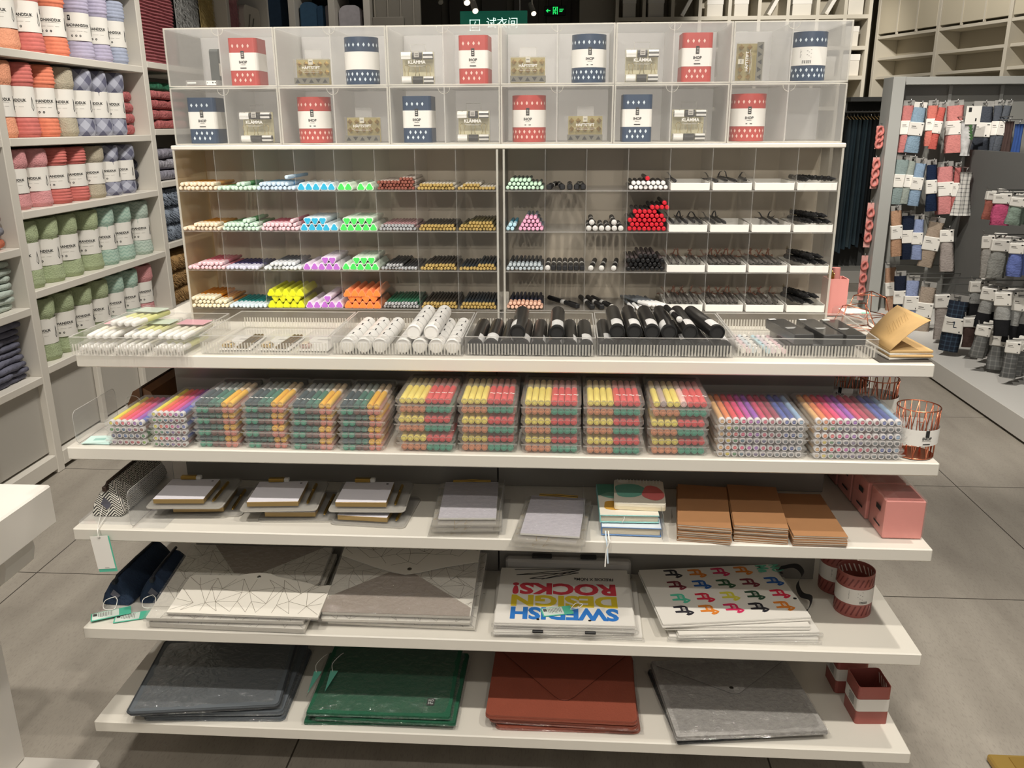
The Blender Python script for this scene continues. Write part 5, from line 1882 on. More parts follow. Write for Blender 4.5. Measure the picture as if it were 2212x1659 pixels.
SILV = mat('#8d8884', .35, .5); ROSE = mat('#b98875', .4, .5); OLIVE = mat('#8a7434', .4, .6); GUN = mat('#6a6a6c', .35, .7)
NOV = {3: ([1], [4], [], ['T1', 'T2']), 2: ([5], [3], [2], ['B5']), 1: ([5], [8], [7], ['T5']), 0: ([6], [7], [6], ['T4'])}
for row in (3, 2, 1, 0):
    for k in range(4):
        col = 12 + k
        make('bin_tray', bin_tray, (cell_x(col), -.019, ZROW[row] + .0006), 0, 'white paper tray at the front of the %s compartment, %s shelf' % (ORD[col], ROWN[row]), 'white trays holding novelty pens')
        spec = NOV[row][k]
        if not spec:
            continue
        if isinstance(spec[0], int):
            n = spec[0]
            pink = row in (1, 0)
            for i in range(n):
                x = cell_x(col) - .034 + (.067 * i / max(1, n - 1) if n > 3 else .013 * i)
                if row == 2 and k == 2:
                    x = cell_x(col) + .002 + .016 * i
                make(('ant', pink), antler_pen(SILV if pink else GUN, ROSE if pink else GUN, pink), (x, -.0105 + random.uniform(-.003, .003), ZROW[row] + .0205 + .002 * (i % 2)), (R(1.0), R((-62, 58, -40, 66)[i % 4]), R(random.uniform(-2, 2))),
                     '%s pen with antler top, %s from left, %s shelf, %s compartment' % ('silver' if pink else 'dark grey', ORD[i], ROWN[row], ORD[col]), 'novelty pens with antler tops')
        else:
            n = int(spec[-1][1])
            for i in range(n):
                x = cell_x(col) - .004 + .0108 * i
                if row == 3:
                    x = (cell_x(col) + .040, cell_x(col) - .024)[i]
                    rz = (34, 6)[i]
                    zz = ZROW[row] + (.0265 if i == 0 else .0255)
                else:
                    rz = (14, 17, 20, 23, 26)[i]
                    zz = ZROW[row] + .0250 + .0135 * (i % 2)
                make('twist', twist_pen, (x, -.024, zz), (0, 0, R(rz)), 'black twisted pen, %s of those in the last tray, %s shelf' % (ORD[i], ROWN[row]), 'black twisted pens')
            if row < 3:
                make(('ant', 'olive'), antler_pen(BLACK, OLIVE, True), (cell_x(col) - .030, -.012, ZROW[row] + .0262), (R(1), R(40), R(-2)), 'black pen with gold antlers on the twisted pens, %s shelf' % ROWN[row], 'pens with gold antlers')
# ================================================================ SHELF ONE: ribbed trays
TRAYC = acrylic(0.06, gloss=0.6)
RIBM = acrylic(0.50, gloss=0.4, milk='#efece4')
TH = 0.0435


def tray_builder(w, d):
    def b():
        r = bpy.data.objects.new('ribbed_tray', None); COL.objects.link(r)
        m = MB(); m.box(0.0015, w - .0015, 0.0015, d - .0015, 0.0004, 0.0024, TRAYC); m.build('base', r)
        n = int(w / 0.0068)
        for nm, y0 in (('front_wall', 0), ('back_wall', d - .0022)):
            m = MB(); m.box(0, w, y0, y0 + .0022, 0.0028, TH, TRAYC)
            m.box(0, w, y0 - .0002, y0 + .0024, TH - .0012, TH + .0002, acrylic(.4, gloss=.5))
            for k in range(n):
                x = 0.004 + (w - .008) * (k + .25) / n
                m.box(x, x + .0034, y0 - .0008, y0 - .0001, 0.004, 0.028, RIBM)
            m.build(nm, r)
        for s in (0, 1):
            x = s * (w - .0022)
            m = MB(); m.box(x, x + .0022, .0026, d - .0026, .0028, TH, acrylic(.09, gloss=.55))
            m.box(x - .0002, x + .0024, .0026, d - .0026, TH - .0012, TH + .0002, acrylic(.45, gloss=.5)); m.build('side_wall', r)
        return tag(r, None, 'tray')
    return b


TX = [(-0.9215, -0.6605, -0.372), (-0.641, -0.3535, -0.345), (-0.350, -0.0600, -0.338), (-0.057, 0.2255, -0.332), (0.2285, 0.5205, -0.327), (0.5235, 0.8225, -0.321)]
TLAB = ['at the far left, crammed with packs of white-capped pens', 'holding gold pen gift packs, second from left', 'full of white tubes', 'of black tubes lying mostly in one layer, fourth from left',
        'of black tubes heaped in two layers, fifth from left', 'with flat black boxes and pastel pens, at the right']
for (a, b_, y), l in zip(TX, TLAB):
    o = tray_builder(b_ - a, 0.255)()
    o.location = (a, y, Z1)
    tag(o, 'clear ribbed acrylic tray ' + l, 'tray', 'ribbed trays on the first shelf')
ZB = Z1 + .0028


# packs of white-capped pens
def pen_pack(tint):
    def b():
        r = bpy.data.objects.new('pen_pack', None); COL.objects.link(r)
        w, d, h = .074, .150, .0215
        m = MB(); m.box(-w / 2, w / 2, 0, d, 0, h, acrylic(0.09, gloss=.6), .002); m.build('clear_case', r)
        for k in range(4):
            x = -.027 + .018 * k
            p = MB(); p.frustum((x, .045, .0085), (x, d - .012, .0085), .0064, .006, 10, mat(tint, .4)); o = p.build('pen', r)
            c = MB(); c.frustum((x, .006, .0085), (x, .05, .0085), .0060, .0070, 10, mat('#f1efea', .35)); c.frustum((x, .004, .0085), (x, .006, .0085), .0035, .006, 10, mat('#e8e5df', .4)); c.build('cap', o)
        m = MB(); m.box(-w / 2 + .004, w / 2 - .004, d - .062, d - .012, h - .003, h - .0024, mat('#dfa9b2', .6) if tint == '#e9e6d2' else mat('#c9d6c4', .6)); m.build('card', r)
        return tag(r, None, 'pen pack')
    return b


PK = {t_: pen_pack(t_) for t_ in ('#e9e6d2', '#e3e39a')}
pos = [(-.878, -.362, 0, '#e9e6d2', 0), (-.798, -.364, 0, '#e9e6d2', 1), (-.711, -.362, 0, '#e3e39a', -3), (-.872, -.335, 1, '#e9e6d2', 2), (-.790, -.330, 1, '#e3e39a', -2), (-.712, -.333, 1, '#e9e6d2', -4), (-.838, -.300, 2, '#e3e39a', -9)]
for i, (x, y, l, tn, rz) in enumerate(pos):
    make(('pack', tn), PK[tn], (x, y, ZB + .0008 + l * .0218), R(rz), 'clear pack of white-capped pens, %s in the left tray' % ('%s of the bottom layer' % ORD[i] if l == 0 else ('%s of the middle layer' % ORD[i - 3] if l == 1 else 'alone on top')), 'pen packs in the left tray')


# gold pen gift packs
def gift_pack(pink):
    def b():
        r = bpy.data.objects.new('gift_pack', None); COL.objects.link(r)
        m = MB(); m.box(-.036, .036, 0, .125, 0, .0015, mat('#e4e1da', .6)); m.build('card', r)
        m = MB(); m.box(-.038, .038, -.002, .128, .0016, .018, acrylic(.05, gloss=.5, crinkle=40), .003); m.build('clear_sleeve', r)
        m = MB(); gm = mat('#a98a80', .4) if pink else GOLD
        m.box(-.033, -.008, .012, .03, .002, .012, gm, .003); m.box(-.027, -.014, .010, .032, .012, .0145, mat('#cfc0a8', .4), .002); m.build('sharpener', r)
        if not pink:
            for k in range(3):
                p = MB(); p.frustum((.006 + .008 * k, .006, .006), (.012 + .008 * k, .118, .006), .0035, .0035, 8, mat('#8a7338', .3, .9)); p.build('pen', r)
        m = MB(); m.box(-.018, .012, .098, .1, .0017, .0019, INKGREY); m.box(-.02, .014, .093, .0945, .0017, .0019, INKGREY); m.box(-.026, .0, .07, .071, .0017, .0019, INKGREY); m.build('print', r)
        return tag(r, None, 'gift pack')
    return b


for i, (x, pk) in enumerate(((-.575, False), (-.487, False), (-.400, True))):
    make(('gift', pk), gift_pack(pk), (x, -.318, ZB + .0005), R((3, 0, -2)[i]), ('gold pens and sharpener on a white card, left pack in the second tray', 'gold pens and sharpener on a white card, middle pack in the second tray', 'pink sharpener on a white card without pens, right pack in the second tray')[i], 'gift packs in the second tray')

# white and black tubes
TR = .0166


def white_tube():
    m = MB(); m.lathe([(0, 0), (TR * .93, 0), (TR, .003), (TR, .215), (TR * .93, .218), (0, .218)], 24, mat('#f0eeea', .35), T(0, 0, 0, R(-90)))
    o = m.build('white_tube')
    c = MB(); c.lathe([(TR * .90, -.0016), (TR * .80, -.0014), (TR * .80, -.0002)], 24, mat('#dedbd5', .5), T(0, 0, 0, R(-90)))
    c.lathe([(0, -.0005), (TR * .80, -.0005)], 20, mat('#e9e7e2', .5), T(0, 0, 0, R(-90))); c.build('end_cap', o)
    l = MB()
    for y in (.040, .085, .130, .175):
        l.lathe([(TR + .0002, y), (TR + .0002, y + .0010)], 24, INK, T(0, 0, 0, R(-90)))
    for k, y in enumerate((.043, .088, .133, .178)):
        a = R(100 + 14 * (k % 2))
        l.box(-.0012, .0012, y, y + .012, -.0003, .0003, INK, 0, Matrix.Rotation(a - R(90), 4, 'Y') @ T(0, 0, TR + .0003))
    l.box(-.007, .007, .008, .024, -.0002, .0003, mat('#d8d5cf', .6), 0, Matrix.Rotation(R(38), 4, 'Y') @ T(0, 0, TR + .0001)); l.build('printed_lines', o)
    return tag(o, None, 'tube')


def black_tube():
    m = MB(); bm_ = mat('#2b2a29', .3, coat=.3)
    m.lathe([(0, 0), (TR * .95, 0), (TR, .002), (TR, .200), (TR * .96, .206), (TR * .6, .212), (0, .214)], 24, bm_, T(0, 0, 0, R(-90)))
    o = m.build('black_tube')
    c = MB(); c.lathe([(TR + .0003, .001), (TR + .0004, -.003), (TR * .84, -.0035), (TR * .82, -.0005)], 24, mat('#1d1d1d', .25), T(0, 0, 0, R(-90)))
    c.lathe([(0, -.0006), (TR * .82, -.0006)], 20, mat('#232323', .5), T(0, 0, 0, R(-90))); c.build('end_cap', o)
    l = MB()
    n = 10
    vs = []
    for y in (.007, .056):
        for k in range(n + 1):
            a = R(-38 + 96 * k / n)
            vs.append(((TR + .0004) * math.sin(a), y, (TR + .0004) * math.cos(a)))
    l.add(vs, [(k, k + 1, n + 2 + k, n + 1 + k) for k in range(n)], mat('#d9d8d6', .6), None, True)
    for k in range(3):
        a0 = R(-30 + 6 * k)
        l.add([((TR + .0007) * math.sin(a), y, (TR + .0007) * math.cos(a)) for a, y in ((R(-30), .011 + .004 * k), (R(24 - 8 * k), .011 + .004 * k), (R(24 - 8 * k), .0125 + .004 * k), (R(-30), .0125 + .004 * k))], [(0, 1, 2, 3)], INKGREY)
    l.build('label', o)
    return tag(o, None, 'tube')


def tube_row(key, bld, us, v, z, y, desc, group, rots=None, rolls=None, fit=None):
    xs_ = [at_y(u, v, y).x for u in us]
    if fit:                                  # spread evenly between the tray walls
        lo, hi = fit[0] + .0024 + TR + .0022, fit[1] - .0024 - TR - .0022
        xs_ = [lo + (hi - lo) * i / (len(us) - 1) for i in range(len(us))]
    for i, u in enumerate(us):
        make(key, bld, (xs_[i], y, z), (0, R(random.uniform(-60, 60)) if rolls is None else R(rolls[i]), R(rots[i]) if rots else 0), desc % ORD[i], group)


zt = ZB + TR + .0012
tube_row('wtube', white_tube, (750, 785, 820, 870, 906, 942, 977), 748, zt, -.331, 'white tube with thin black rings, %s from left in the bottom layer', 'white tubes in the third tray', rolls=[0, 5, -8, 10, 4, -3, 6])
tube_row('wtube', white_tube, (893, 931), 718, zt + .0292, -.324, 'white tube with thin black rings, %s of the two on top', 'white tubes in the third tray', rolls=[0, 3])
tube_row('btube', black_tube, (1029, 1066, 1102, 1139, 1174, 1208, 1242, 1276), 752, zt + .0002, -.325, 'black tube, %s from left in the bottom layer of the fourth tray', 'black tubes in the trays', rolls=[60, 0, 70, 12, 75, 50, 65, 10], fit=TX[3])
tube_row('btube', black_tube, (1118, 1203), 722, zt + .0312, -.324, 'black tube, %s of two lying on top in the fourth tray', 'black tubes in the trays', rolls=[-70, -5])
tube_row('btube', black_tube, (1309, 1349, 1387, 1427, 1468, 1512, 1565), 752, zt + .0002, -.3185, 'black tube, %s from left in the bottom layer of the fifth tray', 'black tubes in the trays', rolls=[20, 70, 60, 55, 10, 65, 20], fit=TX[4])
tube_row('btube', black_tube, (1333, 1370, 1408, 1445, 1490, 1548), 726, zt + .0338, -.318, 'black tube, %s from left in the top layer of the fifth tray', 'black tubes in the trays', rots=[0, 0, 0, 0, 1, 8], rolls=[-5, 4, 0, -80, 8, -4])
p = at_y(1466, 708, -.29)
make(('mk', True), marker_black(True), (p.x, -.30, zt + .0570), (0, 0, R(6)), 'thin black pen with white end lying on the black tubes', 'black markers of the right cabinet')

# tray six: flat black boxes and pastel pens
def flat_box():
    m = MB(); m.box(-.021, .021, 0, .155, 0, .0215, mat('#2c2c2b', .3, coat=.3), .001)
    o = m.build('flat_black_box')
    c = MB(); c.box(-.0222, .0222, -.001, .156, -.0003, .0226, acrylic(.05, gloss=.7), .001); c.build('clear_sleeve', o)
    c = MB(); c.box(-.019, -.003, .140, .150, .0227, .0230, PAPER)
    for k in range(3):
        c.box(-.016, .008 - .004 * k, .060 - .005 * k, .0625 - .005 * k, .0227, .0230, mat('#b9b9b6', .6))
    c.build('label', o)
    return tag(o, None, 'box')


zb = ZB + .0012
for i, (x, rz) in enumerate(((.6650, 3), (.7125, 3), (.7600, 2))):
    make('flatbox', flat_box, (x, -.300, zb), R(rz), 'flat black box in a clear sleeve, bottom layer, %s from left in the right tray' % ORD[i], 'flat black boxes in the right tray')
for i, (u, rz) in enumerate(((1743, 10), (1806, 7), (1855, 5))):
    p = at_y(u, 735, -.315)
    make('flatbox', flat_box, (p.x - .004, -.306 - .003 * i, zb + .0240), R(rz), 'flat black box in a clear sleeve, top layer, %s from left in the right tray' % ORD[i], 'flat black boxes in the right tray')


def pastel_pack(cols_):
    def b():
        r = bpy.data.objects.new('pastel_pen_pack', None); COL.objects.link(r)
        m = MB(); m.box(-.0245, .0245, 0, .140, 0, .018, acrylic(.10, gloss=.55), .002); m.build('clear_case', r)
        for k, c in enumerate(cols_):
            x = -.0172 + .0115 * k
            p = MB(); p.frustum((x, .004, .008), (x, .134, .008), .0055, .0055, 10, mat(c, .4)); o = p.build('pen', r)
            q = MB()
            for y in (.02, .05, .08, .11):
                q.box(x - .002, x + .002, y, y + .005, .0132, .0138, mat('#44484c', .5))
            q.build('printed_dots', o)
        return tag(r, None, 'pen pack')
    return b


o = pastel_pack(('#efeae4', '#e6cfd2', '#d6e2e6', '#f0ece6'))(); o.location = (.561, -.312, zb); o.rotation_euler.z = R(3)
tag(o, 'clear pack of white and pastel pens, left one in the right tray', 'pen pack', 'pastel pen packs')
o = pastel_pack(('#bfdde6', '#e9d6dc', '#f3efe9', '#e7c9cd'))(); o.location = (.6135, -.314, zb); o.rotation_euler.z = R(3)
tag(o, 'clear pack of blue and pink pastel pens beside the flat black boxes', 'pen pack', 'pastel pen packs')

# kraft notebook lying open at the right end
KRAFT = mat('#c6a470', .8, noise=(18, .12)); KRAFTD = mat('#8f6c3a', .8, noise=(18, .12))
t = thing('kraft_notebook', 'kraft notebook with its cover swung open on the right end of the first shelf', 'notebook', (.842, -.335, Z1), R(4))
m = MB(); m.box(-.025, .086, -.012, .12, .0004, .0022, mat('#4b4640', .7)); m.build('backing_sheet', t)
for i, (h0, h1, sk, c) in enumerate(((.0026, .0075, 4, PAPER2), (.0078, .0125, -2, KRAFT), (.0128, .0172, 2, PAPER2), (.0175, .0225, 0, KRAFT))):
    m = MB(); m.box(0, .092, 0, .125, h0, h1, c, .001, T(0, 0, 0, 0, 0, R(sk))); m.build('page_block', t)
m = MB()
n = 8
vs = []
for j in (0, 1):
    for i in range(n + 1):
        s = .100 * i / n
        a = R(50 - 22 * i / n)
        vs.append((s * math.cos(R(40)) + .004 * math.sin(PI * i / n), .128 * j + .03 * i / n * j, .0235 + s * math.sin(R(40)) + .010 * math.sin(PI * i / n)))
vs2 = [(x + .0008, y, z - .0009) for x, y, z in vs]
k = n + 1
fs = [(i, i + 1, k + i + 1, k + i) for i in range(n)] + [(2 * k + i, 3 * k + i, 3 * k + i + 1, 2 * k + i + 1) for i in range(n)]
fs += [(i, 2 * k + i, 2 * k + i + 1, i + 1) for i in range(n)] + [(k + i, k + i + 1, 3 * k + i + 1, 3 * k + i) for i in range(n)] + [(n, 2 * k + n, 3 * k + n, k + n), (0, k, 3 * k, 2 * k)]
m.add(vs + vs2, fs, mat('#c4a06a', .75, noise=(40, .12)), None, True)
m.build('cover', t)
m = MB()
rnd = random.Random(3)
for i in range(9):
    s = .02 + .006 * i
    m.tube([(s * math.cos(R(40)) + .003, .05 + .004 * rnd.random(), .0245 + s * math.sin(R(40)) + .0095), ((s + .012) * math.cos(R(40)) + .003, .085 + .01 * rnd.random(), .0245 + (s + .012) * math.sin(R(40)) + .0095)], .00022, 3, mat('#a8854f', .8))
m.build('pencil_scribble', t)

# pink pot, copper wire frames and clear bag behind the notebook
p = at_z(1802, 683, Z1)
t = thing('pink_pen_pot', 'pink square pen pot holding gold combs, right end of the first shelf', 'pen pot', (p.x, p.y + .02, Z1))
PINKC = mat('#e89a92', .5); 
m = MB()
w = .026
for a in ((-w, w, -w, -w + .003), (-w, w, w - .003, w), (-w, -w + .003, -w + .003, w - .003), (w - .003, w, -w + .003, w - .003)):
    m.box(a[0], a[1], a[2], a[3], 0.0004, .098, PINKC)
m.box(-w, w, -w, w, .0004, .003, PINKC); m.build('pot', t)
m = MB()
for k in range(4):
    m.box(-.022 + .0045 * k, -.0195 + .0045 * k, -.006, .004, .004, .128 - .006 * k, GOLD, .0004)
m.build('gold_comb', t)
m = MB(); m.frustum((.004, .008, .004), (.002, .012, .122), .010, .011, 14, mat('#c9857e', .5)); m.build('pink_roll', t)


def wire_frame(pts, edges, r=.0012):
    m = MB()
    for a, b in edges:
        m.tube([pts[a], pts[b]], r, 6, COPPER)
    return m


p = at_z(1806, 712, Z1)
P8 = [(-.045, -.03, .002), (.045, -.03, .002), (.045, .03, .002), (-.045, .03, .002), (-.028, -.02, .062), (.02, -.034, .052), (.028, .02, .060), (-.02, .034, .05)]
E8 = [(0, 1), (1, 2), (2, 3), (3, 0), (0, 4), (1, 5), (2, 6), (3, 7), (4, 5), (5, 6), (6, 7), (7, 4), (4, 6)]
o = wire_frame(P8, E8).build('copper_wire_holder', None, (p.x + .045, p.y + .012, Z1 + .0002)); q = wire_frame([(-.045, -.03, .003), (.045, .03, .003), (.045, -.03, .003), (-.045, .03, .003)], [(0, 1), (2, 3)]).build('base_cross', o)
tag(o, 'copper wire geometric holder beside the pink pen pot', 'desk organiser')
p = at_z(1868, 690, Z1)
o = wire_frame(P8, E8).build('copper_wire_holder', None, (p.x + .02, p.y + .04, Z1 + .0002)); q = wire_frame([(-.045, -.03, .003), (.045, .03, .003), (.045, -.03, .003), (-.045, .03, .003)], [(0, 1), (2, 3)]).build('base_cross', o); o.rotation_euler.z = R(30)
tag(o, 'copper wire geometric holder half hidden behind the open kraft notebook', 'desk organiser')
t = thing('clear_case', 'clear plastic case lying behind the kraft notebook, right end of the first shelf', 'case', (.885, .07, Z1))
m = MB(); m.box(-.035, .035, -.07, .12, .0004, .028, acrylic(.14, gloss=.8), .006); m.build('case', t)
m = MB(); m.box(-.030, .030, -.06, .0, .0282, .0288, mat('#d9d5d2', .6)); m.box(.01, .03, -.06, -.05, .0289, .0293, mat('#7fd0b2', .6)); m.build('sticker', t)

# ================================================================ SHELF TWO: boxed marker sets
CASE = acrylic(0.17, gloss=.5, rough=.06)
CASE2 = acrylic(0.19, gloss=.45, rough=.08)
SEAM = acrylic(0.22, gloss=.5)


def marker(c, dia, L, ring):
    key = ('mkr', c, dia, L, ring)
    if key not in _M:
        m = MB(); r = dia / 2
        body = mat(c, .4)
        if ring:
            m.frustum((0, .003, 0), (0, L, 0), r * .92, r * .92, 8, body, cap0=False)
            m.lathe([(r * .62, -.004), (r * .92, -.004), (r, .0), (r, .006)], 12, mat('#dcd8d8', .4), T(0, .004, 0, R(-90)))
            m.lathe([(0, -.003), (r * .64, -.003)], 8, body, T(0, .004, 0, R(-90)))
        else:
            m.frustum((0, 0, 0), (0, L * .60, 0), r * .96, r, 10, body, capm=body)
            m.frustum((0, L * .60, 0), (0, L * .63, 0), r, r * .82, 10, mat('#e8ded8', .4), cap=False)
            m.frustum((0, L * .63, 0), (0, L, 0), r * .86, r * .86, 10, mat(tuple(min(1, v * .45 + .42) for v in C(c)[:3]) + (1,), .4))
            m.lathe([(r * .55, -.0006), (r * .72, -.0006)], 10, mat(tuple(v * .55 for v in C(c)[:3]) + (1,), .5), T(0, 0, 0, R(-90)))
        o = m.build('marker')
        _M[key] = o.data
        bpy.data.objects.remove(o)
    return _M[key]


def put_marker(par, c, dia, L, ring, x, y, z):
    o = bpy.data.objects.new('marker', marker(c, dia, L, ring)); COL.objects.link(o)
    o.parent = par; o.location = (x, y, z)


def set_builder(w, d, h, layers, dia, ring, split=False, wave=0, twotier=False):
    def b():
        r = bpy.data.objects.new('marker_set', None); COL.objects.link(r)
        hs = h * .52 if split else h * .46
        m = MB(); m.box(.001, w - .001, .001, d - .001, .0002, hs - .0004, CASE2, .007)
        m.box(.0005, w - .0005, .0006, .0018, hs - .0020, hs - .0004, SEAM); m.build('case_base', r)
        m = MB(); m.box(0, w, 0, d, hs + .0002, h - .0002, CASE, .006)
        m.box(-.0003, w + .0003, -.0006, .0008, hs + .0002, hs + .0014, SEAM)
        m.box(.004, w - .004, -.0002, .0004, h - .0056, h - .0050, SEAM)
        m.tube([(w * .62, -.0004, h - .002), (w * .62, -.0006, hs - .004)], .0004, 4, SEAM); m.tube([(w * .25, -.0004, h - .002), (w * .25, -.0006, hs + .001)], .0003, 4, SEAM)
        m.build('lid', r)
        for li, cols_ in enumerate(layers):
            n = len(cols_)
            z = (h * .25, h * .735)[li] if len(layers) == 2 else h / 2
            for k, c in enumerate(cols_):
                x = .008 + (w - .016) * (k + .5) / n
                put_marker(r, c, dia, d - .022 - (0.02 if not ring else 0), ring, x, .0075, z)
        if not ring:                                  # dark moulded end of the case behind the markers
            m = MB(); m.box(.006, w - .006, d - .019, d - .008, h * .1, h * .9, mat('#3d3f3c', .5), .002); m.build('end_insert', r)
        if wave:
            m = MB()
            for k in range(wave):
                x = w * (.12 + (.5 if not twotier else .44) * 0) + (w * .11) * k + (w * .42 if twotier else 0)
                m.tube([(x + w * .08 * q / 6, .030 + .0018 * math.sin(q * 1.05), h + .0002) for q in range(7)], .0007, 4, PAPER)
            m.build('printed_wave', r)
        return tag(r, None, 'marker set')
    return b


RB1 = ['#e8df35', '#f0703d', '#ee3f62', '#e8478f', '#a14fb8', '#4b62bd']
RB1b = ['#49a04c', '#2f8f6a', '#2b6f9a', '#7b5aa8', '#a43f56', '#8a4a3a']
RB1x = ['#3d4a86', '#3e5a9a', '#4a6fae', '#3a6f8f', '#31408a', '#2f8f4a']
RB1y = ['#9a8aa0', '#8f5a78', '#b04a58', '#c84458', '#b83a4c', '#8fb83a']
G2a = ['#23404a', '#23404a', '#2a6a5d', '#2f7a68', '#f0b92c', '#f0b92c']
G2b = ['#3fae8c', '#3fae8c', '#7a4a42', '#83504a', '#e98877', '#e98877']
Y3a = ['#eedb6a', '#eedb6a', '#eedb6a', '#eedb6a', '#df4a4c', '#df4a4c', '#df4a4c', '#df4a4c']
Y3b = ['#dd8e62', '#dd8e62', '#dd8e62', '#dd8e62', '#3fa183', '#3fa183', '#3fa183', '#3fa183']
Y3m = ['#eedb6a', '#b9a4a0', '#eedb6a', '#eedb6a', '#efc4bf', '#df4a4c', '#df4a4c', '#df4a4c']
R4a = ['#e0b070', '#ec8a50', '#e8505a', '#ea3f7c', '#c64fae', '#9a55c0', '#d8406a', '#b83a5c', '#9c3f58', '#4a5fb0', '#3a4f9a', '#8fb0cf']
R4b = ['#c9b08a', '#e6cf3a', '#4f8f5a', '#3f6f8a', '#5a5a78', '#7a6a8f', '#5f5a88', '#6f6f78', '#6a7a80', '#55606a', '#474f5a', '#3f474f']
DS = .19
KS = {
    'K1': set_builder(.091, DS, .0268, [RB1b, RB1], .0118, True), 'K1x': set_builder(.091, DS, .0268, [RB1y, RB1x], .0118, True),
    'K1w': set_builder(.096, DS, .0300, [RB1b, RB1], .0125, True), 'K1wx': set_builder(.096, DS, .0300, [RB1y, RB1x], .0125, True),
    'K2': set_builder(.1015, DS, .0264, [G2b, G2a], .0130, False, wave=5),
    'K3': set_builder(.126, DS, .0412, [Y3b, Y3a], .0138, False, split=True, wave=4, twotier=True),
    'K3m': set_builder(.126, DS, .0412, [Y3b, Y3m], .0138, False, split=True, wave=4, twotier=True),
    'K4': set_builder(.191, DS, .0288, [R4b, R4a], .0132, True),
}
COLS = [(-.836, 2, 'K1w'), (-.737, 3, 'K1'), (-.636, 4, 'K2'), (-.5315, 4, 'K2'), (-.4265, 4, 'K2'), (-.3215, 4, 'K2'),
        (-.197, 3, 'K3'), (-.0655, 3, 'K3'), (.071, 3, 'K3'), (.2015, 3, 'K3'), (.334, 3, 'K3'), (.4715, 3, 'K4'), (.668, 3, 'K4')]
HH = {'K1w': .0300, 'K1': .0268, 'K2': .0264, 'K3': .0412, 'K4': .0288}
DD = {'K1w': 'twelve-pen rainbow liner set', 'K1': 'twelve-pen rainbow liner set', 'K2': 'teal, yellow and navy marker set', 'K3': 'yellow-red over orange-green marker set', 'K4': 'wide 24-pen rainbow liner set'}
for ci, (x, n, kd) in enumerate(COLS):
    for i in range(n):
        kk = kd
        if kd == 'K1w' and i == 0:
            kk = 'K1wx'
        if kd == 'K3' and ci == 10 and i == 2:
            kk = 'K3m'
        top = i == n - 1
        dx, dy, rz = random.uniform(-.0022, .0022), random.uniform(-.004, .003), R(random.uniform(-.7, .7))
        lab = '%s, %s, %s stack on second shelf' % (DD[kd], 'topmost' if top else ORD[i] + ' from bottom', ORD[ci])
        if kk == 'K3m':
            lab = 'marker set with mixed-up yellow, grey and pink pens, topmost of the eleventh stack'
        make(('set', kk), KS[kk], (x + dx, -.437 + dy, Z2 + .0004 + i * (HH[kd] + .0004)), rz, lab, 'boxed marker sets on the second shelf')

# clear stand, mint cards, brown leather case at the left end of shelf two
def divider_builder(h, d):
    def b():
        m = MB()
        pts = rrect(d, h, .014, 5)
        m.prism(pts, -.0007, .0007, acrylic(.10, gloss=.6, milk='#dfe2e6'), T(0, d / 2, h / 2, R(90), 0, R(90)))
        m.tube([(0, d / 2 + p[0], h / 2 + p[1]) for p in pts], .0008, 4, acrylic(.5, gloss=.5), True)
        o = m.build('clear_divider')
        f = MB(); f.box(0.001, .075, 0, d, .0003, .0014, acrylic(.08, gloss=.6, milk='#dfe2e6')); f.build('foot_plate', o)
        return tag(o, None, 'divider')
    return b


o = divider_builder(.075, .18)(); o.location = (-.905, -.43, Z2 + .0012)
tag(o, 'clear plastic divider standing at the left end of the second shelf', 'divider', 'clear dividers on the shelves')
p = at_z(205, 950, Z2)
for i in range(3):
    m = MB(); m.box(-.028, .035, 0, .045, 0, .0012, mat(('#bfe3dc', '#dff0ec', '#cfe8e2')[i], .6))
    o = m.build('mint_card', None, (-.868 + .003 * i, -.428, Z2 + .0018 + .0014 * i), R(4 * i))
    m = MB(); m.box(-.012, .012, .014, .028, .0012, .0014, mat('#9fc9c0', .6)); m.build('printed_mark', o)
    tag(o, 'pale mint card, %s from bottom of the small pile beside the first marker stack' % ORD[i], 'card', 'mint cards')
LEATH = mat('#7a4f2c', .45, noise=(25, .15))
t = thing('leather_case', 'brown leather pencil case with a dark zip, behind the leftmost marker stacks', 'pencil case', (-.858, -.215, Z2))
m = MB(); m.prism([(-.036, 0), (.036, 0), (.040, .02), (.022, .055), (.006, .064), (-.006, .064), (-.022, .055), (-.040, .02)], 0, .46, LEATH, T(0, 0, .0004, R(90), 0, R(180)), False)
m.build('body', t)
m = MB(); m.tube([(0, .004, .0655), (0, .456, .0655)], .003, 6, mat('#3a2616', .5)); m.box(-.003, .003, -.004, .002, .03, .066, mat('#3a2616', .5)); m.build('zip', t)
m = MB(); m.tube([(-.016 + .02 * math.cos(a), -.014, .030 + .02 * math.sin(a)) for a in [PI * k / 8 for k in range(17)]], .0008, 4, PAPER, True); m.build('cord_loop', t)


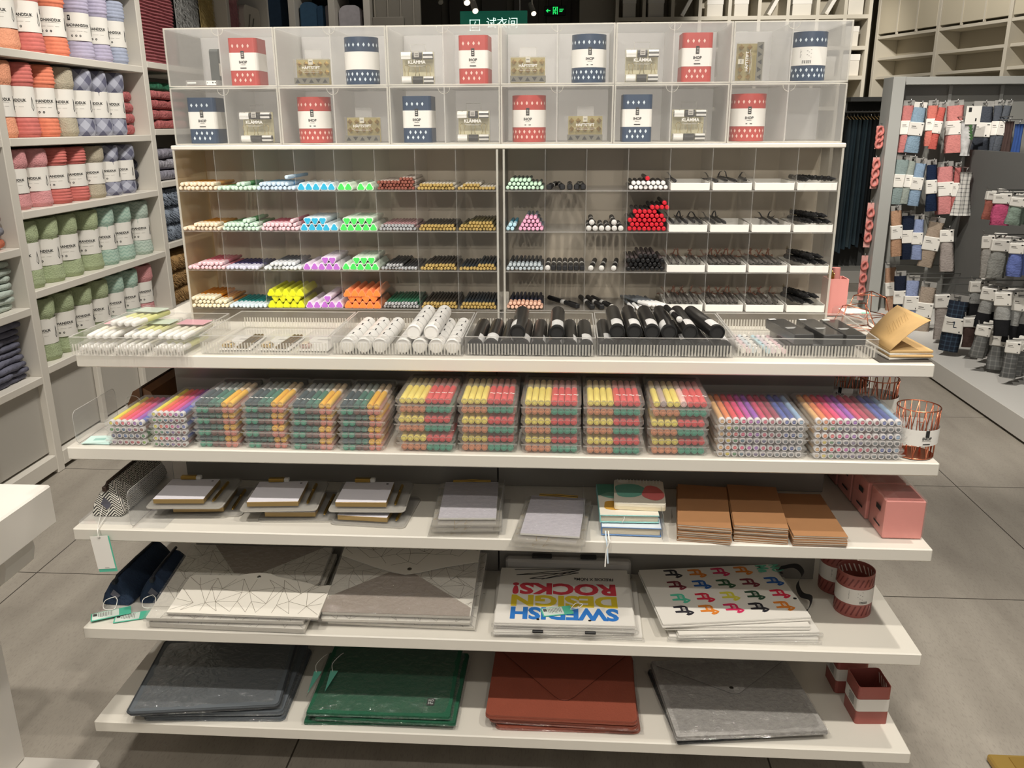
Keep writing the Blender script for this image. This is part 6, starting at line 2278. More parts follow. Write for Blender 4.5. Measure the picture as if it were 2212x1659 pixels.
# copper wire baskets at the right end
def wire_cup():
    r = bpy.data.objects.new('copper_wire_cup', None); COL.objects.link(r)
    Rr, H = .042, .105
    m = MB()
    for z, rr_ in ((.0015, Rr * .92), (H, Rr)):
        m.tube([(rr_ * math.cos(2 * PI * k / 28), rr_ * math.sin(2 * PI * k / 28), z) for k in range(28)], .0013, 6, COPPER, True)
    n = 9
    for k in range(n):
        a0, a1, a2 = 2 * PI * k / n, 2 * PI * (k + .5) / n, 2 * PI * (k + 1) / n
        f_ = lambda a, z: (Rr * (.92 + .08 * z / H) * math.cos(a), Rr * (.92 + .08 * z / H) * math.sin(a), z)
        m.tube([f_(a0, .0015), f_(a1, H)], .0011, 5, COPPER); m.tube([f_(a1, H), f_(a2, .0015)], .0011, 5, COPPER)
        m.tube([f_(a0, .0015), f_(a0, H)], .0010, 5, COPPER)
        m.tube([f_(a0, H * .55), f_(a1, H * .55), f_(a2, H * .55)][:2] if k % 2 else [f_(a0, H * .3), f_(a1, H * .45)], .0009, 5, COPPER)
    m.build('wire_cage', r)
    m = MB(); m.lathe([(0, .001), (Rr * .9, .001), (Rr * .9, .0022), (0, .0022)], 24, COPPER); m.build('base_disc', r)
    bm = MB(); rb = Rr + .0024
    bm.lathe([(rb - .0006, .032), (rb, .066)], 30, PAPER)
    rt = rb + .0006
    for q in ((-.004, .004, .052, .066, INK), (-.0075, .0075, .0355, .0375, INK), (-.0095, .0095, .0432, .0440, INKGREY)):
        bm.add([(rt * math.sin(a / rt), -rt * math.cos(a / rt), z) for a, z in ((q[0], q[2]), (q[1], q[2]), (q[1], q[3]), (q[0], q[3]))], [(0, 1, 2, 3)], q[4])
    bm.text('IHOP', .0062, INK, T(0, 0, .0460), wrap=rt, bold=.03)
    bm.build('paper_band', r)
    return tag(r, None, 'pen cup')


pz = [(.893, -.392), (.884, -.188), (.842, -.104), (.884, -.010), (.842, .085)]
for i, ((x, y), l) in enumerate(zip(pz, ('copper wire pen cup with white band, frontmost at the right end', 'copper wire pen cup behind the frontmost one', 'copper wire pen cup beside the panel edge, behind the last marker stack', 'copper wire pen cup deep at the right end, by the shelf edge', 'copper wire pen cup deep at the right end, by the panel'))):
    make('wirecup', wire_cup, (x, y, Z2 + .0012), R((8, -20, -40, 30, -60)[i]), l, 'copper wire pen cups')
# ================================================================ SHELVES THREE TO FIVE
def local(u, v, z, rc):
    """picture point on the plane z -> local x, y of a rectangle from rect_on"""
    p = at_z(u, v, z)
    dx, dy = p.x - rc[0], p.y - rc[1]
    c, s = math.cos(rc[2]), math.sin(rc[2])
    return dx * c + dy * s, -dx * s + dy * c


def fit_text(mb, body, m, x0, x1, y0, y1, z, rot=True, bold=.02):
    vs, fs = text_geo(body, bold)
    ax, bx = min(v[0] for v in vs), max(v[0] for v in vs)
    ay, by = min(v[1] for v in vs), max(v[1] for v in vs)
    out = []
    for x, y in vs:
        fx, fy = (x - ax) / (bx - ax), (y - ay) / (by - ay)
        if rot:
            fx, fy = 1 - fx, 1 - fy
        out.append((x0 + (x1 - x0) * fx, y0 + (y1 - y0) * fy, z))
    mb.add(out, fs, m)


FILM = acrylic(0.05, gloss=.85, rough=.10, crinkle=55, base=0.09, name='crinkled_clear_film')
STR = mat('#f2efe8', .7, name='white_string')


def string_loop(pts, r=.0009):
    m = MB(); m.tube(pts, r, 6, STR)
    return m


def smooth(pts, n=6):
    """Catmull-Rom through points"""
    P_ = [Vector(p) for p in pts]
    out = []
    for i in range(len(P_) - 1):
        a, b, c, d = P_[max(0, i - 1)], P_[i], P_[i + 1], P_[min(len(P_) - 1, i + 2)]
        for k in range(n):
            t = k / n
            out.append(0.5 * ((2 * b) + (c - a) * t + (2 * a - 5 * b + 4 * c - d) * t * t + (3 * b - a - 3 * c + d) * t ** 3))
    out.append(P_[-1])
    return out


# ---------------------------------------------------------------- shelf three
def herringbone():
    m, nt, b, N, L = new_mat('herringbone_cloth')
    tc = N.new('ShaderNodeTexCoord')
    sep = N.new('ShaderNodeSeparateXYZ'); L.new(tc.outputs['Object'], sep.inputs[0])

    def mth(op, a, c=None, v=None):
        n = N.new('ShaderNodeMath'); n.operation = op
        L.new(a, n.inputs[0])
        if c is not None:
            L.new(c, n.inputs[1])
        elif v is not None:
            n.inputs[1].default_value = v
        return n.outputs[0]
    s = mth('ADD', sep.outputs['Y'], mth('MULTIPLY', sep.outputs['X'], v=.8))
    zig = mth('ABSOLUTE', mth('SUBTRACT', mth('FRACT', mth('MULTIPLY', s, v=1 / .030)), v=.5))
    t_ = mth('ADD', mth('MULTIPLY', sep.outputs['Z'], v=1 / .0062), mth('MULTIPLY', zig, v=5.0))
    fac = mth('GREATER_THAN', mth('FRACT', t_), v=.5)
    mx = N.new('ShaderNodeMix'); mx.data_type = 'RGBA'
    mx.inputs['A'].default_value = C('#dcd8ce'); mx.inputs['B'].default_value = C('#2d2b29')
    L.new(fac, mx.inputs['Factor']); L.new(mx.outputs['Result'], b.inputs['Base Color'])
    b.inputs['Roughness'].default_value = .9
    return m


def roof_case(name, w, h, d, body, zipm):
    """long pencil case: flat bottom, walls leaning in to a zip ridge, pinched triangular end"""
    r = bpy.data.objects.new(name, None); COL.objects.link(r)
    m = MB()
    secs = []
    for y, k, kh in ((0, .88, .80), (.006, .97, .93), (.02, 1, 1), (d * .5, 1.02, 1), (d - .02, 1, 1), (d, .85, .8)):
        secs.append([(x * w * k, y + (.012 * (zf if y < .01 else 0)), max(.0004, zf * h * kh)) for x, zf in ((-.46, 0), (.46, 0), (.50, .10), (.44, .38), (.26, .72), (.06, .97), (0, 1), (-.06, .97), (-.26, .72), (-.44, .38), (-.50, .10))])
    n = len(secs[0])
    vs = [p for s_ in secs for p in s_]
    fs = [(i * n + j, i * n + (j + 1) % n, (i + 1) * n + (j + 1) % n, (i + 1) * n + j) for i in range(len(secs) - 1) for j in range(n)]
    fs += [tuple(range(n))[::-1], tuple((len(secs) - 1) * n + j for j in range(n))]
    m.add(vs, fs, body, None, False)
    m.build('body', r)
    z_ = MB(); z_.tube([(0, .004, h * .86), (0, .02, h + .002), (0, d * .5, h + .003), (0, d - .01, h + .001)], .0036, 6, zipm); z_.box(-.0045, .0045, .001, .016, h * .82, h * .98, zipm, .001); z_.build('zip', r)
    e = MB(); e.add([(-.012, .001, h * .42), (.0, -.002, h * .66), (.013, .001, h * .40), (.001, .0, h * .22)], [(0, 3, 2, 1)], mat('#5a5a66', .6)); e.build('end_tab', r)
    return r


p = at_z(232, 1117, Z3)
r = roof_case('pencil_case', .078, .072, .24, herringbone(), mat('#35261d', .5))
r.location = (p.x, p.y + .002, Z3 + .0018); r.rotation_euler.z = R(1)
tag(r, 'black and white herringbone pencil case with dark zip, left end of the third shelf', 'pencil case')
m = MB(); m.prism(rrect(.135, .19, .014, 5), 0, .0012, acrylic(.10, gloss=.6, milk='#dfe2e6'))
o = m.build('clear_base_plate', None, (p.x + .015, p.y + .058, Z3 + .0003)); tag(o, 'clear plastic plate under the herringbone pencil case', 'plate')


# hanging tag on a string over the front edge
def swing_tag(mint_big=False):
    r = bpy.data.objects.new('price_tag', None); COL.objects.link(r)
    m = MB(); m.box(-.020, .022, .0010, .0018, -.088, -.001, mat('#5bbfa3', .6)); m.build('mint_card', r)
    m = MB(); m.box(-.021, .0195, 0, .0008, -.080, 0, PAPER); m.box(-.003, .003, -.0003, .0, -.0045, -.0035, INK)
    m.box(-.004, .006, -.0004, 0, -.078, -.0772, INKGREY); m.build('white_card', r)
    return r


tg = swing_tag()
q = at_y(214, 1158, -.478)
tg.location = (q.x, -.479, q.z); tg.rotation_euler = (0, R(-5), 0)
sp_ = MB()
ex = p.x - .002
yo = p.y - .479 + .479
sp_.tube(smooth([(p.x - q.x - .004, p.y + .006 + .479, Z3 + .034 - q.z), (p.x - q.x - .010, p.y - .006 + .479, Z3 + .010 - q.z), (-.001, -.474 + .479, Z3 + .004 - q.z), (-.0005, -.002, -.012 + .014), (0, -.0022, -.003)]), .0008, 6, STR)
sp_.tube(smooth([(p.x - q.x + .010, p.y + .006 + .479, Z3 + .024 - q.z), (p.x - q.x + .004, p.y - .006 + .479, Z3 + .008 - q.z), (.001, -.474 + .479, Z3 + .004 - q.z), (.0008, -.002, .004), (0.0005, -.0022, -.003)]), .0008, 6, STR)
sp_.build('string', tg)
tag(tg, 'white and mint swing tag hanging over the third shelf edge from the herringbone case', 'tag')

o = divider_builder(.085, .22)(); q = at_z(322, 1142, Z3); o.location = (q.x - .040, q.y, Z3 + .0012); tag(o, 'clear rounded divider left of the first memo pad on the third shelf', 'divider', 'clear dividers on the shelves')


def memo_pack():
    """note pad with gold edges in a clear-topped grey tray, with a gold pen beside and a gold clip on top; origin at front-left of the pad"""
    r = bpy.data.objects.new('memo_set', None); COL.objects.link(r)
    m = MB(); m.prism(rrect(.172, .160, .012, 5), 0, .0022, mat('#a9a59d', .5), T(.070, .068, 0)); m.build('backing_card', r)
    m = MB(); m.prism(rrect(.166, .154, .012, 5), .0024, .0075, acrylic(.12, gloss=.6), T(.070, .068, 0)); m.build('blister', r)
    m = MB(); m.box(0, .114, 0, .112, .0078, .0188, mat('#a08656', .4, .3), .0005); m.box(.0003, .1137, .0003, .1117, .0188, .0194, mat('#e6e3ea', .75)); m.build('note_pad', r)
    m = MB(); m.frustum((.133, .012, .012), (.133, .108, .012), .0036, .0036, 10, GOLD); m.frustum((.133, .004, .012), (.133, .012, .012), .0015, .0036, 10, GOLD); m.box(.1318, .1342, .07, .105, .0155, .0168, GOLD); m.build('gold_pen', r)
    m = MB(); m.box(.022, .058, .106, .118, .0196, .0285, GOLD, .0015); m.box(.0582, .070, .106, .118, .0196, .0285, mat('#dedbd4', .3), .0015); m.build('clip_tin', r)
    m = MB(); m.lathe([(0, .0197), (.0032, .0197)], 12, mat('#55525a', .6), T(.100, .100, 0)); m.build('punch_hole', r)
    return tag(r, None, 'memo set')


for i, (u, v, rz, nm, off) in enumerate(((336, 1121, 3, 'left', (.034, .018, 2)), (537, 1128, 5, 'middle', (.034, .012, -2)), (727, 1128, 2, 'right', (.004, -.004, -6)))):
    q = at_z(u, v, Z3)
    b0 = make('memo', memo_pack, (q.x + off[0], q.y + off[1], Z3 + .0006), R(rz + off[2]), 'gold-edged memo pad set with pen, lower one of the %s pair on the third shelf' % nm, 'memo pad sets')
    make('memo', memo_pack, (q.x, q.y, Z3 + .0300), R(rz), 'gold-edged memo pad set with pen, upper one of the %s pair on the third shelf' % nm, 'memo pad sets')


def line_net(mb, w, d, z, m, cell=.030, seed=1, r=.00035, inside=None):
    """random straight-line network printed on a sheet"""
    rnd = random.Random(seed)
    nx, ny = int(w / cell), int(d / cell)
    pt = {}
    for i in range(nx + 1):
        for j in range(ny + 1):
            pt[i, j] = (-w / 2 + w * i / nx + (rnd.uniform(-.42, .42) * cell if 0 < i < nx else 0), -d / 2 + d * j / ny + (rnd.uniform(-.42, .42) * cell if 0 < j < ny else 0))

    def ln(a, b):
        if inside and not (inside(*a) and inside(*b)):
            return
        dx, dy = b[0] - a[0], b[1] - a[1]
        L_ = math.hypot(dx, dy)
        if L_ < 1e-6:
            return
        nx_, ny_ = -dy / L_ * r, dx / L_ * r
        mb.add([(a[0] + nx_, a[1] + ny_, z), (a[0] - nx_, a[1] - ny_, z), (b[0] - nx_, b[1] - ny_, z), (b[0] + nx_, b[1] + ny_, z)], [(0, 1, 2, 3)], m)
    for i in range(nx + 1):
        for j in range(ny + 1):
            if i < nx and 0 < j < ny and rnd.random() < .8:
                ln(pt[i, j], pt[i + 1, j])
            if j < ny and 0 < i < nx and rnd.random() < .8:
                ln(pt[i, j], pt[i, j + 1])
            if i < nx and j < ny and rnd.random() < .75:
                if rnd.random() < .5:
                    ln(pt[i, j], pt[i + 1, j + 1])
                else:
                    ln(pt[i + 1, j], pt[i, j + 1])


def clipboard():
    r = bpy.data.objects.new('clipboard', None); COL.objects.link(r)
    m = MB(); m.prism(rrect(.150, .225, .006, 4), 0, .0028, acrylic(.22, gloss=.5, milk='#ece7dc')); 
    line_net(m, .146, .22, .0031, mat('#8d7a55', .5), .03, 4)
    m.build('acrylic_board', r)
    m = MB(); m.box(-.063, .063, -.088, .105, .0034, .0078, PAPER, .0005)
    m.box(-.0628, .0628, -.0878, .1048, .0078, .0081, mat('#d9d5de', .75))
    for k in range(26):
        y = -.080 + .0070 * k
        m.box(-.06, .06, y, y + .0005, .0081, .0083, mat('#c5c0cb', .7))
    m.build('lined_paper', r)
    m = MB(); pts = [(-.045, .104, .0095), (-.02, .1045, .0095), (0, .1015, .012), (.02, .1045, .0095), (.045, .104, .0095)]
    m.tube(smooth(pts), .0014, 6, GOLD); m.tube(smooth([(x, y + .008, z) for x, y, z in pts]), .0014, 6, GOLD)
    m.box(-.045, .045, .104, .1115, .0086, .0094, mat('#a39367', .35, .8)); m.build('gold_clip', r)
    m = MB(); m.box(-.077, .077, -.116, .1155, -.0004, -.0001, FILM); m.box(-.066, .066, -.1, .095, .0100, .0103, FILM); m.build('clear_bag', r)
    return tag(r, None, 'clipboard')


for i, (fl, fr, bl, nm) in enumerate((((938, 1141), (1070, 1141), (968, 1046), 'left'), ((1120, 1157), (1244, 1166), (1147, 1068), 'right'))):
    rc = rect_on(fl, fr, bl, Z3 + .02)
    for k in range(3 if i == 0 else 2):
        make('clipb', clipboard, (rc[0] + .002 * k, rc[1] - .006 + .001 * k, Z3 + .0008 + .0118 * k), rc[2] + R((-2, 1, 0)[k]), 'clear clipboard with lilac lined paper, %s of the %s pile on the third shelf' % (('lowest', 'middle', 'topmost')[k] if i == 0 else ('lower', 'topmost')[k], nm), 'clipboards on the third shelf')


# planners: hardback books and a spiral pad
def hardback(w, d, h, cover, pages, deco=None):
    r = bpy.data.objects.new('hardback_book', None); COL.objects.link(r)
    m = MB()
    m.box(-w / 2, w / 2, -d / 2, d / 2, 0, .0022, cover, .0008); m.box(-w / 2, w / 2, -d / 2, d / 2, h - .0022, h, cover, .0008); m.box(-w / 2, -w / 2 + .0022, -d / 2, d / 2, .0022, h - .0022, cover)
    m.build('cover', r)
    m = MB(); m.box(-w / 2 + .0024, w / 2 - .003, -d / 2 + .003, d / 2 - .003, .0024, h - .0024, pages)
    for k in range(5):
        z = .004 + (h - .008) * k / 4
        m.box(-w / 2 + .004, w / 2 - .0028, -d / 2 + .0027, -d / 2 + .003, z, z + .0004, mat('#b9b3a4', .8))
    m.build('pages', r)
    if deco:
        deco(r, w, d, h)
    return r


def blob(m, cx, cy, rx, ry, z, mm, seed=0):
    n = 22
    m.add([(cx + rx * (1 + .12 * math.sin(3 * a + seed)) * math.cos(a), cy + ry * (1 + .1 * math.sin(2 * a + seed)) * math.sin(a), z) for a in [2 * PI * k / n for k in range(n)]], [tuple(range(n))], mm)


def deco_blue(r, w, d, h):
    m = MB(); m.box(-w / 2 + .001, w / 2 - .001, -d / 2 + .001, d / 2 - .001, h, h + .0003, mat('#eaf1f8', .6)); blob(m, .012, -.02, .022, .028, h + .0006, mat('#9fcde6', .6), 1)
    m.box(-.012, -.010, -.045, -.035, h + .0003, h + .0006, INKGREY); m.box(-.016, -.014, -.045, -.035, h + .0003, h + .0006, INKGREY); m.build('printed_cover', r)
    for k, x in enumerate((-.055, -.049)):
        s = MB(); pts = smooth([(x, -d / 2 + .004, h * .5), (x + .001, min(-d / 2 - .003, RIB['y'] + .006), .004), (x + .002, RIB['y'] - .001, .0012), (x + .004 * (1 - 2 * k), RIB['y'] - .003, -.02), (x + .006 * (1 - 2 * k), RIB['y'] - .004, -.050 - .008 * k)])
        for a, b in zip(pts[:-1], pts[1:]):
            s.add([a + Vector((-.0014, 0, 0)), a + Vector((.0014, 0, 0)), b + Vector((.0014, 0, 0)), b + Vector((-.0014, 0, 0)), a + Vector((-.0014, -.0004, 0)), a + Vector((.0014, -.0004, 0)), b + Vector((.0014, -.0004, 0)), b + Vector((-.0014, -.0004, 0))], [(0, 1, 2, 3), (7, 6, 5, 4)], PAPER if k else mat('#cfe0ee', .7))
        s.build('ribbon', r)


def deco_mustard(r, w, d, h):
    m = MB(); z = h + .0003
    m.box(-w / 2 + .001, w / 2 - .001, -d / 2 + .001, d / 2 - .001, h, z, mat('#e9e2d3', .6)); m.box(-w / 2 + .001, w / 2 - .001, .02, d / 2 - .001, z, z + .0003, mat('#5f9f8a', .6))
    blob(m, -.032, -.034, .022, .026, z + .0003, mat('#cf9d3f', .6), 2); blob(m, -.03, .02, .024, .016, z + .0006, mat('#7fb6a2', .6), 4)
    m.build('printed_cover', r)
    s = MB(); s.tube(smooth([(-.012, -d / 2 + .005, h * .8), (-.012, -d / 2 - .004, h * .7), (-.016, -d / 2 - .006, h * .2)]), .0008, 5, PAPER); s.build('ribbon', r)


rc = rect_on((1302, 1160), (1441, 1160), (1302, 1085), Z3 + .012)
RIB = {'y': -.4745 - (rc[1] + .012)}
o = hardback(.128, .150, .020, mat('#5f86b8', .5), mat('#cfc6b2', .8), deco_blue); RIB['y'] = -.4745 - (rc[1] + .012); o.location = (rc[0], rc[1] + .012, Z3 + .0016); o.rotation_euler.z = R(-1)
tag(o, 'white and blue hardback planner with ribbons, bottom of its pile on the third shelf', 'book')
ya = rc[1] + .012; xa_ = rc[0]
o = hardback(.128, .165, .018, mat('#8ec9c4', .5), mat('#d8cfba', .8), deco_mustard); o.location = (xa_ - .006, ya + .024, Z3 + .0246); o.rotation_euler.z = R(1)
tag(o, 'green and mustard hardback planner lying on the blue one', 'book')
t = thing('spiral_notebook', 'spiral notebook with green and coral blobs on top of the planner pile', 'notebook', (xa_ + .022, ya + .030, Z3 + .0441), R(-3))
m = MB(); m.prism(rrect(.112, .130, .008, 4), 0, .008, mat('#e3d7b8', .8)); m.prism(rrect(.112, .130, .008, 4), .0082, .0132, mat('#efe6cf', .8)); m.build('pages', t)
m = MB(); m.prism(rrect(.112, .130, .008, 4), .0134, .0146, mat('#dcd6c6', .6)); blob(m, -.022, .005, .034, .040, .0150, mat('#6fae9b', .6), 1); blob(m, .030, -.004, .024, .040, .0153, mat('#d8706e', .6), 3); blob(m, -.036, .052, .012, .009, .0156, mat('#efeade', .6), 0)
m.build('cover', t)
m = MB()
for k in range(14):
    x = -.048 + .0074 * k
    m.tube([(x, .058 + .010 * math.cos(a), .0085 + .010 * math.sin(a)) for a in [2 * PI * q / 10 for q in range(10)]], .0006, 5, mat('#e6e4df', .4), True)
m.build('wire_spiral', t)


# kraft notebook piles
def kraft_pad(d):
    def b():
        w = .111
        m = MB(); m.box(-w / 2, w / 2, 0, d, 0, .0007, mat('#a3764e', .75, noise=(30, .08)), .0002); m.box(-w / 2, w / 2, 0, d, .0034, .0041, mat('#a3764e', .75, noise=(30, .08)), .0002)
        o = m.build('kraft_notepad')
        c = MB(); c.box(-w / 2 + .0008, w / 2 - .0008, .0006, d - .001, .0009, .0032, mat('#cfc6b6', .8)); c.build('pages', o)
        return tag(o, None, 'notebook')
    return b


for i, (fl, fr, bl, n, nm) in enumerate((((1464, 1131), (1583, 1144), (1450, 1050), 8, 'left'), ((1586, 1132), (1704, 1143), (1555, 1050), 8, 'middle'), ((1713, 1157), (1833, 1161), (1670, 1060), 5, 'right'))):
    top = Z3 + n * .0048
    rc = rect_on(fl, fr, bl, top)
    a = at_z(fl[0], fl[1], top); b = at_z(fr[0], fr[1], top)
    mid = (a + b) / 2
    rz = rc[2] * .6 - R((0, 0, 0)[i])
    for k in range(n):
        make('kraft', kraft_pad(.215), (mid.x + random.uniform(-.0015, .0015), mid.y + random.uniform(-.0018, .0018), Z3 + .0006 + .0048 * k), rz + R(random.uniform(-.7, .7)),
             'kraft notepad, %s in the %s of three kraft piles' % ('topmost' if k == n - 1 else ORD[k] + ' from bottom', nm), 'kraft notepads on the third shelf')

# pink house-shaped gift boxes at the right end
PINKB = mat('#df958c', .55, noise=(8, .06)); PINKD = mat('#cf7f78', .55)


def pink_box():
    r = bpy.data.objects.new('pink_box', None); COL.objects.link(r)
    m = MB(); m.box(0, .082, 0, .085, .0012, .088, PINKB, .002); m.build('carton', r)
    m = MB(); m.box(.004, .078, .004, .081, .0884, .0892, PINKD); m.build('top_card', r)
    m = MB(); m.box(-.0025, .0845, -.0025, .0875, .0002, .0895, acrylic(.10, gloss=.6, milk='#f0c8c2'), .003)
    m.prism([(-.0025, .0898), (.0845, .0898), (.052, .118), (.030, .118)], 0, .085, acrylic(.10, gloss=.65, milk='#f0c8c2'), T(0, .085, 0, R(90)))
    m.build('clear_wrap', r)
    m = MB(); m.box(-.0032, -.0028, .02, .045, .055, .066, INK); m.box(-.0032, -.0028, .014, .05, .022, .026, INK); m.build('print', r)
    return tag(r, None, 'box')


a = at_z(1906, 1166, Z3)
for i, (dx, dy, rz) in enumerate(((0, .004, 0), (-.006, .096, 2), (-.010, .190, 1), (-.014, .284, 2))):
    make('pinkbox', pink_box, (a.x + dx, a.y + dy, Z3 + .0003), R(rz), ('pink carton in clear wrap at the front of the third shelf right end', 'pink carton in clear wrap, second behind the front one', 'pink carton in clear wrap, third in the line of pink cartons', 'pink carton in clear wrap, deepest of the pink cartons')[i], 'pink cartons on the third shelf')

# ---------------------------------------------------------------- shelf four
GEOW = mat('#e6e1d6', .6, name='ivory_card'); GEOL = mat('#7d7464', .6, name='fine_brown_print'); TAUP = mat('#a2958a', .75, noise=(40, .05), name='taupe_felt')


def envelope(w, d, h, seed, builder=None, name='document_envelope', mm=GEOW, net=True, rad=.003):
    r = bpy.data.objects.new(name, None); COL.objects.link(r)
    m = MB(); m.prism(rrect(w, d, rad, 4), .0004, h, mm)
    if net:
        line_net(m, w * .99, d * .99, h + .0003, GEOL, .031, seed, .00042)
    m.build('body', r)
    if builder:
        builder(r, w, d, h)
    m = MB(); m.box(-w / 2 - .004, w / 2 + .004, -d / 2 - .005, -d / 2 - .0006, 0.0002, h + .001, FILM, .001)
    m.box(-w / 2 - .004, w / 2 + .006, -d / 2 - .004, d / 2, h + .0030, h + .0033, FILM); m.build('clear_bag', r)
    return tag(r, None, 'envelope')


def stackpos(fl, fr, bl, z):
    return rect_on(fl, fr, bl, z)


def lean(o, x, yf, z, d, tilt, rz):
    # a flat thing resting on its front edge and leaning back on the panel behind
    o.location = (x, yf + d / 2 * math.cos(tilt), z + d / 2 * math.sin(tilt))
    o.rotation_euler = (tilt, 0, rz)


rc1 = rect_on((320, 1349), (660, 1357), (410, 1186), Z4 + .012)
W4, D4 = rc1[3], .278
yf1 = at_z(490, 1353, Z4 + .012).y
TL1 = R(8.0)


def top_taupe(r, w, d, h):
    m = MB(); m.add([(-w * .34, d / 2 - .001, h + .0007), (-w * .10, d * .10, h + .0007), (w * .06, d * .08, h + .0007), (w * .44, d / 2 - .001, h + .0007)], [(0, 1, 2, 3)], TAUP); m.build('taupe_lining', r)


o = envelope(W4, D4, .012, 3, None); lean(o, rc1[0] + .004, yf1, Z4 + .0020, D4, TL1, R(-1))
tag(o, 'ivory line-patterned document envelope, lowest of the left pile on the fourth shelf', 'envelope', 'line-patterned document envelopes')
o = envelope(W4, D4, .008, 5, top_taupe); lean(o, rc1[0] - .004, yf1 + .002, Z4 + .0198, D4, TL1, R(.6))
tag(o, 'ivory line-patterned envelope showing its taupe lining, second of the left pile', 'envelope', 'line-patterned document envelopes')


def upper_half():
    r = bpy.data.objects.new('document_envelope', None); COL.objects.link(r)
    w, d = W4 * .965, .135
    top = [(-w / 2, d * .44), (-w * .47, d * .50), (-w * .16, d * .52), (-w * .10, d * .585), (-w * .03, d * .62), (w * .05, d * .60), (w * .10, d * .53), (w * .22, d * .45), (w * .36, d * .36), (w * .40, d * .30), (w / 2, d * .34)]
    pts = [(-w / 2, -d / 2), (w / 2, -d / 2)] + top[::-1]
    m = MB(); m.prism(pts, .0004, .006, GEOW)
    line_net(m, w * .98, d * .86, .0063, GEOL, .031, 9, .00042)
    m.build('body', r)
    m = MB(); m.lathe([(0, .0072), (.0042, .0070), (.0050, .0062)], 14, STEEL, T(-w * .02, d * .50, 0)); m.build('snap_button', r)
    m = MB(); m.box(-w / 2 - .004, w / 2 + .004, -d / 2 - .006, -d / 2 - .0006, .0006, .007, FILM, .001); m.build('clear_bag', r)
    return tag(r, None, 'envelope')


q = at_z(508, 1342, Z4 + .034)
o = upper_half(); lean(o, q.x + .010, yf1 + .004, Z4 + .0345, .135, TL1, R(-.5))
tag(o, 'folded ivory line-patterned envelope with a snap button, top of the left pile', 'envelope', 'line-patterned document envelopes')

rc2 = rect_on((705, 1344), (1030, 1340), (735, 1186), Z4 + .02)
W5, D5 = rc2[3], .262
yf2 = at_z(867, 1342, Z4 + .02).y
TL2 = R(11.0)


def taupe_flap(r, w, d, h):
    m = MB(); m.prism([(-w / 2, -d / 2), (w / 2 - .002, -d / 2), (w / 2 - .002, -d * .40), (w * .06, d * .02), (-w * .12, d * .03), (-w / 2, -d * .32)], h + .0004, h + .0018, TAUP); m.build('taupe_front', r)
    m = MB(); fl_ = [(-w / 2, d / 2), (-w / 2, d * .24), (-w * .22, d * .08), (-w * .10, d * .025), (0, -d * .005), (w * .10, d * .03), (w * .24, d * .10), (w / 2, d * .20), (w / 2, d / 2)]
    m.prism(fl_, h + .0022, h + .0040, GEOW)
    line_net(m, w * .98, d * .98, h + .0043, GEOL, .031, 12, .00042, lambda x, y: y > d * (.03 + .42 * abs(x) / w))
    m.build('flap', r)
    m = MB(); m.lathe([(0, h + .0052), (.0046, h + .0050), (.0056, h + .0042)], 14, mat('#8d8880', .35, .9), T(w * .02, d * .07, 0)); m.build('snap_button', r)


for k in range(3):
    o = envelope(W5, D5, .007, 20 + k, taupe_flap if k == 2 else None)
    lean(o, rc2[0] + (.012, -.002, 0)[k], yf2 + (.004, -.002, .002)[k], Z4 + .0022 + .0138 * k, D5, TL2, R((-1.2, .6, 0)[k]))
    tag(o, ('ivory line-patterned envelope, lowest of the second pile', 'ivory line-patterned envelope, middle of the second pile', 'ivory line-patterned envelope with a taupe front and snap flap, top of the second pile')[k], 'envelope', 'line-patterned document envelopes')

# printed tote bags
rc3 = rect_on((1066, 1343), (1372, 1351), (1082, 1216), Z4 + .036)


def folded_sheet(w, d, h, mm, name, film=True):
    r = bpy.data.objects.new(name, None); COL.objects.link(r)
    m = MB(); m.prism(rrect(w, d, .002, 2), .0003, h * .4, mm); m.prism(rrect(w * .995, d * .99, .002, 2), h * .55, h, mm, T(.001, .001, 0)); m.build('body', r)
    if film:
        m = MB(); m.box(-w / 2 - .004, w / 2 + .005, -d / 2 - .008, -d / 2 - .0006, 0.0002, h + .0006, FILM, .001); m.build('clear_bag', r)
    return r


BAGW = mat('#e4e0d8', .7, name='white_canvas_print')
w3, d3 = rc3[3], rc3[4] - .018
for k in range(4):
    o = folded_sheet(w3 * (1, .98, .99, 1)[k], d3, .007, BAGW, 'printed_bag'); 
    ox, oy, oz = rc3[0] + (.02, -.008, .006, 0)[k], rc3[1] - .009 + (.001, -.004, .001, 0)[k], Z4 + .0004 + .0086 * k
    o.location = (ox, oy, oz); o.rotation_euler.z = rc3[2] + R((-1.5, 2, -1, 0)[k])
    tag(o, 'folded white bag, %s of the lettered bag pile' % ('lowest', 'second', 'third')[k] if k < 3 else 'white bag with upside-down red, yellow and blue lettering, top of its pile', 'bag', 'lettered bags')
rcl = (ox, oy, rc3[2])
ht = oz + .007
m = MB()
zz = .0074
for body, c, u0, u1, va, vb in (('SWEDISH', '#2b74c4', 1101, 1334, 1337, 1310), ('DESIGN', '#d8bf2f', 1103, 1331, 1309, 1284), ('ROCKS!', '#c93a48', 1106, 1328, 1283, 1258)):
    x0, y0 = local(u0, va, ht, rcl); x1, y1 = local(u1, vb, ht, rcl); xm, ym = local(u0, vb, ht, rcl)
    fit_text(m, body, mat(c, .6), x0, x1, y0, ym, zz, True, .045)
x0, y0 = local(1240, 1255.5, ht, rcl); x1, y1 = local(1324, 1250, ht, rcl)
fit_text(m, 'FREDDIE X NÖMe', INK, x0, x1, y0, y1, zz, True, .02)
m.build('lettering', o)
m = MB()
sg = [local(u, v, ht, rcl) for u, v in ((1112, 1231), (1253, 1230), (1116, 1242), (1250, 1238), (1180, 1250), (1144, 1250), (1252, 1232), (1170, 1252))]
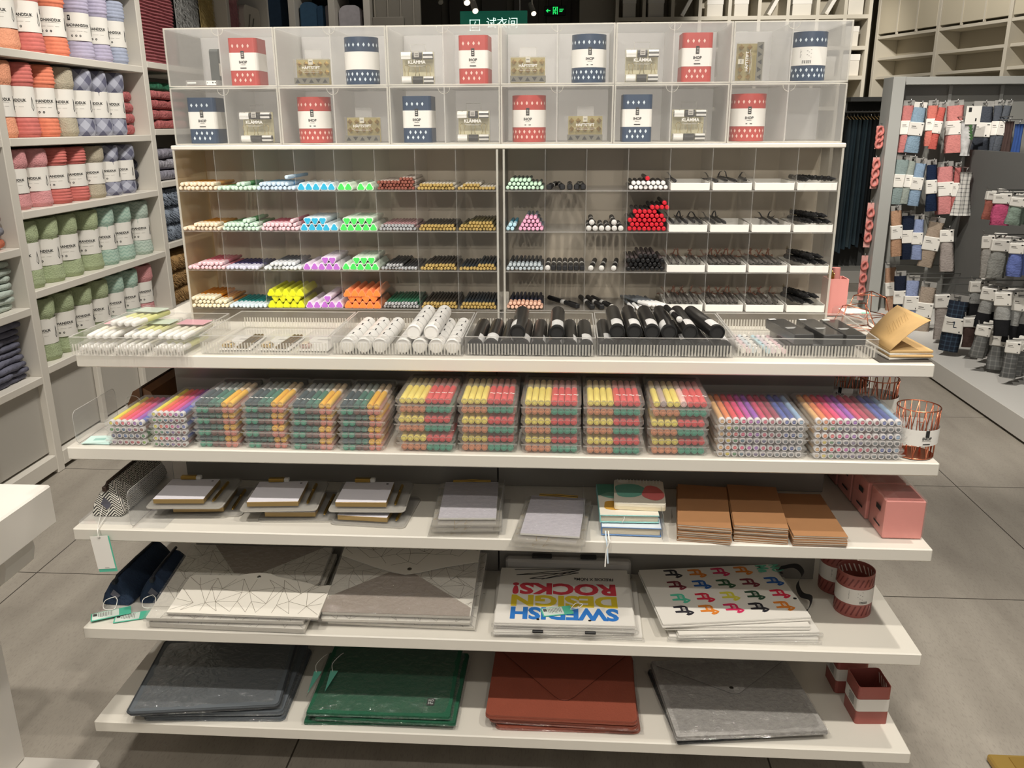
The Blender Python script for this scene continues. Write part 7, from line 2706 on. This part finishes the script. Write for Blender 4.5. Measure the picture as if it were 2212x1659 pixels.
m.tube([(x, y, zz + .0004) for x, y in sg], .0008, 4, INK)
m.build('signature', o)
m = MB()
for u, v in ((1162, 1338), (1274, 1341)):
    x, y = local(u, v, ht, rcl); m.lathe([(0, zz + .0003), (.0035, zz + .0003)], 12, BLACK, T(x, y, 0))
m.build('eyelets', o)
m = MB()
for u, v in ((1162, 1352), (1275, 1357)):
    x, y = local(u, v, ht - .006, rcl); m.box(x - .012, x + .012, -d3 / 2 - .016, -d3 / 2 - .009, -.006, -.001, BLACK, .001)
m.build('handle_strap', o)
# shiny bag bundle behind the lettered bags
t = thing('bagged_bundle', 'shiny film-wrapped bundle with black straps behind the lettered bags', 'bundle', (rc3[0] + .01, -.2225, Z4))
m = MB(); m.box(-w3 / 2, w3 / 2, 0, .028, .0004, .05, mat('#b9b5ae', .6), .006); m.build('bundle', t)
m = MB(); m.box(-w3 / 2 - .004, w3 / 2 + .004, -.001, .0295, .0003, .055, FILM, .006); m.build('clear_film', t)
m = MB(); m.box(-.09, -.04, .0, .02, .0555, .0605, BLACK, .002); m.build('strap', t)
m = MB(); m.box(.03, .07, .0, .02, .0555, .0605, BLACK, .002); m.build('strap', t)


# mint price tags
def mint_tag(loop=True, long=.070):
    r = bpy.data.objects.new('price_tag', None); COL.objects.link(r)
    m = MB(); m.box(-.017, .017, -long / 2, long / 2, 0, .0008, mat('#56bd9f', .55), .0002); m.build('mint_card', r)
    m = MB(); m.box(-.0145, .0145, -long / 2 + .003, long * .20, .0010, .0013, mat('#d9e4dc', .6))
    for k in range(8):
        m.box(-.012 + .0014 * k, -.0113 + .0014 * k + .0003 * (k % 3), -long / 2 + .005, -long / 2 + .013, .0013, .0015, INK)
    for k in range(9):
        m.box(-.012, .004 + .002 * (k % 3), -long / 2 + .016 + .0034 * k, -long / 2 + .0172 + .0034 * k, .0013, .0015, INKGREY)
    m.build('barcode_sticker', r)
    if loop:
        m = string_loop(smooth([(0, long / 2 - .004, .001), (.012, long / 2 + .010, .010), (.002, long / 2 + .024, .012), (-.012, long / 2 + .012, .008), (0, long / 2 - .004, .0012)])); m.build('string', r)
    return tag(r, None, 'tag')


q = at_z(1203, 1316, Z4 + .04)
o = mint_tag(); o.location = (q.x, q.y, ht + .0016); o.rotation_euler = (0, 0, R(-76))
tag(o, 'mint green price tag with barcode lying on the coloured lettering', 'tag', 'mint price tags')

# horse-print bag
rc4 = rect_on((1430, 1343), (1752, 1327), (1408, 1228), Z4 + .044)
w4, d4 = rc4[3], rc4[4] + .008
for k in range(4):
    o = folded_sheet(w4 * (.97, .93, .95, 1)[k], d4, .0085, BAGW, 'printed_bag', k < 2)
    ox, oy, oz = rc4[0] + (.026, .030, .010, 0)[k], rc4[1] - .001 + (-.018, -.016, -.006, 0)[k], Z4 + .0004 + .0102 * k
    o.location = (ox, oy, oz); o.rotation_euler.z = rc4[2] + R((-7, -3, -5, 0)[k])
    tag(o, 'folded white bag, %s of the horse-print bag pile' % ('lowest', 'second', 'third')[k] if k < 3 else 'white bag printed with rows of small colourful horses, top of its pile', 'bag', 'horse-print bags')
rcl = (ox, oy, rc4[2])
ht4 = oz + .0085
zz = .0089
HB = [(-.42, -.5), (-.22, -.5), (-.2, -.13), (.1, -.13), (.14, -.5), (.34, -.5), (.36, .0), (.42, .18), (.60, .05), (.72, .16), (.66, .34), (.50, .52), (.36, .6), (.22, .48), (.10, .32), (-.25, .34), (-.42, .24), (-.48, .0)]
hc = {'k': '#2a2830', 'o': '#e0842f', 'm': '#d02a5c', 'r': '#7a2b38', 'b': '#2a62b4', 'g': '#2f5a3c', 't': '#57c4a4', 'e': '#d22846', 'y': '#d9d048', 'd': '#274a34'}
rows_ = [('komo', [(1452, 1238), (1504, 1237), (1554, 1234), (1603, 1231)]), ('rbgrb', [(1460, 1263), (1514, 1261), (1566, 1259), (1618, 1257), (1670, 1254)]),
         ('teyde', [(1468, 1291), (1521, 1289), (1575, 1286), (1629, 1284), (1683, 1281)]), ('komko', [(1475, 1317), (1529, 1315), (1583, 1312), (1637, 1310), (1692, 1307)])]
m = MB()
for cs, ps in rows_:
    for ch, (u, v) in zip(cs, ps):
        x, y = local(u, v, ht4, rcl)
        s = .038
        m.add([(x + b_ * s, y - a_ * s * .92, zz) for a_, b_ in HB], [tuple(range(len(HB)))], mat(hc[ch], .6))
        for k in range(3):
            m.box(x + .0 * s, x + .17 * s, y + (.16 - .13 * k) * s - .0011, y + (.16 - .13 * k) * s + .0011, zz + .0002, zz + .0004, BAGW)
        m.box(x + .28 * s, x + .40 * s, y - .38 * s - .0008, y - .38 * s + .0008, zz + .0002, zz + .0004, BAGW)
m.build('printed_pattern', o)
m = MB()
x0, y0 = local(1640, 1237, ht4, rcl); x1, y1 = local(1684, 1219, ht4, rcl)
MINTP_ = mat('#6cc9aa', .6)
for body, xa, xb in (('Me', x0, x0 + (x1 - x0) * .46), ('NÖ', x0 + (x1 - x0) * .54, x1)):
    vs, fs = text_geo(body, .05)
    ax, bx = min(v[0] for v in vs), max(v[0] for v in vs)
    ay, by = min(v[1] for v in vs), max(v[1] for v in vs)
    m.add([(xa + (xb - xa) * (y - ay) / (by - ay), y1 + (y0 - y1) * (x - ax) / (bx - ax), zz) for x, y in vs], [f_[::-1] for f_ in fs] if False else fs, MINTP_)
m.build('corner_lettering', o)
m = MB()
for u, v in ((1688, 1238), (1717, 1293)):
    x, y = local(u, v, ht4, rcl); m.lathe([(0, zz + .0002), (.0042, zz + .0002)], 14, BLACK, T(x, y, 0))
m.build('eyelets', o)
t = thing('black_strap', 'black ribbon handle curling out at the right of the horse-print bag', 'strap', (rc4[0] + .178, rc4[1] + .03, Z4))
m = MB()
pts = smooth([(-.02, .07, .052), (.015, .065, .062), (.030, .05, .050), (.014, .03, .034), (.018, .005, .020), (.030, -.03, .030), (.016, -.055, .012), (-.004, -.05, .006)])
for a, b in zip(pts[:-1], pts[1:]):
    dv = Vector((.006, .010, 0))
    m.add([a - dv, a + dv, b + dv, b - dv, a - dv - Vector((0, 0, .001)), a + dv - Vector((0, 0, .001)), b + dv - Vector((0, 0, .001)), b - dv - Vector((0, 0, .001))], [(0, 1, 2, 3), (7, 6, 5, 4)], mat('#1b1b1c', .6), None, True)
m.build('ribbon', t)
m = MB(); m.box(-.014, .018, -.06, -.03, .0004, .006, mat('#1b1b1c', .6), .002); m.build('ribbon_end', t)


# navy pencil cases and their tags at the left end
NAVYC = mat('#1f3048', .9, noise=(50, .2), bump=(150, .4))
for i, (u, v, rz, l) in enumerate(((252, 1308, -2, 'navy pencil case nearest the left end of the fourth shelf'), (333, 1304, 3, 'navy pencil case beside the line-patterned envelopes'))):
    q = at_z(u, v, Z4)
    r = roof_case('pencil_case', .076, .064, (.22, .165)[i], NAVYC, mat('#141a24', .6)); r.location = (q.x, q.y, Z4 + .0018 + .0 * i); r.rotation_euler.z = R(rz)
    tag(r, l, 'pencil case', 'navy pencil cases')
    m = string_loop(smooth([(0, 0, .022), (-.016, -.016, .020), (-.010, -.034, .010), (.012, -.030, .008), (.010, -.010, .018), (0, 0, .022)])); m.build('string', r)
for i, (u, v, z, rz, l) in enumerate(((240, 1326, .006, 62, 'mint price tag with barcode in front of the navy pencil cases'), (286, 1332, .0022, 70, 'mint edged price tag under the barcoded one, left end'))):
    q = at_z(u, v, Z4 + z)
    o = mint_tag(False, .085 if i == 0 else .078); o.location = (q.x, q.y, Z4 + z); o.rotation_euler.z = R(-rz)
    tag(o, l, 'tag', 'mint price tags')
m = MB(); m.prism(rrect(.15, .10, .01, 4), 0, .0012, acrylic(.10, gloss=.6, milk='#dfe2e6')); q = at_z(262, 1328, Z4)
tag(m.build('clear_base_plate', None, (q.x + .01, q.y + .045, Z4 + .0003)), 'clear plastic plate under the navy pencil cases', 'plate')


# red striped cups at the right end
def red_cup():
    r = bpy.data.objects.new('pen_cup', None); COL.objects.link(r)
    sh = mat('#98544c', .4, noise=(20, .06)); Rr, H = .041, .105
    m = MB(); m.lathe([(0, 0), (Rr, 0), (Rr, H), (Rr - .002, H), (Rr - .002, .002), (0, .002)], 36, sh); m.build('shell', r)
    m = MB(); dk = mat('#6f2f2c', .5)
    for z0, z1 in ((.006, .030), (.078, .097)):
        for k in range(22):
            a = 2 * PI * k / 22
            vs = []
            for f_, zq in ((0, z0), (0.085, z0), (.085 + .22, z1), (.22, z1)):
                for _ in (0,):
                    vs.append(((Rr + .0005) * math.sin(a + f_), -(Rr + .0005) * math.cos(a + f_), zq))
            m.add(vs, [(0, 1, 2, 3)], dk)
    for k in range(22):
        a = 2 * PI * k / 22
        m.add([((Rr - .0026) * math.sin(a + f_), -(Rr - .0026) * math.cos(a + f_), zq) for f_, zq in ((0, .078), (.085, .078), (.305, .097), (.22, .097))], [(3, 2, 1, 0)], mat('#e9d9d2', .6))
    m.build('slits', r)
    bm = MB(); rb = Rr + .0009; rt = rb + .0005
    bm.lathe([(rb, .034), (rb, .072)], 36, mat('#dbd7d0', .7))
    for k in range(9):
        x = .006 + .002 * k
        bm.add([(rt * math.sin(a / rt), -rt * math.cos(a / rt), z) for a, z in ((x, .037), (x + .0010, .037), (x + .0010, .043), (x, .043))], [(0, 1, 2, 3)], INK)
    for k in range(7):
        z = .047 + .0031 * k
        bm.add([(rt * math.sin(a / rt), -rt * math.cos(a / rt), zq) for a, zq in ((-.020, z), (.012 - .005 * (k % 3), z), (.012 - .005 * (k % 3), z + .0010), (-.020, z + .0010))], [(0, 1, 2, 3)], INKGREY)
    bm.build('paper_band', r)
    return tag(r, None, 'pen cup')


q = at_z(1852, 1336, Z4)
make('redcup', red_cup, (q.x, q.y + .041, Z4 + .0004), R(-8), 'brick red slitted pen cup with printed band, frontmost on the fourth shelf', 'brick red pen cups')
make('redcup', red_cup, (.8265, q.y + .138, Z4 + .0004), R(-10), 'brick red slitted pen cup behind the front one, fourth shelf right end', 'brick red pen cups')

# ---------------------------------------------------------------- shelf five
FILM5 = acrylic(0.05, gloss=.9, rough=.10, crinkle=38, base=0.16, name='crinkled_clear_bag')


def pouch(name, w, d, h, mm, rad, extra=None, film=True, sag=0.0):
    r = bpy.data.objects.new(name, None); COL.objects.link(r)
    m = MB()
    pts = rrect(w, d, rad, 5)
    m.prism(pts, .0004, h * .45, mm); m.prism(rrect(w * .992, d * .992, rad, 5), h * .5, h, mm); m.build('body', r)
    if extra:
        extra(r, w, d, h)
    if film:
        nx, ny = 14, 12
        rnd = random.Random(int(w * 9999))
        vs = []
        for j in range(ny + 1):
            for i in range(nx + 1):
                x, y = (i / nx - .5) * (w + .012), (j / ny - .5) * (d + .008)
                e = min(i, nx - i, j, ny - j)
                vs.append((x + rnd.uniform(-.002, .002), y + rnd.uniform(-.002, .002), (h + .0018 + rnd.uniform(0, .0025)) if e > 0 else h * .3))
        m = MB(); m.add(vs, [(j * (nx + 1) + i, j * (nx + 1) + i + 1, (j + 1) * (nx + 1) + i + 1, (j + 1) * (nx + 1) + i) for j in range(ny) for i in range(nx)], FILM5, None, True); m.build('clear_bag', r)
    return r


GREYS = mat('#5e6469', .85, noise=(30, .10)); GREENF = mat('#1f5c41', .9, noise=(60, .15), bump=(200, .3)); LEATHR = mat('#8f4a38', .5, noise=(14, .10), bump=(220, .15)); FELT = mat('#a3a09c', .95, noise=(75, .30), bump=(150, .4))


def piping(c):
    def f_(r, w, d, h):
        m = MB(); m.tube([(p[0], p[1], h * .75) for p in rrect(w + .001, d + .001, .012, 5)], .0035, 6, mat(c, .7), True); m.build('piping', r)
    return f_


rc = rect_on((272, 1562), (600, 1545), (330, 1400), Z5 + .02)
for k in range(3):
    o = pouch('laptop_sleeve', rc[3] * (.97, .98, 1)[k], (.275, .28, .285)[k], .010, GREYS, .012, piping('#3d4145') if k == 2 else None)
    o.location = (rc[0] + (.030, .022, 0)[k], -.508 + .1425 + (.004, .004, 0)[k], Z5 + .0004 + .0150 * k); o.rotation_euler = (0, 0, rc[2] + R((-5, -3.5, 0)[k]))
    tag(o, 'slate grey sleeve in a clear bag, %s of the left bottom-shelf pile' % ('lowest', 'middle', 'topmost')[k], 'sleeve', 'slate grey sleeves')


def green_extra(tabu):
    def f_(r, w, d, h):
        m = MB(); m.box(w * .32, w * .32 + .018, -d * .36, -d * .36 + .026, h + .0002, h + .001, mat('#2e3130', .6))
        z = h + .0012
        fit_text(m, 'NÖ', mat('#cfd3cf', .6), w * .32 + .003, w * .32 + .015, -d * .36 + .0135, -d * .36 + .023, z, False, .02)
        fit_text(m, 'Me', mat('#cfd3cf', .6), w * .32 + .003, w * .32 + .015, -d * .36 + .004, -d * .36 + .012, z, False, .02)
        m.build('woven_label', r)
        m = MB(); m.add([(w * .30, -d / 2 + .01, h + .0004), (w * .303, -d / 2 + .01, h + .0004), (w * .303, d * .5, h + .0004), (w * .30, d * .5, h + .0004)], [(0, 1, 2, 3)], mat('#143f2c', .9)); m.build('seam', r)
    return f_


rc = rect_on((660, 1552), (972, 1562), (690, 1410), Z5 + .02)
for k in range(3):
    o = pouch('felt_sleeve', rc[3] * (1, .98, 1)[k], .27, .008, GREENF, .005, green_extra(0) if k else None)
    o.location = (rc[0] + (-.012, .018, 0)[k], -.500 + .137 + (.006, -.002, 0)[k], Z5 + .0004 + .0128 * k); o.rotation_euler.z = rc[2] + R((2, -1, 0)[k])
    tag(o, 'dark green felt sleeve in a clear bag, %s of its pile on the bottom shelf' % ('lowest', 'middle', 'topmost')[k], 'sleeve', 'dark green felt sleeves')
for i, (u, v) in enumerate(((672, 1476), (708, 1474))):
    q = at_z(u, v, Z5 + .045)
    o = MB(); o.add([(-.007, .05, 0), (.012, .05, 0), (.001, -.032, 0), (-.007, .05, -.0007), (.012, .05, -.0007), (.001, -.032, -.0007)], [(0, 2, 1), (3, 4, 5), (0, 1, 4, 3), (1, 2, 5, 4), (2, 0, 3, 5)], mat('#6fc3ac', .55))
    o = o.build('price_tag', None, (q.x, q.y, Z5 + .0425))
    s = string_loop(smooth([(.0, .045, .001), (-.004, .06, .012), (.008, .085, .018), (.012, .105, .012)])); s.build('string', o)
    tag(o, 'mint paper tag pointing down over the green felt sleeve, %s of two' % ('left', 'right')[i], 'tag', 'mint paper tags')


def v_flap(mm, tip, yt, button, edge):
    def f_(r, w, d, h):
        pts = [(-w / 2 + .004, d / 2 - .002), (-w / 2 + .012, d * .42), (tip - .022, yt + .012), (tip - .010, yt + .002), (tip, yt), (tip + .010, yt + .002), (tip + .022, yt + .012), (w / 2 - .012, d * .42), (w / 2 - .004, d / 2 - .002)]
        m = MB(); m.prism(pts[::-1] if False else pts, h + .0003, h + .0026, mm)
        m.tube([(x, y, h + .0018) for x, y in pts[1:-1]], .0009, 5, edge); m.build('flap', r)
        if button:
            m = MB(); m.lathe([(0, h + .0038), (.0045, h + .0036), (.0055, h + .0027)], 14, mat('#4a4740', .4, .8), T(tip - .004, yt + .022, 0)); m.build('snap_button', r)
    return f_


rc = rect_on((1047, 1560), (1378, 1576), (1048, 1405), Z5 + .026)
for k in range(3):
    e = v_flap(LEATHR, .006, -.074, False, mat('#5c2617', .6)) if k == 2 else None
    o = pouch('leather_envelope', rc[3] * (.96, .98, 1)[k], .272, .0105, LEATHR, .014, e, k < 2)
    o.location = (rc[0] + (.012, .006, 0)[k], -.500 + .140 + (.006, .004, 0)[k], Z5 + .0004 + .0152 * k); o.rotation_euler.z = rc[2] + R((1.5, -1, 0)[k])
    tag(o, 'red-brown leather envelope folder with pointed flap, %s of its pile' % ('lowest', 'middle', 'topmost')[k], 'folder', 'red-brown leather envelope folders')
rc = rect_on((1459, 1588), (1785, 1574), (1420, 1430), Z5 + .02)
for k in range(2):
    e = v_flap(FELT, .004, -.002, True, mat('#7d7a76', .9)) if k else None
    o = pouch('felt_envelope', rc[3] * (.99, 1)[k], (.262, .278)[k], .0105, FELT if k else mat('#3a3c3e', .9), .004, e, True)
    o.location = (rc[0] + (-.004, 0)[k], -.510 + .144 + (.006, 0)[k], Z5 + .0004 + .0152 * k); o.rotation_euler.z = rc[2] + R((3, 0)[k])
    tag(o, ('dark felt envelope folder poking out under the light grey one', 'light grey felt envelope folder with snap button in a clear bag, bottom shelf')[k], 'folder', 'felt envelope folders')


# brick red boxes at the right end
def red_box():
    r = bpy.data.objects.new('pen_box', None); COL.objects.link(r)
    sh = mat('#99524a', .45, noise=(20, .06)); w, d, h = .074, .074, .098
    pr, pi = rrect(w, d, .006, 3), rrect(w - .004, d - .004, .005, 3)
    n = len(pr)
    m = MB()
    vs = [(p_[0], p_[1], 0) for p_ in pr] + [(p_[0], p_[1], h) for p_ in pr] + [(p_[0], p_[1], h) for p_ in pi] + [(p_[0], p_[1], .002) for p_ in pi]
    fs = [(k * n + i, k * n + (i + 1) % n, (k + 1) * n + (i + 1) % n, (k + 1) * n + i) for k in range(3) for i in range(n)] + [tuple(range(n))[::-1], tuple(3 * n + i for i in range(n))]
    m.add(vs, fs, sh); m.build('shell', r)
    m = MB()
    for k in range(4):
        y = -.024 + .013 * k
        m.add([(w / 2 - .0026, y, .070), (w / 2 - .0026, y + .006, .070), (w / 2 - .0026, y + .016, .092), (w / 2 - .0026, y + .010, .092)], [(0, 1, 2, 3)], mat('#e9d9d2', .6))
    m.build('slits', r)
    m = MB(); m.prism(rrect(w + .0012, d + .0012, .0065, 3), .034, .066, mat('#dcd8d1', .7), cap=False)
    for k in range(6):
        m.box(-w / 2 - .0012, -w / 2 - .0009, -.02, .01 - .003 * (k % 2), .040 + .004 * k, .0412 + .004 * k, INKGREY)
    m.build('paper_band', r)
    return tag(r, None, 'pen box')


q = at_z(1878, 1566, Z5)
make('redbox', red_box, (q.x + .002, q.y + .040, Z5 + .0004), R(3), 'brick red square pen box with a plain white band, right end of the bottom shelf', 'brick red pen boxes')
make('redbox', red_box, (q.x - .010, q.y + .150, Z5 + .0004), R(2), 'brick red square pen box behind the front one, bottom shelf right end', 'brick red pen boxes')

# dividers on the two lowest shelves
for u, v, z, l in ((1432, 1178, Z3, 'clear divider between the planners and the kraft piles'), (1262, 1176, Z3, 'clear divider between the right clipboards and the planners'), (1078, 1163, Z3, 'clear divider between the two clipboard piles')):
    q = at_z(u, v - 6, z)
    o = divider_builder(.055, .18)(); o.location = (q.x, q.y + .002, z + .0012); o.scale = (.18, 1, 1)
    tag(o, l, 'divider', 'clear dividers on the shelves')

# ---------------------------------------------------------------- white display table at the left edge, gold stand at the lower right
t = thing('display_table', 'white display table cut by the left edge of the picture', 'table', (-.940, -.49, 0))
LAQ = mat('#e6e1d9', .3, name='table_lacquer')
m = MB(); m.box(-.75, 0, -1.3, 0, .680, .770, LAQ, .004); m.build('tabletop', t)
m = MB(); m.box(-.75, .004, -1.3, .0, 0.0005, .060, LAQ, .008); m.build('base_plate', t)
m = MB(); m.box(-.75, -.176, -1.2, -.01, .0605, .6795, LAQ, .004); m.build('pedestal', t)
m = MB()
pts = [(0, 0), (0, -.118), (-.02, -.118)] + [(-.02 - .12 * math.sin(PI / 2 * k / 6), -.118 + .0 + .03 * (1 - math.cos(PI / 2 * k / 6))) for k in range(1, 7)]
m.prism([(-.17, .6790), (-.058, .6790), (-.050, .660), (-.048, .630), (-.056, .600), (-.080, .580), (-.17, .565)], 0, .10, LAQ, T(0, -.02, 0, R(90)))
m.build('bracket', t)
p = at_z(2132, 1627, 0.02)
t = thing('gold_stand_base', 'brushed gold stand base on the floor at the lower right corner', 'stand', (p.x, p.y, 0))
GB = mat('#c4a257', .4, .6)
m = MB(); m.box(0, .5, -.55, 0, .0005, .020, GB, .004); m.build('base', t)
m = MB(); m.box(.045, .46, -.5, -.012, .0202, .0225, mat('#b8964c', .42, .6), .001); m.build('inlay', t)
